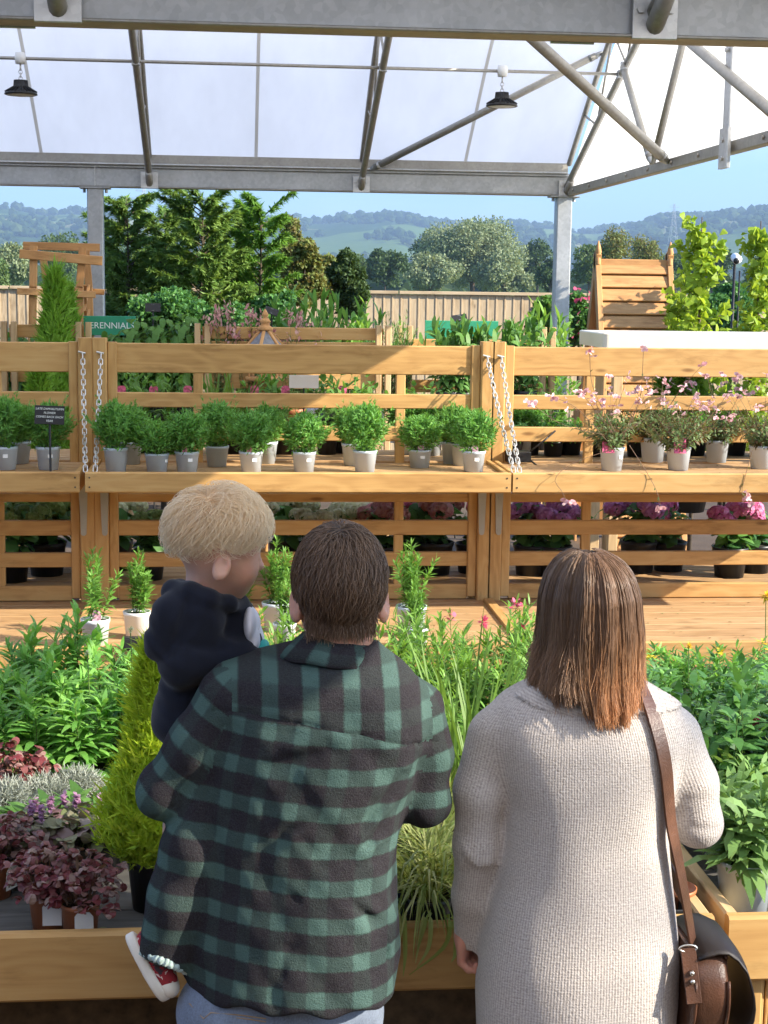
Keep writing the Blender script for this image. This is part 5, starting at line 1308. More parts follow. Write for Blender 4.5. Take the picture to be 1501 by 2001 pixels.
for _ in range(9): sp[1:-1] = (sp[:-2] + sp[1:-1] * 2 + sp[2:]) / 4
for _ in range(3):
    d_ = cardi(sp); e_ = .004; g_ = nrm(np.stack([cardi(sp + np.eye(3)[i] * e_) - cardi(sp - np.eye(3)[i] * e_) for i in range(3)], 1))
    for k in range(len(sp) - 4): sp[k] = sp[k] + g_[k] * (.006 - d_[k]) * (1 if d_[k] < .006 else .5)
sp[1:-1] = (sp[:-2] + sp[1:-1] * 2 + sp[2:]) / 4
front = [sp[0] + A(-.005, .03, .018), sp[0] + A(-.01, .10, .012), sp[0] + A(.02, .20, -.10), sp[0] + A(.09, .24, -.35), sp[-1] + A(.005, .10, .06)]
path = np.array(front[::-1] + list(sp)); tq = np.linspace(0, len(path) - 1, 70); path = smoothpts(path, 70)
T = nrm(np.gradient(path, axis=0)); oc = A(P(1150, 1500, YW).x, YW, 0)
nrml = np.stack([path[:, 0] - oc[0], (path[:, 1] - oc[1]) * 1.6, np.full(len(path), .02)], 1); nrml[:25, 2] += np.linspace(0, .35, 25); nrml = nrml - T * (nrml * T).sum(1)[:, None]; nrml = nrm(nrml); S_ = np.cross(T, nrml)
Vv = []; hw, th = .0175, .0016
for pth, s_, n_ in zip(path, S_, nrml): Vv += [pth + n_ * (.002) - s_ * hw, pth + n_ * (.002 + 2 * th) - s_ * hw * .93, pth + n_ * (.0022 + 2 * th) + s_ * hw * .93, pth + n_ * (.002) + s_ * hw]
b = np.arange(len(path) - 1) * 4; F = np.concatenate([np.stack([b + i, b + (i + 1) % 4, b + 4 + (i + 1) % 4, b + 4 + i], 1) for i in range(4)])
link('strap', mesh_np('strap', np.array(Vv), [F], None, smooth=False), M['leather'], bag)
BX, BY = A(*P(1362, 1820, 2.93)), 2.93
zt = P(1362, 1828, 2.93).z; x_in, x_out = P(1326, 1900, 2.93).x, P(1398, 1900, 2.93).x
def prism(name, prof, x0, x1, mat, bulge=.0, parent=bag, sl=8):
    """half-moon outline (y,z) swept in x with rounded edges"""
    prof = np.array(prof); c = prof.mean(0); mb = MB(); V = []; n = len(prof)
    for t in np.linspace(0, 1, sl): k = 1 - bulge * (2 * t - 1) ** 4; V.append(np.stack([np.full(n, x0 + (x1 - x0) * t), c[0] + (prof[:, 0] - c[0]) * k, c[1] + (prof[:, 1] - c[1]) * k], 1))
    V = np.concatenate(V + [np.array([[x0, c[0], c[1]], [x1, c[0], c[1]]])]); F = [(i * n + j, i * n + (j + 1) % n, (i + 1) * n + (j + 1) % n, (i + 1) * n + j) for i in range(sl - 1) for j in range(n)]
    e = (sl - 1) * n; T3 = [(sl * n, (j + 1) % n, j) for j in range(n)] + [(sl * n + 1, e + j, e + (j + 1) % n) for j in range(n)]
    return link(name, mesh_np(name, V, [np.array(T3), np.array(F)], None, smooth=True), mat, parent)
hy, hz = .115, .20
outl = [(BY + hy * math.sin(a) * (1 if abs(a) < 3 else 1), zt - .085 - .115 * math.cos(a)) for a in np.linspace(-1.9, 1.9, 30)] + [(BY + .09, zt - .01), (BY + .05, zt), (BY - .05, zt), (BY - .09, zt - .01)]
prism('bag_body', outl, x_in, x_out - .006, M['leather'], .05)
fo = [(BY + (y - BY) * 1.10, zt - .09 + (z - zt + .09) * 1.06) for y, z in outl]
def flapm():
    th = np.linspace(-1.75, 1.75, 26); rows = []
    for t in np.linspace(0, 1, 14):       # from the back top edge over the top and down the outer face
        if t < .35: u = t / .35; xx = x_in + .01 + (x_out + .012 - x_in) * u; zz = zt + .004 + .012 * math.sin(u * math.pi)
        else: u = (t - .35) / .65; xx = x_out + .022 + .022 * math.sin(min(1, u * 1.4) * math.pi * .8); zz = zt + .0 - u * .205
        w = .100 if t < .35 else .118 * math.sqrt(max(.02, 1 - max(0, (t - .55) / .47) ** 2.2))
        rows.append([(xx, BY + w * s_, zz - .02 * abs(s_) ** 3 * (1 if t > .3 else .6)) for s_ in np.linspace(-1, 1, 17)])
    V = np.array(rows).reshape(-1, 3); ii, jj = np.meshgrid(np.arange(13), np.arange(16), indexing='ij'); b = (ii * 17 + jj).ravel(); F = np.stack([b, b + 1, b + 18, b + 17], 1)
    o = link('flap', mesh_np('flap', V, [F], None, smooth=True), [M['leather_shade']], bag)  # shadow inside the flap is put into its dark leather colour
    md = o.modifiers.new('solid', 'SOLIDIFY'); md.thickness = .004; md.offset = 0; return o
flapm()
mb = MB()
for xe in (x_in + .002, x_out - .008): mb.tube([(xe, y, z) for y, z in outl], .0032, 6)
mb.build('piping', M['leather'], bag, True)
q0, q1 = A(*P(1352, 1846, 2.808)), A(*P(1362, 1893, 2.806))
yb = BY - hy - .008
mb = MB(); tabz = (zt - .02, zt - .075); xm = P(1358, 1870, 2.81).x
mb.board((xm - .004, BY - .086, zt + .012), (xm + .003, BY - hy - .005, zt - .085), .030, .004, (0, 1, .3)); mb.build('strap_tab', M['leather'], bag)
for dz in (-.03, -.045):
    mb = MB(); mb.tube([(xm, BY - .090 + (hy - .081) * dz / .09 - .002, zt + dz), (xm, BY - .090 + (hy - .081) * dz / .09 - .009, zt + dz)], [.0052, .004], 10); mb.build('rivet', M['brass'], bag, True)
mb = MB(); a = np.linspace(0, 2 * math.pi, 17); mb.tube([(xm - .004 + .017 * math.cos(t), BY - .088, zt + .012 + .007 * math.sin(t)) for t in a], .0022, 6, False); mb.build('ring', M['brass'], bag, True)
# ------------------------------------------------------------------ plants: one of each kind, copied later
G = lambda *c: tuple(c)
M['lf_fine'] = leafmat('fine green leaves', [(.071, .200, .042), (.129, .316, .067), (.200, .423, .094)], .35)
M['lf_lily'] = leafmat('light green narrow leaves', [(.083, .207, .034), (.138, .304, .055), (.207, .400, .083)], .35)
M['lf_daisy'] = leafmat('green lance leaves', [(.089, .239, .050), (.169, .378, .079), (.260, .518, .110)], .35, .45)
M['lf_pen'] = leafmat('slender green leaves', [(.090, .212, .033), (.163, .325, .057), (.244, .423, .081)], .38, .45)
M['lf_dark'] = leafmat('dark green leaves', [(.039, .121, .035), (.077, .197, .053), (.132, .297, .070)], .3, .42)
M['lf_mid'] = leafmat('mid green leaves', [(.062, .156, .031), (.109, .242, .055), (.156, .312, .070)], .35)
M['lf_gold'] = leafmat('golden conifer sprays', [(.22, .36, .03), (.36, .52, .04), (.50, .63, .055), (.60, .70, .07)], .35)
M['lf_lime'] = leafmat('bright conifer sprays', [(.117, .260, .026), (.195, .377, .039), (.260, .468, .065)], .3)
M['lf_leyland'] = leafmat('conifer foliage', [(.10, .19, .045), (.18, .30, .07), (.30, .43, .11)], .3)
M['lf_silver'] = leafmat('silver wiry foliage', [(.22, .25, .22), (.31, .34, .30), (.40, .43, .39)], .1)
M['lf_red'] = leafmat('dark red ruffled leaves', [(.10, .015, .022), (.17, .030, .038), (.22, .10, .095), (.30, .22, .19)], .2, .45)
M['lf_var'] = leafmat('mottled purple and green leaves', [(.14, .17, .07), (.20, .20, .12), (.17, .10, .12), (.27, .22, .20), (.13, .17, .06)], .2, .5)
M['lf_carex'] = leafmat('striped grass blades', [(.12, .20, .04), (.22, .28, .08), (.40, .42, .17)], .3)
M['lf_straw'] = leafmat('yellow grass blades', [(.30, .28, .06), (.42, .38, .10), (.25, .30, .06)], .3)
M['lf_sword'] = leafmat('sword leaves', [(.08, .16, .03), (.13, .24, .04), (.17, .29, .06)], .35)
M['lf_gaura'] = leafmat('small green leaves with red stems', [(.054, .121, .034), (.108, .189, .054), (.149, .230, .081), (.176, .108, .068)], .35)
M['lf_ginkgo'] = leafmat('yellow green fan leaves', [(.187, .308, .028), (.286, .418, .039), (.374, .484, .055)], .42)
M['lf_tooth'] = leafmat('grey green leaves', [(.106, .210, .067), (.166, .300, .090), (.226, .374, .120)], .32)
M['stem'] = plain('green stems', (.10, .17, .04), .6); M['stem_red'] = plain('reddish stems', (.17, .10, .06), .6); M['bark'] = plain('bark', (.10, .075, .05), .95, var=.4, nscale=20, bmp=.6)
def petal(name, cols, t=.35): return leafmat(name, cols, t, .55, .2, tcol=cols[-1])
M['pt_pink'] = petal('pale pink petals', [(.75, .34, .40), (.84, .52, .55), (.86, .70, .68)]); M['pt_hot'] = petal('deep pink petals', [(.62, .05, .14), (.75, .09, .2), (.78, .2, .3)])
M['pt_cream'] = petal('cream petals', [(.50, .54, .26), (.66, .67, .42), (.74, .73, .55)]); M['pt_mauve'] = petal('mauve petals', [(.50, .16, .42), (.62, .26, .54), (.74, .42, .64)])
M['pt_mag'] = petal('magenta petals', [(.68, .13, .36), (.78, .24, .46), (.84, .44, .58)]); M['pt_rose'] = petal('dusty rose petals', [(.48, .16, .18), (.60, .30, .28), (.66, .42, .36)]); M['pt_green'] = petal('green petals', [(.18, .28, .06), (.28, .38, .10), (.36, .44, .16)])
M['pt_yel'] = petal('yellow petals', [(.75, .50, .03), (.8, .58, .05)]); M['pt_lilac'] = petal('lilac florets', [(.30, .14, .28), (.42, .22, .38), (.5, .3, .42)])
M['reed'] = leafmat('dry heads', [(.20, .12, .08), (.30, .20, .12)], .2)
TEMPL = []
def tnew(name): o = bpy.data.objects.new(name, None); C.objects.link(o); TEMPL.append(o); return o
def pot(t, r1, r0, h, mat, label=None, z0=0., soil=True):
    mb = MB(); mb.lathe([(0, z0), (r0, z0), (r1 * .965, z0 + h * .86), (r1, z0 + h * .87), (r1 * 1.03, z0 + h), (r1 * .96, z0 + h), (r1 * .93, z0 + h * .88), (0, z0 + h * .87)], n=26)
    p = mb.build('pot', M[mat], t, True, False)
    if soil: mb = MB(); mb.lathe([(r1 * .93, z0 + h * .89), (r1 * .5, z0 + h * .92), (0, z0 + h * .93)], n=18); mb.build('soil', M['soil'], p, True, False)
    return p
def sticker(p, r1, r0, h, at=.66, ang=-.2, w=.024, hh=.018):
    mb = MB(); th = np.linspace(ang - w / r1 / 2, ang + w / r1 / 2, 5); z = h * at; r = r0 + (r1 - r0) * at / .9 + .0012; V = []
    for t in th: V += [(r * math.sin(t), -r * math.cos(t), z - hh / 2), (r * math.sin(t), -r * math.cos(t), z + hh / 2)]
    b = np.arange(4) * 2; mb.add(V, np.stack([b, b + 2, b + 3, b + 1], 1)); mb.build('sticker', M['white'], p, False, False)
def cardtag(t, x, y, z, w, h, mat='mixed_tag', rz=0., tilt=.12):
    mb = MB(); c, s = math.cos(rz), math.sin(rz); V = []
    prof = [(-w / 2, 0), (w / 2, 0), (w / 2, h * .8), (w * .3, h), (-w * .3, h), (-w / 2, h * .8)]
    for o in (0, .0014): V += [(x + u * c - (o + v * tilt) * s * 0, y + u * s + o + v * tilt, z + v) for u, v in prof]
    V = np.array(V); mb.add(V, [(0, 1, 2, 5), (5, 2, 3, 4), (11, 8, 7, 6), (10, 9, 8, 11)] + [(i, i + 6, (i + 1) % 6 + 6, (i + 1) % 6) for i in range(6)])
    mb.build('picture_tag', M[mat], t, False, False)
def grow(seed, n, h, r0, spread, hv=.2, sway=.05, k=9):
    """stem centre lines (n,k,3) growing up from a disc r0, leaning out by spread"""
    g = np.random.default_rng(seed); a = g.uniform(0, 6.283, n); rr = np.sqrt(g.uniform(0, 1, n)); t = np.linspace(0, 1, k)
    H = h * g.uniform(1 - hv, 1, n) * (1 - .25 * rr ** 2); out = np.stack([np.cos(a), np.sin(a)], 1) * rr[:, None]
    P_ = np.zeros((n, k, 3)); P_[..., :2] = (out * r0)[:, None] + (out * spread)[:, None] * (t[None, :, None] ** 1.4) + g.normal(0, sway, (n, 1, 2)) * t[None, :, None] ** 2
    P_[..., 2] = H[:, None] * t; return P_
def stems_mesh(S, r, z0=0., n=5, taper=.5):
    mb = MB()
    for s in S: mb.tube(s + A(0, 0, z0), np.linspace(r, r * taper, len(s)), n, False)
    return mb
def along(S, per, g, t0=.1, t1=1.0, whorl=3):
    n, k, _ = S.shape; t = np.tile(np.linspace(t0, t1, per), (n, 1)) + g.uniform(-.3, .3, (n, per)) / per; t = np.clip(t, 0, 1)
    i = np.clip((t * (k - 1)).astype(int), 0, k - 2); f = (t * (k - 1) - i)[..., None]; nn = np.arange(n)[:, None]
    p = S[nn, i] * (1 - f) + S[nn, i + 1] * f; d = nrm(S[nn, i + 1] - S[nn, i])
    p = np.repeat(p.reshape(-1, 3), whorl, 0); d = np.repeat(d.reshape(-1, 3), whorl, 0); tt = np.repeat(t.reshape(-1), whorl)
    az = np.repeat(g.uniform(0, 6.28, n * per), whorl) + np.tile(np.arange(whorl) / whorl * 6.283, n * per) + g.normal(0, .3, len(p))
    return p, d, tt, az
LANCE = ((0, .25), (.25, .9), (.55, 1), (.85, .45), (1, .04)); NARROW = ((0, .4), (.4, 1), (1, .05)); OVATE = ((0, .15), (.2, .8), (.45, 1), (.75, .7), (.93, .25), (1, .02)); ROUND = ((0, .2), (.15, .8), (.45, 1), (.75, .85), (.95, .4), (1, .1)); SWORD = ((0, .6), (.3, 1), (.6, .9), (.85, .55), (1, .03))
def leafy(mb, S, per, L, W, g, el=(.2, .9), bend=(.2, .9), prof=LANCE, whorl=3, t0=.1, top=.55, fold=.2, z0=0.):
    p, d, tt, az = along(S, per, g, t0, 1., whorl); N = len(p)
    e = np.interp(tt, [0, 1], el) + g.normal(0, .22, N); ref = nrm(np.cross(d, A(.13, .91, .3))); r2 = np.cross(d, ref)
    o = np.cos(az)[:, None] * ref + np.sin(az)[:, None] * r2
    dr = o * np.cos(e)[:, None] + d * np.sin(e)[:, None]; up = d * np.cos(e)[:, None] - o * np.sin(e)[:, None]
    ll = L * np.interp(tt, [0, .4, 1], [.8, 1, top]) * g.uniform(.75, 1.15, N)
    mb.leaves(p + A(0, 0, z0), dr, up, ll, W * ll / L, prof, g.uniform(*bend, N), fold); return mb
def flowerball(mb, c, r, n, pr, g, flat=.8, hemi=True):
    d = nrm(g.normal(size=(n, 3)) + A(0, 0, .5 if hemi else 0)); p = A(*c) + d * A(r, r, r * flat) * g.uniform(.86, 1.05, (n, 1)); t = nrm(np.cross(d, g.normal(size=(n, 3)))); t2 = np.cross(d, t)
    for q in (t, t2, -t, -t2): mb.leaves(p - q * pr * .05, nrm(q + d * .25), d, pr, pr * .48, ((0, .3), (.5, 1), (1, .5)), .2, 0.)
    return mb
def T_bush(seed, h=.235, sp=.085, mat='lf_fine', potm='pot_grey', tagm=None, n=84, tall=1.0):
    t = tnew('bushy_plant'); g = np.random.default_rng(seed); p = pot(t, .0585, .046, .112, potm); sticker(p, .0585, .046, .112, .62, g.uniform(-.3, .4))
    S = grow(seed, n // 2, h * tall * .8, .04, sp * .9, .4, .012); N = 2300; d = nrm(g.normal(size=(N, 3)) + A(0, 0, .25)); lump = 1 + .26 * np.sin(d[:, 0] * 7 + seed) * np.sin(d[:, 1] * 6 + seed * 2) * np.cos(d[:, 2] * 5)
    q = d * A(sp * 1.12, sp * 1.12, h * .47) * (g.uniform(.25, 1.02, N) ** .45 * lump)[:, None] + A(0, 0, .10 + h * .44); k = q[:, 2] > .085 + .02 * g.random(N); q, d = q[k], d[k]
    mb = MB(); dr = nrm(d * A(1, 1, .6) + A(0, 0, .5) + g.normal(0, .65, d.shape)); L_ = .024 * g.uniform(.6, 1.5, len(q)); mb.leaves(q, dr, nrm(d + g.normal(0, .4, d.shape)), L_, L_ * .15, NARROW, g.uniform(-.2, .9, len(q)), .1); leafy(mb, grow(seed + 50, 22, h * 1.12, .05, sp * 1.15, .35, .02), 9, .028, .0036, g, (.1, 1.0), (-.2, .8), NARROW, 3, .55, .8, .1, .095); mb.build('foliage', M[mat], t, False, False)
    stems_mesh(S[::2], .0014, .1, 4).build('stems', M['stem'], t, True, False)
    if tagm: cardtag(t, g.uniform(-.015, .015), -.052, .10, .030, .042, tagm)
    return t
def T_stem(name, seed, n, h, r0, sp, per, L, W, mat, el=(.2, .9), bend=(.2, .9), prof=LANCE, whorl=3, potm='pot_black', pr=.065, ph=.11, top=.55, stemr=.0018, tagm=None, flower=None, basal=None, smat='stem'):
    t = tnew(name); g = np.random.default_rng(seed)
    if potm: p = pot(t, pr, pr * .8, ph, potm); 
    else: ph = .0
    if potm in ('pot_white',): sticker(p, pr, pr * .8, ph, .6, .3)
    S = grow(seed, n, h, r0, sp, .3, .02); mb = MB(); leafy(mb, S, per, L, W, g, el, bend, prof, whorl, .08, top, .2, ph * .9)
    if basal:
        nb, bl, bw = basal; az = g.uniform(0, 6.28, nb); e = g.uniform(.2, 1.0, nb); d = np.stack([np.cos(az) * np.cos(e), np.sin(az) * np.cos(e), np.sin(e)], 1)
        mb.leaves(np.stack([np.cos(az) * .02, np.sin(az) * .02, np.full(nb, ph * .9)], 1), d, A(0, 0, 1), bl * g.uniform(.6, 1.1, nb), bw, LANCE, g.uniform(.5, 1.5, nb), .25)
    mb.build('foliage', M[mat], t, False, False)
    stems_mesh(S, stemr, ph * .9, 5).build('stems', M[smat], t, True, False)
    if tagm: cardtag(t, .01, -pr * .9, ph * .95, .036, .05, tagm)
    if flower:
        fm, cnt, fr, kind = flower; tips = S[:, -1] + A(0, 0, ph * .9)
        for q in tips[np.argsort(-tips[:, 2])][:cnt]:
            mb = MB()
            if kind == 'ball': flowerball(mb, q, fr, 26, fr * .8, g, .6)
            elif kind == 'spray':
                m = 9; d = nrm(g.normal(size=(m, 3)) + A(0, 0, .2)); mb.leaves(q + g.normal(0, fr * .5, (m, 3)), d, A(0, 0, 1), fr, fr * .4, OVATE, .3, .1)
            else:
                m = 14; az = np.arange(m) / m * 6.283; mb.leaves(np.tile(q, (m, 1)), np.stack([np.cos(az), np.sin(az), np.full(m, .15)], 1), A(0, 0, 1), fr, fr * .2, NARROW, .3, .1)
            mb.build('flower', M[fm], t, False, False)
    return t
def T_clump(name, seed, n, L, W, mat, prof, el=(.3, 1.3), bend=(.3, 1.2), r0=.02, petiole=0., potm=None, pr=.05, ph=.09, fold=.2, ruffle=0, tagm=None, flower=None, split=None):
    """leaves rising from one base, with petioles for round-leaved plants"""
    t = tnew(name); g = np.random.default_rng(seed); z0 = 0.
    if potm: p = pot(t, pr, pr * .8, ph, potm); z0 = ph * .92
    az = g.uniform(0, 6.283, n); e = g.uniform(*el, n); d = np.stack([np.cos(az) * np.cos(e), np.sin(az) * np.cos(e), np.sin(e)], 1); b = np.stack([np.cos(az), np.sin(az), np.zeros(n)], 1) * g.uniform(.2, 1, (n, 1)) * r0 + A(0, 0, z0)
    mb = MB()
    if petiole:
        pl = petiole * g.uniform(.55, 1.1, n); tip = b + d * pl[:, None]
        st = MB(); st.leaves(b, d, A(0, 0, 1), pl, .0016, ((0, 1), (1, .8)), .0, 0.); st.build('petioles', M['stem_red'] if 'red' in mat else M['stem'], t, False, False)
        o = nrm(b * A(1, 1, 0) + g.normal(0, .3, (n, 3)) * .02 + A(0, 0, .004)); dd = nrm(o + A(0, 0, .15) + g.normal(0, .35, (n, 3)))
        for k in range(3 if ruffle else 1):
            a2 = (k - 1) * .8 if ruffle else 0.; ca, sa = math.cos(a2), math.sin(a2); d2 = np.stack([dd[:, 0] * ca - dd[:, 1] * sa, dd[:, 0] * sa + dd[:, 1] * ca, dd[:, 2] + g.normal(0, .25, n) * ruffle], 1)
            mb.leaves(tip - dd * L * .35, d2, A(0, 0, 1) + g.normal(0, .3, (n, 3)), L * g.uniform(.7, 1.2, n), W * g.uniform(.7, 1.2, n), prof, g.uniform(*bend, n), fold)
    else:
        mb.leaves(b, d, A(0, 0, 1), L * g.uniform(.6, 1.15, n), W * g.uniform(.75, 1.15, n), prof, g.uniform(*bend, n), fold)
    mb.build('foliage', M[mat], t, False, False)
    if tagm: cardtag(t, .012, -pr * .95, ph * .25, .042, .055, tagm, tilt=-.05)
    if flower:
        fm, cnt, fh = flower
        for _ in range(cnt): mb = MB(); x, y = g.normal(0, L * .5, 2); nn = 40; mb.leaves(np.stack([np.full(nn, x), np.full(nn, y), z0 + fh * g.uniform(.7, 1.0, nn)], 1), nrm(g.normal(size=(nn, 3))), A(0, 0, 1), .012, .005, OVATE, .2, .1); mb.build('flower', M[fm], t, False, False)
    return t
def T_cypress(name, seed, h, r, mat, potm='pot_black', n=5200, pr=.075, ph=.13, Ls=.035):
    t = tnew(name); g = np.random.default_rng(seed); pot(t, pr, pr * .8, ph, potm); z0 = ph * .9; mb = MB()
    z = g.uniform(0, 1, n) ** 1.25; R_ = r * np.clip(np.minimum(1, (1 - z) * 1.25 + .03), 0, 1) * np.clip(.55 + z * 4, 0, 1); rr = R_ * g.uniform(.45, 1.05, n) ** .5; az = g.uniform(0, 6.28, n)
    clump = 1 + .36 * np.sin(az * 5 + z * 23) * np.sin(z * 31 + az * 3); rr = rr * clump
    p = np.stack([np.cos(az) * rr, np.sin(az) * rr, z0 + z * h], 1); o = np.stack([np.cos(az), np.sin(az), np.zeros(n)], 1)
    d = nrm(o * g.uniform(.2, 1.0, (n, 1)) + A(0, 0, 1) + g.normal(0, .42, (n, 3)))
    mb.leaves(p, d, o + g.normal(0, .5, (n, 3)), Ls * g.uniform(.5, 1.7, n), Ls * .07, NARROW, g.uniform(-.4, .5, n), .1)
    for sg in (-1, 1): mb.leaves(p + d * Ls * .25, nrm(d + np.cross(d, o) * .8 * sg), o, Ls * .55 * g.uniform(.6, 1.2, n), Ls * .075, NARROW, .2, .1)
    mb.build('foliage', M[mat], t, False, False)
    mb = MB(); mb.tube([(0, 0, z0 - .02), (0, 0, z0 + h * .8)], [.008, .002], 6); mb.build('trunk', M['bark'], t, True, False); return t
def T_gaura(seed, n=13, h=.42, flw=26):
    t = tnew('wand_flower'); g = np.random.default_rng(seed); p = pot(t, .062, .049, .118, 'pot_grey'); sticker(p, .062, .049, .118, .6, 0.)
    S = grow(seed, n, h, .03, .26, .45, .06, 11); S2 = grow(seed + 1, 44, .20, .05, .15, .5, .03)
    mb = MB(); leafy(mb, S2, 14, .038, .0055, g, (.1, .8), (.2, .9), LANCE, 2, .1, .7, .2, .1); leafy(mb, S, 7, .026, .0035, g, (.2, .8), (.1, .6), NARROW, 1, .1, .5, .1, .1); mb.build('foliage', M['lf_gaura'], t, False, False)
    mb = stems_mesh(S, .0013, .1, 4, .6); 
    for s in S2[::2]: mb.tube(s + A(0, 0, .1), .0013, 4, False)
    mb.build('stems', M['stem_red'], t, True, False)
    for s in S[:flw]:
        mb = MB()
        for _ in range(g.integers(2, 6)):
            c = s[-1] * (1 - .0) + A(0, 0, .1) + g.normal(0, .010, 3) + A(0, 0, -g.uniform(0, .035)); m = 5; az = g.uniform(-1.8, 1.8, m); f = nrm(g.normal(size=3) + A(0, -.6, .2)); a1 = nrm(np.cross(f, A(0, 0, 1))); a2 = np.cross(a1, f)
            mb.leaves(np.tile(c, (m, 1)), np.cos(az)[:, None] * a2 + np.sin(az)[:, None] * a1 + f * .3, f, .016, .0066, ((0, .3), (.6, 1), (1, .6)), .3, .1)
        mb.build('flower', M['pt_pink'], t, False, False)
    return t
def T_hyd(seed, petm, nh=7, h=.22, R_=.062, potm='pot_black', n=46):
    t = tnew('hydrangea'); g = np.random.default_rng(seed); p = pot(t, .10, .08, .17, potm); sticker(p, .10, .08, .17, .5, .2, .04, .04); S = grow(seed, 12, h, .05, .13, .25, .02)
    mb = MB(); leafy(mb, S, 4, .095, .034, g, (.0, .6), (.3, 1.0), OVATE, 2, .25, .9, .2, .15); mb.build('foliage', M['lf_dark'], t, False, False)
    stems_mesh(S, .003, .15, 5).build('stems', M['stem'], t, True, False)
    for s in S[np.argsort(-S[:, -1, 2])][:nh]: mb = flowerball(MB(), s[-1] + A(0, 0, .165), R_ * g.uniform(.75, 1.1), n * 3, .016, g, .72); mb.build('flower_head', M[petm], t, False, False)
    return t
def place(tm, loc, label, cat, group=None, s=1.0, rz=None, sz=None, name=None):
    o = copy_tree(tm); o.location = loc; o.rotation_euler = (0, 0, random.uniform(0, 6.28) if rz is None else rz); o.scale = (s, s, s if sz is None else sz); tag(o, label, cat, group)
    if name: o.name = name
    return o
# ------------------------------------------------------------------ plants put out
ZSD, ZLD, ZTD = ZS - .017, ZL - .015, ZB0 - .063
bush = [T_bush(101, .235, .085), T_bush(102, .265, .085), T_bush(103, .22, .098)]
bush_t = [T_bush(104, .24, .085, tagm='pink_tag'), T_bush(105, .235, .088, tagm='mixed_tag')]
bsm = T_bush(106, .20, .075, n=26)
gs = 'bushy green plants in grey pots on the hanging shelves'
ords = ['first', 'second', 'third', 'fourth', 'fifth', 'sixth', 'seventh', 'eighth', 'ninth']
row = [(227, 921, bush[0], 'shaded, at the left chain'), (307, 922, bush[2], 'squat, lit pot'), (366, 922, bush_t[0], 'with a half hidden pink tag'), (424, 911, bush[1], 'set back in a dappled darker pot'), (491, 922, bush_t[0], 'with a pink picture tag'), (594, 922, bush[0], 'above the man\'s head'), (713, 922, bush[1], 'tall and bright'), (820, 913, bush_t[1], 'set back, with a dark tag'), (925, 921, bush_t[1], 'with a tag by the right chain')]
for k, (x, y, tm, d) in enumerate(row): place(tm, PZ(x, y, ZSD), 'bushy plant in grey pot, %s on the shelf, %s' % (ords[k], d.split(',')[0]), 'potted plant', gs, 1.0, (0 if 'tag' in d else None), random.uniform(.80, 1.06), name='bushy_plant')
for k, (x, y, d) in enumerate([(95, 917, 'behind the handwritten black card'), (12, 917, 'cut by the left edge')]): place(bush[k], PZ(x, y, ZSD), 'bushy green plant in grey pot on the left shelf, ' + d, 'potted plant', gs, name='bushy_plant')
for x, y in ((255, 906), (520, 905), (690, 909), (884, 905), (903, 909), (38, 905)):
    place(bsm, PZ(x, y, ZSD), 'grey-potted plant in the shelf back row, half hidden by the front row', 'potted plant', 'back row of grey pots on the shelves', name='bushy_plant')
ga = [T_gaura(201, 15), T_gaura(202, 13, .36), T_gaura(203, 14, .40)]
def pinkflag(px, py, Y, w, h, label):
    p = P(px, py, Y); t = thing('flower_tag', label, 'plant tag', (p.x, Y, p.z)); mb = MB(); n = 14; a = np.linspace(0, math.pi, n)
    prof = [(-w / 2, -h / 2), (w / 2, -h / 2)] + [(w / 2 * math.cos(q), h * .1 + h * .4 * math.sin(q)) for q in a]; m = len(prof)
    V = [(p.x + u, Y + v * .2, p.z + v) for u, v in prof] + [(p.x + u, Y + v * .2 + .0015, p.z + v) for u, v in prof] + [(p.x, Y, p.z), (p.x, Y + .0015, p.z)]
    mb.add(V, [(i, (i + 1) % m, m + (i + 1) % m, m + i) for i in range(m)]); mb.f[3].append(np.array([((i + 1) % m, i, 2 * m) for i in range(m)] + [(m + i, m + (i + 1) % m, 2 * m + 1) for i in range(m)])); mb.u[3].append(np.zeros((2 * m, 3, 2))); mb.build('card', M['pink_tag'], t)
g1 = PZ(1195, 919, ZSD); g2 = PZ(1325, 918, ZSD); g3 = PZ(1486, 915, ZSD)
gg = 'pink wand flowers on the right shelf'
place(ga[0], g1, 'airy pink wand flower in grey pot at the left of the right shelf', 'potted flower', gg, name='wand_flower', rz=.6); place(ga[1], g2, 'pink wand flower in grey pot with a large pink tag', 'potted flower', gg, name='wand_flower', rz=2.2); place(ga[2], g3, 'pink wand flower whose pot is cut by the right edge', 'potted flower', gg, name='wand_flower', rz=4)
place(ga[2], PZ(1275, 902, ZSD), 'tall pink wand flower behind, between the two tagged pots', 'potted flower', gg, 1.1, 1.0, name='wand_flower'); place(ga[0], PZ(1400, 903, ZSD), 'pink wand flower leaning back near the rail, right of the large tag', 'potted flower', gg, 1., 3.0, name='wand_flower')
pinkflag(1329, 868, g2.y - .06, .062, .09, 'large pink flower picture tag in the second grey pot of wand flowers'); pinkflag(1189, 870, g1.y - .06, .06, .075, 'deep pink picture tag in the leftmost pot of wand flowers')
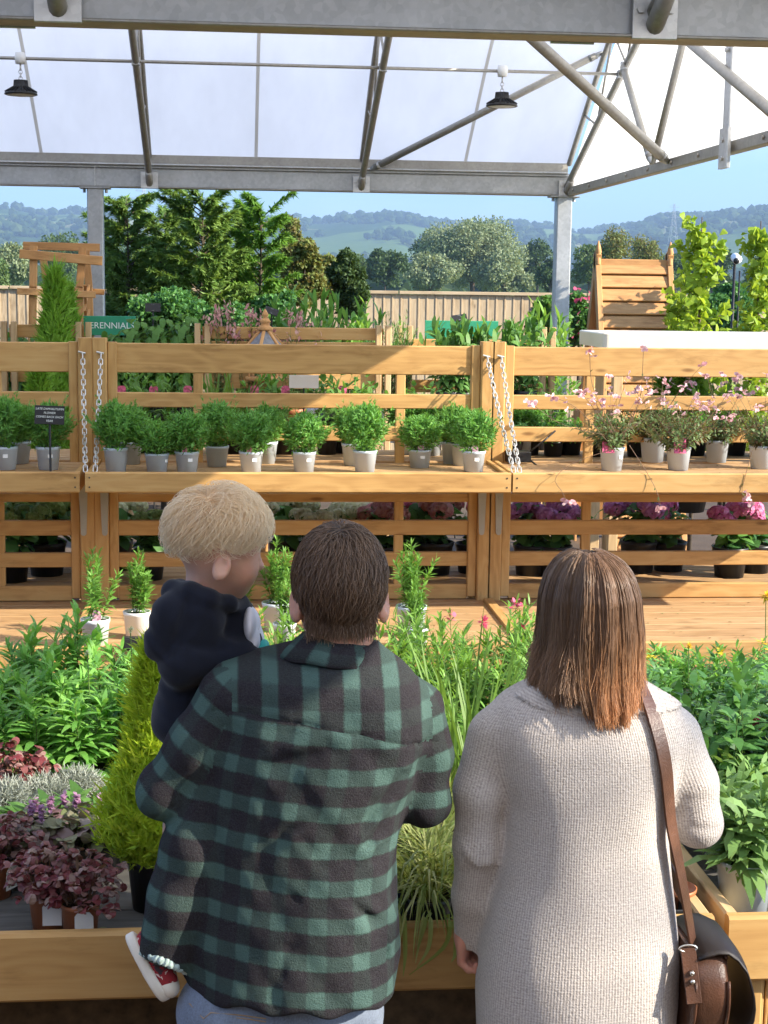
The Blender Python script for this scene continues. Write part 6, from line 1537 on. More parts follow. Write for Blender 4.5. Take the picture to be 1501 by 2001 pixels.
# gaura wands hanging over the shelf front, as sprays of the front plant
S = []
for pts in ([(1190, 880), (1120, 905), (1085, 935), (1098, 960), (1109, 985)], [(1230, 870), (1268, 930), (1285, 965), (1292, 995)], [(1180, 850), (1100, 830), (1040, 790)], [(1205, 850), (1160, 760), (1152, 690)], [(1215, 860), (1250, 780), (1258, 680)], [(1185, 860), (1130, 800), (1082, 775)], [(1200, 850), (1170, 810), (1138, 770)], [(1340, 860), (1400, 800), (1440, 740)], [(1210, 850), (1280, 800), (1297, 745)], [(1470, 880), (1450, 960), (1462, 975)]):
    q = [A(*P(x, y, YS - .005 - .03 * (i > 1) + (.12 if pts[-1][1] < 900 else 0))) for i, (x, y) in enumerate(pts)]; S.append(smoothpts(np.array(q), 12))
wand = thing('flower_wands', 'long arching pink flower wands over the front edge of the right shelf', 'flower stems', tuple(g1))
mb = MB(); lb_ = MB()
for s in S:
    fb = MB(); mb.tube(s, .0014, 5, False); lb_.leaves(s[2:-2:2], nrm(rng.normal(size=(len(s[2:-2:2]), 3))), A(0, 0, 1), .028, .004, NARROW, .4, .1)
    for _ in range(5):
        c = s[-1] + rng.normal(0, .013, 3); f = nrm(rng.normal(size=3) + A(0, -.8, .1)); a1 = nrm(np.cross(f, A(0, 0, 1))); a2 = np.cross(a1, f); az = rng.uniform(-2, 2, 6); fb.leaves(np.tile(c, (6, 1)), np.cos(az)[:, None] * a2 + np.sin(az)[:, None] * a1 + f * .3, f, .019, .0075, ((0, .3), (.6, 1), (1, .6)), .3, .1)
    fb.build('flower', M['pt_pink'], wand)
mb.build('stems', M['stem_red'], wand, True); lb_.build('leaves', M['lf_gaura'], wand)
# black watering tray with handle on the right shelf
tr = thing('black_caddy', 'black plastic caddy with thin legs behind the chain, left end of the right shelf', 'caddy', tuple(PZ(1010, 905, ZSD)))
mb = MB(); c = PZ(1012, 905, ZSD); mb.box(c + Vector((0, 0, .035)), (.12, .09, .055)); mb.build('body', M['pot_black'], tr)
mb = MB(); mb.tube([c + Vector((.05, 0, .05)), P(1062, 862, c.y), P(1085, 842, c.y + .05)], .005, 6); mb.tube([P(1028, 893, c.y), P(1064, 921, c.y - .12)], .005, 6); mb.build('handle', M['pot_black'], tr, True)
# lower deck: upright lilies in white pots
lily = [T_stem('upright_plant', 301, 8, .30, .03, .055, 22, .055, .0055, 'lf_lily', (.25, 1.1), (.1, 1.0), LANCE, 3, 'pot_white', .062, .125, .7), T_stem('upright_plant', 302, 7, .34, .03, .06, 22, .055, .0055, 'lf_lily', (.25, 1.1), (.1, 1.0), LANCE, 3, 'pot_white', .062, .125, .7, tagm='mixed_tag'), T_stem('upright_plant', 303, 9, .30, .03, .06, 22, .055, .0055, 'lf_lily', (.25, 1.1), (.1, 1.0), LANCE, 3, 'pot_grey', .062, .125, .7)]
gl = 'upright leafy plants on the lower deck'
for x, y, tm, d, s in ((187, 1264, lily[1], 'in a white pot with picture tag, at the left divider', 1.05), (268, 1246, lily[0], 'in a white pot, left of the toddler', 1.0), (540, 1232, lily[2], 'in a grey pot between toddler and man', 1.1), (556, 1262, lily[0], 'in a white pot beside the man\'s left ear', .85), (470, 1225, lily[0], 'mostly hidden behind the toddler\'s chin', .9), (803, 1242, lily[2], 'in a dark pot right of the man\'s head', 1.15), (815, 1268, lily[0], 'in a white pot low behind the man\'s right shoulder', .8)):
    place(tm, PZ(x, y, ZLD), 'upright narrow-leaved plant ' + d, 'potted plant', gl, s, 0 if tm is lily[1] else None, name='upright_plant')
bx_ = PZ(262, 1272, ZLD); bc = thing('black_label_block', 'small black label holder on the lower deck below the toddler\'s hood', 'label holder', tuple(bx_)); mb = MB(); mb.box(A(*bx_) + A(0, -.0, .035), (.095, .03, .06)); mb.build('block', M['pot_black'], bc); mb = MB(); mb.box(A(*bx_) + A(0, -.016, .035), (.08, .004, .045)); mb.build('face', M['black_sign'], bc)
# rear deck and rear shelf
hyd = {k: [T_hyd(400 + i * 2 + j, m, 7, .23, r_) for j in (0, 1)] for i, (k, m, r_) in enumerate((('cream', 'pt_cream', .066), ('mauve', 'pt_mauve', .058), ('magenta', 'pt_mag', .058), ('rosy', 'pt_rose', .060), ('green', 'pt_green', .06)))}
for x, k, d in ((20, 'green', 'at the left edge'), (90, 'green', 'left of the first strap'), (185, 'cream', 'behind the left bench post'), (225, 'cream', 'behind the second strap'), (290, 'green', 'left of the toddler\'s hair'), (560, 'cream', 'between toddler and man'), (625, 'cream', 'above the man\'s head, left'), (690, 'cream', 'above the man\'s head, right'), (750, 'rosy', 'in the middle'), (805, 'magenta', 'left of the paper sheet'), (850, 'rosy', 'beside the magenta one'), (925, 'magenta', 'behind the middle post'), (1040, 'mauve', 'right of the bench posts'), (1085, 'mauve', 'above the woman, left'), (1250, 'mauve', 'above the woman, right'), (1310, 'magenta', 'right of the mauve ones'), (1430, 'magenta', 'near the right edge'), (1480, 'magenta', 'at the right edge')):
    Yh = 8.55 + random.uniform(0, .35); p = P(x, 1000, Yh); place(hyd[k][random.random() < .5], (p.x, Yh, ZL + .008), '%s hydrangea in a dark pot behind the bench slats, %s' % (k, d), 'hydrangea', 'hydrangeas on the rear deck', random.uniform(.92, 1.08), name='hydrangea')
bk = [T_stem('shelf_plant', 451, 9, .30, .04, .11, 5, .06, .018, 'lf_mid', (.1, .8), (.3, 1.0), OVATE, 2, 'pot_black', .06, .11, .8), T_stem('shelf_plant', 452, 12, .34, .04, .10, 6, .07, .010, 'lf_lily', (.3, 1.0), (.2, .9), LANCE, 2, 'pot_black', .06, .11, .8), T_clump('shelf_plant', 453, 40, .36, .008, 'lf_sword', SWORD, (.8, 1.5), (.1, .7), .03, 0, 'pot_black', .06, .11)]
gr = 'mixed plants on the rear shelf'
for k, (x, tg) in enumerate(((240, 1), (275, 0), (302, 1), (340, 0), (368, 1), (420, 2), (460, 2), (497, 1), (540, 0), (557, 1), (640, 0), (667, 1), (715, 0), (790, 3), (845, 3), (905, 3), (1030, 3), (1085, 0))):
    Yh = 8.42 + random.uniform(0, .12); p = P(x, 757, Yh); tm = bk[2] if tg == 2 else bk[(0, 1)[k % 2]] if tg != 3 else bsm
    place(tm, (p.x, Yh, ZS - .018), 'leafy plant on the rear shelf glimpsed between the upper rails', 'potted plant', gr, random.uniform(.9, 1.1), sz=random.uniform(.95, 1.15), name='shelf_plant')
    if tg == 1:
        t = thing('picture_tag', 'pink picture tag among the rear shelf leaves, ' + ('leftmost of the row', '', 'second from left', '', 'left of the sword leaves', '', '', 'left of the bird table post', '', 'right of the bird table post', '', 'right of the blank card')[k], 'plant tag', (p.x, Yh - .1, p.z - .04))
        cardtag(t, 0, 0, 0, .045, .055, 'pink_tag'); 
low = T_stem('low_plant', 470, 22, .12, .06, .10, 8, .03, .007, 'lf_fine', (.0, .7), (.2, .8), LANCE, 2, 'pot_black', .06, .09, .8)
for k in range(17): place(low, (1.5 + k * .115, 8.4 + .08 * (k % 2), ZS - .018), 'low grey-green plant in the dense row behind the right bench rails', 'potted plant', 'low row on the right rear shelf', random.uniform(.9, 1.15), name='low_plant')
# --------------- front troughs
heu = [T_clump('ruffled_plant', 501, 120, .022, .0085, 'lf_red', ROUND, (.2, 1.5), (.2, 1.8), .03, .100, 'terracotta', .045, .085, .35, 1.0, 'white'), T_clump('ruffled_plant', 502, 110, .022, .0085, 'lf_red', ROUND, (.2, 1.5), (.2, 1.8), .03, .110, 'terracotta', .045, .085, .35, 1.0, 'white')]
place(heu[0], PZ(96, 1812, ZTD), 'dark red ruffled plant in terracotta pot, the left one of two by the front board', 'potted plant', 'red ruffled plants', .98, 0, name='ruffled_plant'); place(heu[1], PZ(158, 1830, ZTD), 'dark red ruffled plant in terracotta pot, nearest the front board, right one', 'potted plant', 'red ruffled plants', .95, 0, name='ruffled_plant')
place(heu[0], PZ(12, 1600, ZTD), 'dark red ruffled plant at the left edge behind the silver cushions', 'potted plant', 'red ruffled plants', 1.1, 2., name='ruffled_plant'); place(heu[1], PZ(-10, 1750, ZTD), 'dark red ruffled plant cut by the left edge', 'potted plant', 'red ruffled plants', 1.0, 1., name='ruffled_plant')
aju = [T_clump('mottled_plant', 510 + i, 110, .042, .0155, 'lf_var', ROUND, (.2, 1.3), (.3, 1.3), .05, .065, 'pot_black', .055, .075, .25, 0, None, ('pt_lilac', 3, .10) if i == 0 else None) for i in (0, 1)]
for k, (x, y) in enumerate(((70, 1712), (148, 1705), (205, 1700), (18, 1720), (115, 1690))): place(aju[k % 2], PZ(x, y, ZTD), 'mottled purple and green plant, ' + ('left, above the red ruffled pots', 'in the middle with lilac florets', 'nearest the golden conifer', 'at the left edge', 'at the back of its cluster')[k], 'potted plant', 'mottled purple plants', 1.05, name='mottled_plant')
ros = T_clump('leafy_rosette', 520, 48, .11, .019, 'lf_mid', LANCE, (.2, 1.35), (.5, 1.5), .025, 0, 'pot_black', .05, .07, .25)
for k, (x, y) in enumerate(((15, 1690), (75, 1672), (112, 1660), (172, 1650), (215, 1668))): place(ros, PZ(x, y, ZTD), 'light green leaf rosette in the front bench, ' + ('at the left edge', 'left of the centre', 'below the silver cushions', 'below the tall daisies', 'nearest the golden conifer')[k], 'potted plant', 'green rosettes', random.uniform(.9, 1.1), name='leafy_rosette')
def T_silver(seed):
    t = tnew('silver_cushion'); g = np.random.default_rng(seed); pot(t, .055, .045, .075, 'pot_black'); n = 1700; d = nrm(g.normal(size=(n, 3)) + A(0, 0, .7)); d[:, 2] = np.abs(d[:, 2]); p = d * A(.075, .075, .055) * g.uniform(.5, 1.0, (n, 1)) + A(0, 0, .08); mb = MB(); mb.leaves(p, nrm(d + g.normal(0, .7, (n, 3))), g.normal(size=(n, 3)), .024 * g.uniform(.5, 1.3, n), .0011, ((0, 1), (.5, 1), (1, .5)), g.uniform(-.8, .8, n), 0.); mb.build('foliage', M['lf_silver'], t, False, False); return t
sv_ = T_silver(530)
for k, (x, y) in enumerate(((12, 1632), (82, 1615), (150, 1598))): place(sv_, PZ(x, y, ZTD), 'silver wiry cushion plant, ' + ('leftmost of its row', 'middle one of its row', 'rightmost, below the daisies')[k], 'potted plant', 'silver cushions', random.uniform(.95, 1.15), name='silver_cushion')
cy = T_cypress('golden_conifer', 540, .50, .098, 'lf_gold', 'pot_black', 9000, .062, .12, .036)
place(cy, PZ(302, 1770, ZTD), 'bright golden upright conifer in a black pot at the man\'s left elbow', 'conifer', None, 1.0, name='golden_conifer')
dai = [T_stem('daisy_plant', 550 + i, 8, .30, .03, .065, 16, .105, .011, 'lf_daisy', (.2, 1.1), (.3, 1.3), LANCE, 2, 'pot_black', .07, .11, .6, .0026, basal=(22, .17, .017)) for i in (0, 1, 2)]
for k, (x, y, Yd) in enumerate(((45, 0, 4.32), (155, 0, 4.30), (250, 0, 4.36), (-40, 0, 4.36), (0, 0, 4.62), (100, 0, 4.60), (200, 0, 4.64), (290, 0, 4.62), (60, 0, 4.9), (150, 0, 4.92), (250, 0, 4.9), (330, 0, 4.4), (340, 0, 4.85), (420, 0, 4.4), (520, 0, 4.42), (620, 0, 4.45))):
    p = P(x, 1400, Yd); place(dai[k % 3], (p.x, Yd, ZTD), 'leafy green daisy plant not yet in flower, ' + (('front row near the left edge', 'front row, middle of the left group', 'front row beside the golden conifer')[k] if k < 3 else 'standing behind the front row at left'), 'potted plant', 'daisy plants', random.uniform(.92, 1.08), sz=random.uniform(.70, .98), name='daisy_plant')
pen = [T_stem('slender_perennial', 560 + i, 11, .31, .035, .085, 15, .072, .0062, 'lf_pen', (.25, 1.0), (.2, 1.1), LANCE, 2, 'pot_black', .065, .11, .6, .0019, flower=(('pt_hot', 1, .018, 'spray') if i == 1 else None)) for i in (0, 1, 2)]
mon = [T_stem('dark_perennial', 570 + i, 12, .29, .035, .09, 11, .075, .0125, 'lf_dark', (.1, .8), (.3, 1.0), LANCE, 2, 'pot_black', .07, .11, .7, .0019) for i in (0, 1)]
lem = [T_stem('slender_perennial', 575, 11, .30, .035, .085, 15, .075, .0075, 'lf_daisy', (.25, 1.0), (.2, 1.0), LANCE, 2, 'pot_black', .065, .11, .6, .0019, flower=('pt_yel', 1, .014, 'spray'))]
for j, Yd in enumerate((4.34, 4.55, 4.76, 4.97)):
    for i in range(8):
        X = -.02 + i * .145 + .05 * (j % 2); 
        if X > 1.0: continue
        place(pen[1] if (i, j) in ((5, 2), (6, 3)) else pen[(0, 2)[(i + j) % 2]], (X + random.uniform(-.02, .02), Yd, ZTD), 'slender light green perennial in the massed pots between man and woman', 'potted plant', 'slender perennials massed between the adults', random.uniform(.95, 1.12), sz=(.86 + .04 * j) * random.uniform(.75, 1.15), name='slender_perennial')
for j, Yd in enumerate((4.3, 4.5, 4.72, 4.94)):
    for i in range(5):
        X = 1.16 + i * .165 + .06 * (j % 2); tm = (mon[(i + j) % 2] if j < 2 else lem[0]); place(tm, (X + random.uniform(-.02, .02), Yd, ZTD), 'leafy green perennial massed right of the woman, in the second bench', 'potted plant', 'perennials massed right of the woman', random.uniform(.95, 1.12), sz=random.uniform(.68, .88), name='leafy_perennial')
for k, (X, Yd) in enumerate(((1.18, 3.98), (1.36, 3.95), (1.55, 3.97), (1.27, 3.78), (1.47, 3.78), (1.72, 3.9))): place(mon[k % 2], (X, Yd, ZTD), 'dark green leafy perennial at the back of the right front bench', 'potted plant', 'dark perennials behind the toothed plants', 1.15, sz=1.1, name='dark_perennial')
def bloom(px, py, Y, mat, r, label, stem=.3):
    p = P(px, py, Y); t = thing('flower', label, 'flower', (p.x, Y, p.z - stem)); mb = MB(); n = 40; d = nrm(rng.normal(size=(n, 3)) + A(0, -.3, .5)); mb.leaves(np.tile(A(*p), (n, 1)) + d * r * .2, d, A(0, 0, 1) + rng.normal(0, .4, (n, 3)), r * rng.uniform(.6, 1.1, n), r * .16, NARROW, .3, .1); mb.build('petals', M[mat], t)
    mb = MB(); mb.tube([(p.x, Y, p.z - stem), (p.x + .005, Y, p.z - stem / 2), (p.x, Y, p.z)], .0016, 5, False); mb.build('stem', M['stem'], t, True)
bloom(1474, 1412, 3.86, 'pt_hot', .026, 'shaggy bright pink flower in the dark leaves at the right edge'); bloom(1383, 1440, 3.84, 'pt_hot', .012, 'small closed pink bud right of the woman\'s shoulder')
bloom(1497, 1166, 5.0, 'pt_yel', .022, 'yellow flower at the right edge above the leaves'); bloom(1346, 1262, 4.6, 'pt_yel', .012, 'small yellow flower right of the woman\'s hair')
bloom(945, 1216, 4.9, 'pt_hot', .022, 'deep pink flower above the slender leaves between man and woman'); bloom(1020, 1228, 4.9, 'pt_hot', .016, 'smaller deep pink flower left of the woman\'s hair')
bloom(171, 1276, 4.35, 'pt_cream', .010, 'pale button bud on a stalk above the daisy leaves'); bloom(255, 1232, 4.2, 'pt_cream', .011, 'pale button bud on a tall stalk left of the navy hood')
toot = [T_stem('toothed_plant', 580 + i, 12, .17, .03, .07, 12, .095, .0105, 'lf_tooth', (.1, .9), (.4, 1.4), ((0, .3), (.2, .7), (.3, .55), (.45, 1), (.55, .75), (.7, .9), (.85, .4), (1, .04)), 2, 'pot_grey', .06, .11, .8, .003, basal=(20, .15, .014)) for i in (0, 1)]
for k, (x, y, d) in enumerate(((1452, 1775, 'toothed grey-green plant in a grey pot by the front board at right'), (1505, 1740, 'toothed grey-green plant cut by the right edge'), (1420, 1690, 'toothed grey-green plant behind, beside the bag strap'))): place(toot[k % 2], PZ(x, y, ZTD), d, 'potted plant', 'toothed plants', 1.1 if k == 0 else 1.0, name='toothed_plant')
# grasses in the gap between man and woman
def T_grass(seed, n, L, W, mat, el, bend, potm='pot_black'): return T_clump('arching_grass', seed, n, L, W, mat, SWORD, el, bend, .03, 0, potm, .055, .09, .3)
cx1, cx2, cx3 = T_grass(590, 130, .30, .0026, 'lf_carex', (.7, 1.5), (.9, 2.4)), T_grass(591, 120, .22, .0014, 'lf_straw', (.9, 1.55), (.2, 1.2)), T_grass(592, 20, .48, .0048, 'lf_sword', (1.15, 1.55), (.05, .6))
for x, y, d in ((835, 1822, 'nearest the front board'), (800, 1800, 'at the man\'s right side'), (868, 1790, 'at the woman\'s left wrist'), (845, 1745, 'behind the nearest one')): place(cx1, PZ(x, y, ZTD), 'striped arching grass between man and woman, ' + d, 'potted grass', 'striped grasses', random.uniform(.9, 1.0), name='arching_grass')
for x, y in ((795, 1700), (770, 1690), (830, 1690)): place(cx2, PZ(x, y, ZTD), 'fine yellow grass under the man\'s right elbow', 'potted grass', 'yellow grasses', 1.0, name='arching_grass')
for x, y, d in ((885, 1665, 'between man and woman, front'), (905, 1625, 'between man and woman, back'), (935, 1640, 'hidden behind the woman\'s arm')): place(cx3, PZ(x, y, ZTD), 'tall sword-leaved plant ' + d, 'potted plant', 'sword-leaved plants', 1.0, name='sword_leaved_plant')
# blades that hang over the front board
M['lf_blade'] = leafmat('pale edged grass blades', [(.20, .30, .07), (.30, .38, .12), (.45, .48, .22)], .35)
og = thing('arching_grass', 'long striped grass blades drooping over the front board between the couple', 'potted grass', tuple(PZ(835, 1815, ZTD)))
mb = MB(); S = []
for pts in ([(838, 1772), (842, 1800), (838, 1850), (815, 1890)], [(860, 1790), (880, 1808), (868, 1850), (800, 1905)], [(832, 1780), (828, 1830), (812, 1882)], [(790, 1760), (790, 1800), (792, 1860), (788, 1908)], [(778, 1770), (782, 1830), (776, 1895)], [(868, 1800), (888, 1830), (890, 1860), (882, 1880)], [(845, 1790), (835, 1840), (812, 1870)]):
    q = smoothpts(np.array([A(*P(x, (y if i != 1 else min(y, 1794)), (3.30, 3.188, 3.168, 3.155)[i])) for i, (x, y) in enumerate(pts)]), 14); S.append(q)
for q in S:
    T = nrm(np.gradient(q, axis=0)); sd = nrm(np.cross(T, A(.2, -1, .1))); w = .0058 * np.interp(np.linspace(0, 1, 14), [0, .3, .7, 1], [.8, 1, .8, .1]); V = np.stack([q - sd * w[:, None], q + A(0, -.001, -.0008), q + sd * w[:, None]], 1).reshape(-1, 3); b = np.arange(13) * 3; mb.add(V, np.concatenate([np.stack([b, b + 1, b + 4, b + 3], 1), np.stack([b + 1, b + 2, b + 5, b + 4], 1)]))
mb.build('blades', M['lf_blade'], og)
# orange pot and trays right of the woman
tp = tnew('empty_pot'); pot(tp, .055, .042, .085, 'terracotta', soil=False); place(tp, PZ(1318, 1792, ZTD), 'orange plastic pot behind the bag strap, by the woman\'s right hip', 'plant pot', None, .85, name='empty_pot')
def tray(x0, x1, y0, y1, label):
    t = thing('black_tray', label, 'plant tray', ((x0 + x1) / 2, (y0 + y1) / 2, ZTD)); mb = MB()
    mb.box(((x0 + x1) / 2, (y0 + y1) / 2, ZTD + .004), (x1 - x0, y1 - y0, .006))
    for a, b in (((x0, y0), (x1, y0)), ((x0, y1), (x1, y1)), ((x0, y0), (x0, y1)), ((x1, y0), (x1, y1))): mb.board((a[0], a[1], ZTD + .03), (b[0], b[1], ZTD + .03), .006, .055)
    mb.build('tray', M['pot_black'], t)
tray(.72, 1.0, 3.26, 3.62, 'black tray in the front bench beside the woman\'s right hip'); tray(.1, .45, 3.27, 3.62, 'black tray under the striped grasses')

lt = MB(); g = np.random.default_rng(91); 
for z, (xa, xb), (ya, yb), n in ((ZLD + .002, (-.6, 3.2), (7.05, 8.0), 110), (ZSD + .002, (-2.4, 3.2), (7.5, 8.0), 130), (ZTD + .002, (-.9, 3.0), (3.25, 4.1), 160)):
    p = np.stack([g.uniform(xa, xb, n), g.uniform(ya, yb, n), np.full(n, z)], 1); az = g.uniform(0, 6.28, n); lt.leaves(p, np.stack([np.cos(az), np.sin(az), np.full(n, .08)], 1), A(0, 0, 1), g.uniform(.008, .026, n), g.uniform(.002, .006, n), LANCE, .4, .2)
o = lt.build('fallen_leaves', leafmat('fallen leaves', [(.20, .13, .05), (.12, .07, .03), (.16, .2, .06), (.05, .035, .02)], .1)); tag(o, 'dry fallen leaves and crumbs scattered on the bench decks', 'fallen leaves', kind='stuff')
for k in range(14): place(mon[k % 2] if k % 3 else toot[0], (1.95 + (k % 5) * .22, 3.4 + (k // 5) * .24, ZTD), 'leafy perennial further right on the right front bench', 'potted plant', 'perennials beyond the right edge', random.uniform(.9, 1.1), sz=random.uniform(.8, 1.0), name='leafy_perennial')
for k in range(16): place((dai[0], ros, aju[0], sv_)[k % 4], (-1.2 - (k % 4) * .28, 3.42 + (k // 4) * .4, ZTD), 'perennial on the bench beyond the left edge', 'potted plant', 'perennials beyond the left edge', random.uniform(.9, 1.1), name='leafy_perennial')
# ------------------------------------------------------------------ trees and shrubs behind, far country
M['cr_silver'] = leafmat('silvery willow foliage', [(.13, .175, .085), (.22, .27, .135), (.32, .36, .20)], .25, .6)
M['cr_dark'] = leafmat('dark woodland foliage', [(.028, .060, .020), (.05, .092, .028), (.085, .135, .04)], .25, .6)
M['cr_mid'] = leafmat('woodland foliage', [(.06, .105, .03), (.10, .16, .045), (.15, .21, .065)], .25, .6)
M['cr_olive'] = leafmat('olive shrub foliage', [(.09, .13, .028), (.15, .20, .045), (.23, .27, .07), (.20, .15, .06)], .35, .5)
def crown_mesh(mb, c, r, n, leaf, g, lobes=14, flat=.85, gap=.55):
    """foliage of a crown: leaf clumps scattered through lobes"""
    c = A(*c); r = A(*r); ld = nrm(g.normal(size=(lobes, 3)) + A(0, 0, .25)); lc = ld * r * g.uniform(.35, .78, (lobes, 1)); lr = g.uniform(.22, .42, lobes) * r.mean()
    k = g.integers(0, lobes, n); d = nrm(g.normal(size=(n, 3))); p = lc[k] + d * (lr[k] * g.uniform(gap, 1.05, n))[:, None] * A(1, 1, flat)
    d2 = nrm(d + g.normal(0, .7, (n, 3)) + A(0, 0, -.1)); s = leaf * g.uniform(.6, 1.4, n); mb.leaves(c + p, d2, nrm(d + g.normal(0, .5, (n, 3))), s, s * .36, OVATE[::2] + (OVATE[-1],), g.uniform(0, .8, n), .15); return lc + c, lr
def tree(px, ytop, ybot, wpx, Y, mat, label, n=3200, leaf=.30, seed=1, lobes=16, name='broad_tree', group='trees beyond the fence', zb=None, trunkr=.03):
    n = int(n * 2.2); leaf *= .62; lobes = int(lobes * 1.6)
    g = np.random.default_rng(seed); top, bot = P(px, ytop, Y), P(px, ybot, Y); w = wpx / FPX * Y; zg = float(terr_h(np.array(bot.x), np.array(Y))) - .1 if zb is None else zb
    t = thing(name, label, 'tree', (bot.x, Y, zg), group=group); h = top.z - bot.z; c = A(bot.x, Y, (top.z + bot.z) / 2); mb = MB(); r = A(w / 2, w / 2, h / 2) / 1.12
    lc, lr = crown_mesh(mb, c, r, n, leaf, g, lobes); mb.build('crown', M[mat], t)
    mb = MB(); base = A(bot.x, Y, zg); fork = A(bot.x, Y, bot.z + h * .2); R0 = max(.03, w * trunkr); mb.tube([base, base * .5 + fork * .5 + A(.02 * w, 0, 0), fork], [R0, R0 * .8, R0 * .6], 8)
    for q in lc[:8]: mb.tube([fork - A(0, 0, R0), (fork + q) / 2 + A(0, 0, -.03 * h), q], [R0 * .45, R0 * .3, R0 * .1], 5)
    mb.build('trunk', M['bark'], t, True); return t
tree(922, 416, 576, 250, 150, 'cr_silver', 'large rounded silvery green tree beyond the middle of the fence', 15000, .34, 3, 34)
tree(840, 490, 580, 150, 142, 'cr_silver', 'lower silvery tree leaning left of the large silvery one', 5200, .40, 4)
tree(990, 492, 580, 150, 144, 'cr_silver', 'lower silvery tree right of the large silvery one', 5200, .40, 5)
tree(752, 478, 570, 90, 130, 'cr_dark', 'dark round tree left of the silvery trees', 2600, .38, 6)
tree(850, 440, 560, 110, 185, 'cr_dark', 'dark tree behind the left side of the large silvery tree', 2600, .42, 7)
tree(690, 490, 570, 90, 150, 'cr_mid', 'green tree partly hidden by the garden shrubs', 2000, .4, 8)
tree(1050, 462, 568, 110, 170, 'cr_dark', 'dark green tree just left of the bright column', 3000, .42, 9)
tree(1150, 455, 575, 90, 120, 'cr_mid', 'green tree right of the bright column', 2600, .34, 10)
tree(1075, 500, 575, 80, 110, 'cr_dark', 'low dark tree behind the bright column', 2000, .3, 11)
tree(1195, 432, 545, 95, 75, 'cr_olive', 'thin twiggy olive tree above the shelter roof, left', 1700, .17, 12, 20, 'slender_tree')
tree(1255, 452, 545, 80, 78, 'cr_olive', 'thin twiggy olive tree above the shelter roof, right', 1500, .17, 13, 20, 'slender_tree')
tree(1390, 470, 585, 120, 140, 'cr_dark', 'dark green tree behind the yellow-green sapling', 3000, .4, 14)
tree(1320, 480, 570, 90, 160, 'cr_mid', 'mid green tree between shelter and sapling', 2200, .4, 15)
tree(1490, 478, 590, 110, 150, 'cr_mid', 'green tree at the right edge behind the security light', 2400, .4, 16)
tree(25, 470, 565, 120, 95, 'cr_silver', 'grey green tree at the left edge behind the fence', 3200, .3, 17)
tree(120, 452, 560, 130, 170, 'cr_mid', 'broad green tree behind the garden arch', 3000, .42, 18)
tree(-10, 505, 575, 80, 80, 'cr_mid', 'lower green tree at the far left edge', 1800, .26, 19)
tree(250, 470, 570, 130, 190, 'cr_dark', 'dark tree seen through the tall conifers', 2200, .44, 20)
tree(420, 480, 570, 140, 200, 'cr_mid', 'green tree behind the middle conifer', 2200, .44, 21)
tree(560, 485, 570, 140, 190, 'cr_dark', 'dark tree behind the olive garden shrub', 2200, .44, 22)
# woodland on the hills and hedges: nobody could count it
g = np.random.default_rng(77); NW = 5200
rw = np.concatenate([g.uniform(230, 700, 900), g.uniform(700, 2900, NW - 900)]); azw = np.radians(g.uniform(-17, 24, NW)); xw, yw = rw * np.sin(azw), rw * np.cos(azw)
keep = (np.sin(xw * .0075 + 1.3) * np.sin(yw * .0058 + .7) + .5 * np.sin(xw * .021 + yw * .013) > -.15) | (rw > 2350) ; xw, yw, rw = xw[keep], yw[keep], rw[keep]; zw = terr_h(xw, yw)
ico = nrm(np.array([(0, 0, 1), (.89, 0, .45), (.28, .85, .45), (-.72, .53, .45), (-.72, -.53, .45), (.28, -.85, .45), (.72, .53, -.45), (-.28, .85, -.45), (-.89, 0, -.45), (-.28, -.85, -.45), (.72, -.53, -.45), (0, 0, -1)]))
icf = np.array([(0, 1, 2), (0, 2, 3), (0, 3, 4), (0, 4, 5), (0, 5, 1), (1, 6, 2), (2, 7, 3), (3, 8, 4), (4, 9, 5), (5, 10, 1), (6, 7, 2), (7, 8, 3), (8, 9, 4), (9, 10, 5), (10, 6, 1), (11, 7, 6), (11, 8, 7), (11, 9, 8), (11, 10, 9), (11, 6, 10)])
n = len(xw); sz = g.uniform(4.5, 9.5, n); 
reps = 3; V = []
for r_ in range(reps):
    off = g.normal(0, .5, (n, 3)) * sz[:, None]; off[:, 2] = np.abs(off[:, 2]) * .4; s2 = sz * g.uniform(.5, .9, n)
    V.append((np.stack([xw, yw, zw + sz * .55], 1) + off)[:, None] + ico[None] * s2[:, None, None] * g.uniform(.75, 1.2, (n, 12, 1)) * A(1, 1, .85))
V = np.concatenate(V); F = (np.arange(len(V)) * 12)[:, None, None] + icf[None]
m, nt_, bs, out = newmat('far woodland'); ge = nd(nt_, 'ShaderNodeNewGeometry'); nt_.links.new(ramp(nt_, ge.outputs['Random Per Island'], [(0, (.018, .034, .013)), (.6, (.032, .055, .02)), (1, (.06, .085, .03))]), bs.inputs['Base Color']); bs.inputs['Roughness'].default_value = 1; bs.inputs['Specular IOR Level'].default_value = 0
o = link('distant_woodland', mesh_np('distant_woodland', V.reshape(-1, 3), [F.reshape(-1, 3)], None, smooth=False), m); o['kind'] = 'stuff'; o['label'] = 'dark woodland and hedgerow trees over the far hills'; o['category'] = 'woodland'
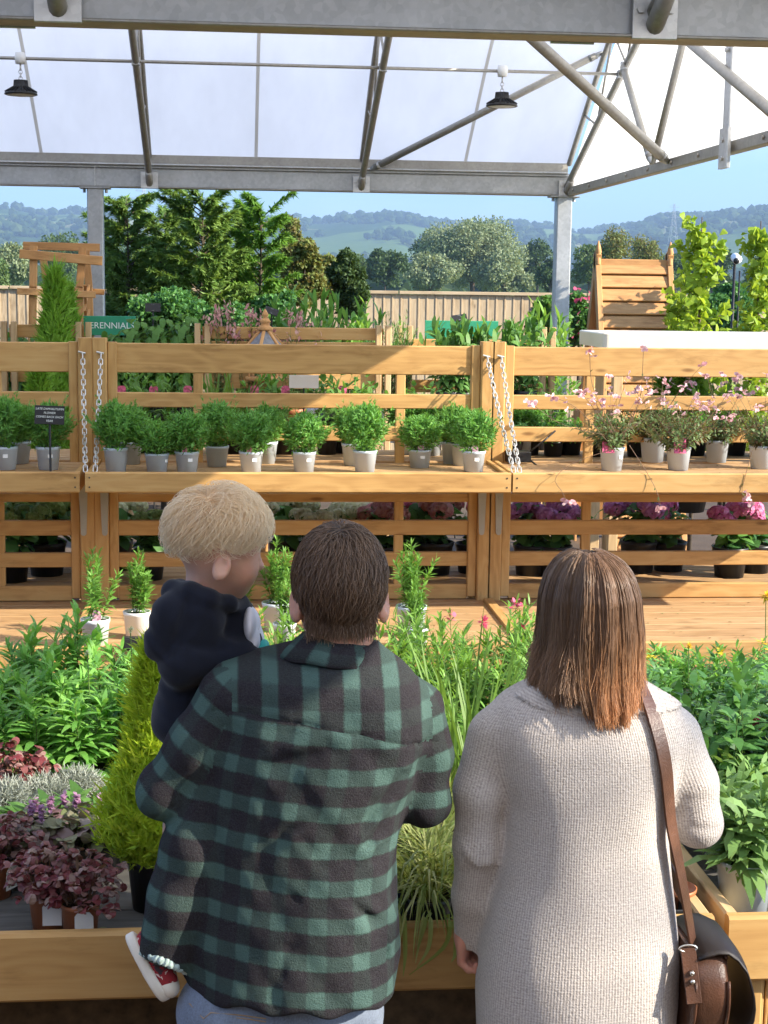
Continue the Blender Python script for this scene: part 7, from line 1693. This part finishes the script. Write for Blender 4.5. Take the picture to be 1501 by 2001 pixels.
def pylon(px, ytop, ybase, Y, label):
    a, b = P(px, ytop, Y), P(px, ybase, Y); h = 38.; t = thing('pylon', label, 'pylon', (a.x, Y, a.z - h)); mb = MB(); x, z0, z1 = a.x, a.z - h, a.z
    W_ = lambda f: 3.4 * (1 - f) ** 1.3 + .5
    fs = np.linspace(0, 1, 9)
    for sx_ in (-1, 1):
        for sy in (-1, 1): mb.tube([(x + sx_ * W_(f), Y + sy * W_(f), z0 + h * f) for f in fs], .16, 4)
        for f0, f1 in zip(fs, fs[1:]): mb.tube([(x + sx_ * W_(f0), Y - W_(f0), z0 + h * f0), (x - sx_ * W_(f1), Y - W_(f1), z0 + h * f1)], .09, 4)
    for f, L in ((.66, 6), (.79, 7.5), (.91, 5)):
        mb.tube([(x - L, Y, z0 + h * f), (x + L, Y, z0 + h * f)], .14, 4)
        for s in (-1, 1): mb.tube([(x + s * L, Y, z0 + h * f), (x, Y, z0 + h * f + 3)], .09, 4)
    mb.build('lattice_tower', M['galv'], t)
pylon(281, 362, 450, 1000, 'faint lattice electricity pylon behind the left conifers'); pylon(1318, 398, 450, 1500, 'lattice electricity pylon on the skyline left of the right hill')
# ---- garden conifers and shrubs before the fence
def feather_conifer(px, ytop, wpx, Y, seed, label, mat='lf_leyland', n=90, zb=.0):
    g = np.random.default_rng(seed); top = P(px, ytop, Y); H_ = top.z - zb; w = wpx / FPX * Y / 2; t = thing('tall_conifer', label, 'conifer', (top.x, Y, zb), group='tall feathery conifers'); mb = MB(); br = MB()
    lean = g.normal(0, .03, 2); tr_ = np.array([[lean[0] * f ** 2 + .015 * math.sin(f * 9), lean[1] * f ** 2, f * H_ * .97] for f in np.linspace(0, 1, 12)]) + A(top.x, Y, zb)
    br.tube(tr_, np.linspace(.03, .004, 12), 7)
    for i in range(n):
        f = .16 + .82 * (i + g.uniform(0, 1)) / n; az = i * 2.4 + g.normal(0, .4); L = w * (1.25 - .72 * f) * g.uniform(.75, 1.4) + .08; b = tr_[0] + (tr_[-1] - tr_[0]) * f; o = A(math.cos(az), math.sin(az), 0); s_ = np.linspace(0, 1, 9); up = g.uniform(.5, 1.1)
        Pp = b + o * (L * s_)[:, None] + A(0, 0, 1) * (L * (up * s_ - .12 * s_ ** 2 - .35 * np.maximum(0, s_ - .7)))[:, None]
        br.tube(Pp, np.linspace(.007, .0015, 9), 4, False)
        m = int(64 + L * 270); tt = g.uniform(.12, 1, m) ** .8; q = np.stack([np.interp(tt, s_, Pp[:, k]) for k in range(3)], 1); T = nrm(Pp[-1] - Pp[0]); sd = nrm(np.cross(T, A(0, 0, 1))); sg = g.choice([-1, 1], m)
        d = nrm(T * g.uniform(.5, 1.1, (m, 1)) + sd * (sg * g.uniform(.3, .9, m))[:, None] + A(0, 0, 1) * g.uniform(-.55, .35, (m, 1))); Ll = g.uniform(.06, .11, m) * (1.15 - .5 * tt) * 1.3
        mb.leaves(q, d, nrm(A(0, 0, 1) + g.normal(0, .5, (m, 3))), Ll, Ll * .085, NARROW, g.uniform(.1, 1.0, m), .1)
        for s2 in (-1, 1): mb.leaves(q + d * (Ll * .3)[:, None], nrm(d + np.cross(d, A(0, 0, 1)) * .75 * s2 + g.normal(0, .2, (m, 3))), A(0, 0, 1), Ll * .65, Ll * .075, NARROW, .5, .1)
    mb.build('foliage', M[mat], t); br.build('trunk', M['bark'], t, True); return t
feather_conifer(248, 366, 120, 15.0, 31, 'tall feathery conifer just right of the left column'); feather_conifer(388, 366, 165, 14.6, 32, 'tallest broad feathery conifer left of the middle', n=120); feather_conifer(506, 384, 120, 15.2, 33, 'wispy bright conifer right of the tallest one', 'lf_pen', 84)
feather_conifer(316, 395, 110, 15.6, 37, 'tall conifer behind, between the right-of-column one and the tallest'); feather_conifer(452, 402, 120, 15.8, 38, 'tall bright conifer close behind the tallest one', 'lf_leyland', 80); feather_conifer(318, 460, 110, 16.2, 34, 'shorter dark conifer between the two tall ones'); feather_conifer(455, 470, 100, 16.3, 35, 'shorter conifer behind, right of the tallest one'); feather_conifer(213, 420, 70, 16.0, 36, 'narrow conifer behind the left column')
def shrub(px, ytop, wpx, ybot, Y, mat, label, n=2600, leaf=.07, seed=1, zb=0., lobes=14, group='garden shrubs by the fence', name='garden_shrub', berries=None):
    t = tree(px, ytop, ybot, wpx, Y, mat, label, n, leaf, seed, lobes, name, group, zb, .035); t['category'] = 'shrub'
    if berries:
        g = np.random.default_rng(seed); c = P(px, (ytop + ybot) / 2, Y); mb = MB(); k = 60; p = A(*c) + nrm(g.normal(size=(k, 3))) * A(wpx, wpx, ybot - ytop) / FPX * Y * .45; mb.leaves(p, nrm(g.normal(size=(k, 3))), A(0, 0, 1), .05, .018, OVATE, .3, .1); mb.build('red_flowers', M[berries], t)
    return t
shrub(588, 430, 110, 640, 17, 'cr_olive', 'tall olive and brown leaved shrub right of the conifers', 7800, 0.064, 41); shrub(566, 400, 60, 520, 17.4, 'cr_olive', 'thin twiggy top of a shrub behind the olive one', 750, 0.051, 42, lobes=9); shrub(680, 472, 85, 640, 17.2, 'cr_dark', 'rounded dark green shrub with a flat top before the fence', 6300, 0.064, 43)
shrub(650, 478, 80, 620, 17.6, 'cr_olive', 'olive shrub between the tall one and the rounded dark one', 3900, 0.064, 44); shrub(540, 560, 120, 660, 14.5, 'lf_dark', 'low dark shrub under the conifers, right', 3600, 0.060, 45); shrub(340, 560, 240, 680, 13.8, 'lf_dark', 'low dark shrub under the conifers, left', 7800, 0.060, 46); shrub(455, 590, 150, 690, 13.5, 'lf_dark', 'low dark shrub under the tallest conifer', 4500, 0.055, 47)
shrub(1068, 575, 95, 690, 13.4, 'lf_mid', 'leafy shrub left of the bright column with dark red leaves', 3900, 0.072, 48, berries='lf_red'); shrub(1132, 560, 90, 700, 13.8, 'lf_dark', 'shrub between column and shelter with a few red flowers', 3900, 0.064, 49, berries='pt_hot'); shrub(1420, 540, 150, 690, 15.5, 'lf_dark', 'dark shrub behind the yellow-green sapling', 4800, 0.076, 50)
def ginkgo(px, ytop, ybot, wpx, Y, seed, label):
    g = np.random.default_rng(seed); top = P(px, ytop, Y); H_ = top.z; w = wpx / FPX * Y / 2; t = thing('young_tree', label, 'tree', (top.x, Y, 0), group='yellow-green fan-leaved saplings'); br = MB(); mb = MB(); base = A(top.x, Y, 0); br.tube([base, base + A(.02, 0, H_ * .5), base + A(0, 0, H_)], [.02, .014, .004], 7)
    for i in range(34):
        f = .28 + .68 * i / 34; az = i * 2.4 + g.normal(0, .3); L = w * (1.15 - .7 * f) * g.uniform(.8, 1.4) + .03; b = base + A(.02 * math.sin(f * 3), 0, H_ * f); o = A(math.cos(az), math.sin(az), g.uniform(.5, 1.2)); e = b + o * L; br.tube([b, (b + e) / 2 + A(0, 0, -.02), e], [.005, .004, .002], 4, False)
        m = 46; tt = g.uniform(.1, 1.05, m); q = b + o * (L * tt)[:, None]; k = np.round(tt * 8) / 8; q = b + o * (L * k)[:, None] + g.normal(0, .018, (m, 3)); d = nrm(g.normal(size=(m, 3)) + A(0, 0, .1)); s = g.uniform(.045, .075, m); mb.leaves(q, d, g.normal(size=(m, 3)), s, s * .48, ((0, .08), (.4, .5), (.8, 1), (1, .75)), g.uniform(0, .6, m), .15)
    mb.build('crown', M['lf_ginkgo'], t); br.build('trunk', M['bark'], t, True)
ginkgo(1372, 424, 660, 118, 11.6, 51, 'yellow-green sapling with fan leaves right of the wooden shelter'); ginkgo(1487, 432, 660, 80, 12.4, 52, 'yellow-green sapling with fan leaves cut by the right edge'); ginkgo(1330, 560, 660, 60, 12.0, 53, 'smaller fan-leaved sapling low beside the shelter roof')
# added unseen tree right of the canopy: boughs placed to throw the soft dapples
g = np.random.default_rng(321); dt = thing('dapple_tree', 'added unseen tree beyond the right end of the canopy, throwing dapples', 'tree', (12.6, -1.6, 0)); mb = MB(); tb = MB()
tb.tube([(12.6, -1.6, 0), (12.5, -1.7, 4), (12.2, -1.8, 8.6)], [.16, .12, .05], 8)
for k in range(5):
    c = A(12 + g.uniform(-.2, .2), (-1.75, -2.05, -1.9, -2.7, -2.9)[k], (7.62, 7.92, 8.22, 7.4, 7.8)[k]); tb.tube([(12.3, -1.75, c[2] - 1.2), (c + A(12.3, -1.75, c[2])) / 2 - A(0, 0, .2), c], [.03, .02, .008], 5, False)
    q = c + g.normal(0, 1, (46, 3)) * A(.30, .42, .028) + A(0, 0, 0); q[:, 2] += (q[:, 1] - c[1]) * .12; mb.leaves(q, nrm(g.normal(size=(46, 3)) * A(1, 1, .3)), g.normal(size=(46, 3)), .10, .032, OVATE, .4, .1)
mb.build('crown', M['cr_mid'], dt); tb.build('trunk', M['bark'], dt, True)
# ---- potted plants on the rear stands
def stand(tm, px, ytop, Y, zb, hh, label, s=1.0, cat='potted plant', group='plants on the rear stands', name=None, rz=None):
    p = P(px, ytop, Y); return place(tm, (p.x, Y, zb), label, cat, group, s, rz, max(.3, (p.z - zb) / hh), name)
cone = T_cypress('cone_conifer', 601, 1.0, .17, 'lf_lime', 'pot_black', 5200, .12, .2, .075)
stand(cone, 106, 528, 9.75, 1.22 - .33, 1.2, 'bright green cone-shaped conifer in front of the garden arch', .92, 'conifer', None, 'cone_conifer'); stand(cone, 132, 560, 10.5, .85, 1.2, 'second cone-shaped conifer half hidden behind the first one', .8, 'conifer', None, 'cone_conifer')
stand(cone, 75, 705, 9.0, .62, 1.2, 'low bright conifer glimpsed below the top rail of the left bench', .8, 'conifer', None, 'cone_conifer')
dk = T_stem('broad_plant', 610, 14, .34, .05, .15, 8, .075, .024, 'lf_mid', (-.3, .5), (.5, 1.4), OVATE, 2, 'pot_black', .08, .13, .9, .003, 'white'); br_ = T_stem('broad_plant', 611, 10, .30, .05, .13, 9, .095, .020, 'lf_mid', (.1, 1.0), (.4, 1.3), OVATE, 2, 'pot_black', .08, .13, .9, .003); sal = T_stem('spiky_plant', 612, 26, .36, .05, .12, 12, .032, .006, 'lf_gaura', (.2, .9), (.1, .7), LANCE, 2, 'terracotta', .08, .13, .5, .0015, flower=('pt_rose', 22, .022, 'spray')); fea = T_stem('feathery_plant', 613, 24, .36, .05, .10, 15, .035, .0035, 'lf_mid', (.3, 1.0), (.0, .7), NARROW, 3, 'pot_grey', .075, .13, .7, .0016, 'white'); big = T_stem('upright_leafy_plant', 614, 10, .5, .05, .12, 11, .105, .017, 'lf_pen', (.3, 1.2), (.3, 1.0), LANCE, 2, 'pot_black', .08, .13, .9, .003)
for x, yt, d in ((262, 606, 'beside the green name board'), (312, 600, 'below the black label card'), (362, 596, 'left of the pink spiky plants'), (225, 640, 'under the green name board')): stand(dk, x, yt, 10.0, 1.21, .45, 'dark broad-leaved plant on the rear stand, ' + d, 1.0, name='broad_plant', rz=0)
for x, yt, d in ((435, 598, 'left of the pair'), (482, 606, 'right of the pair'), (575, 612, 'behind the bird table')): stand(sal, x, yt, 9.9, 1.21, .47, 'plant with dusty pink flower spikes, ' + d, 1.0, name='spiky_plant')
for x, yt, d in ((598, 606, 'with a white price tag right of the bird table'), (775, 588, 'tall and fine-leaved before the fence'), (760, 600, 'behind the tall fine-leaved one')): stand(fea, x, yt, 10.1, 1.21, .48, 'feathery green plant ' + d, 1.1, name='feathery_plant', rz=0)
for x, yt, d in ((562, 566, 'first'), (606, 575, 'second'), (640, 578, 'third'), (682, 582, 'fourth'), (720, 590, 'fifth')): stand(big, x, yt, 12.6, 1.0, .62, 'pale green upright leafy plant along the fence, %s from left' % d, 1.15, name='upright_leafy_plant')
for x, yt, d in ((878, 632, 'left, below the tilted label'), (935, 628, 'in a pink pot'), (985, 634, 'right of the pink pot'), (1030, 626, 'just left of the bright column'), (905, 636, 'between the first and the pink pot')): stand(br_, x, yt, 9.9, 1.36, .42, 'broad-leaved plant before the blank green board, ' + d, .95, name='broad_plant')
for x, yt, d in ((1045, 590, 'behind, near the column'), (1075, 600, 'touching the column'), (650, 610, 'low by the orange stand'), (700, 612, 'low at the stand end')): stand(big, x, yt, 11.4, 1.1, .62, 'upright leafy plant ' + d, 1.0, name='upright_leafy_plant')
for x, yt, d in ((20, 625, 'at the left edge'), (55, 632, 'left of the cone conifer')): stand(dk, x, yt, 10.2, 1.21, .45, 'dark broad-leaved plant under the garden arch, ' + d, .9, name='broad_plant')
for x, yt, d in ((1350, 715, 'left'), (1310, 722, 'by the shelter foot')): stand(cone, x, yt, 10.2, .75, 1.2, 'yellow-green feathery shrub behind the right bench rails, ' + d, 1.3, 'shrub', None, 'feathery_shrub')
stand(big, 1408, 728, 9.9, 1.0, .62, 'fern-like leafy plant behind the right bench rails', 1.0, name='upright_leafy_plant')
for x in (810, 850, 905, 1055, 1100): stand(bk[0], x, 742, 9.2, 1.25, .43, 'small leafy plant glimpsed between rails at right of the middle bench', .9, name='shelf_plant')
# brown timber backing boards of the rear stands in the lower gaps
# ------------------------------------------------------------------ clean up the first-of-kind plants, add the air
def wipe(o):
    for ch in list(o.children): wipe(ch)
    bpy.data.objects.remove(o)
for t in TEMPL: wipe(t)
hz = bpy.data.meshes.new('haze'); x0, x1, y0, y1, z0, z1 = -4600, 5200, -40, 5500, -20, 330
hz.from_pydata([(x0, y0, z0), (x1, y0, z0), (x1, y1, z0), (x0, y1, z0), (x0, y0, z1), (x1, y0, z1), (x1, y1, z1), (x0, y1, z1)], [], [(0, 3, 2, 1), (4, 5, 6, 7), (0, 1, 5, 4), (1, 2, 6, 5), (2, 3, 7, 6), (3, 0, 4, 7)])
m = bpy.data.materials.new('haze'); m.use_nodes = True; nt_ = m.node_tree
for n in list(nt_.nodes):
    if n.type != 'OUTPUT_MATERIAL': nt_.nodes.remove(n)
pv = nt_.nodes.new('ShaderNodeVolumePrincipled'); pv.inputs['Color'].default_value = (.52, .74, 1.0, 1); pv.inputs['Density'].default_value = .00030; pv.inputs['Anisotropy'].default_value = .1
nt_.links.new(pv.outputs[0], [n for n in nt_.nodes if n.type == 'OUTPUT_MATERIAL'][0].inputs['Volume'])
hz.materials.append(m); ho = bpy.data.objects.new('haze', hz); C.objects.link(ho); ho['kind'] = 'stuff'
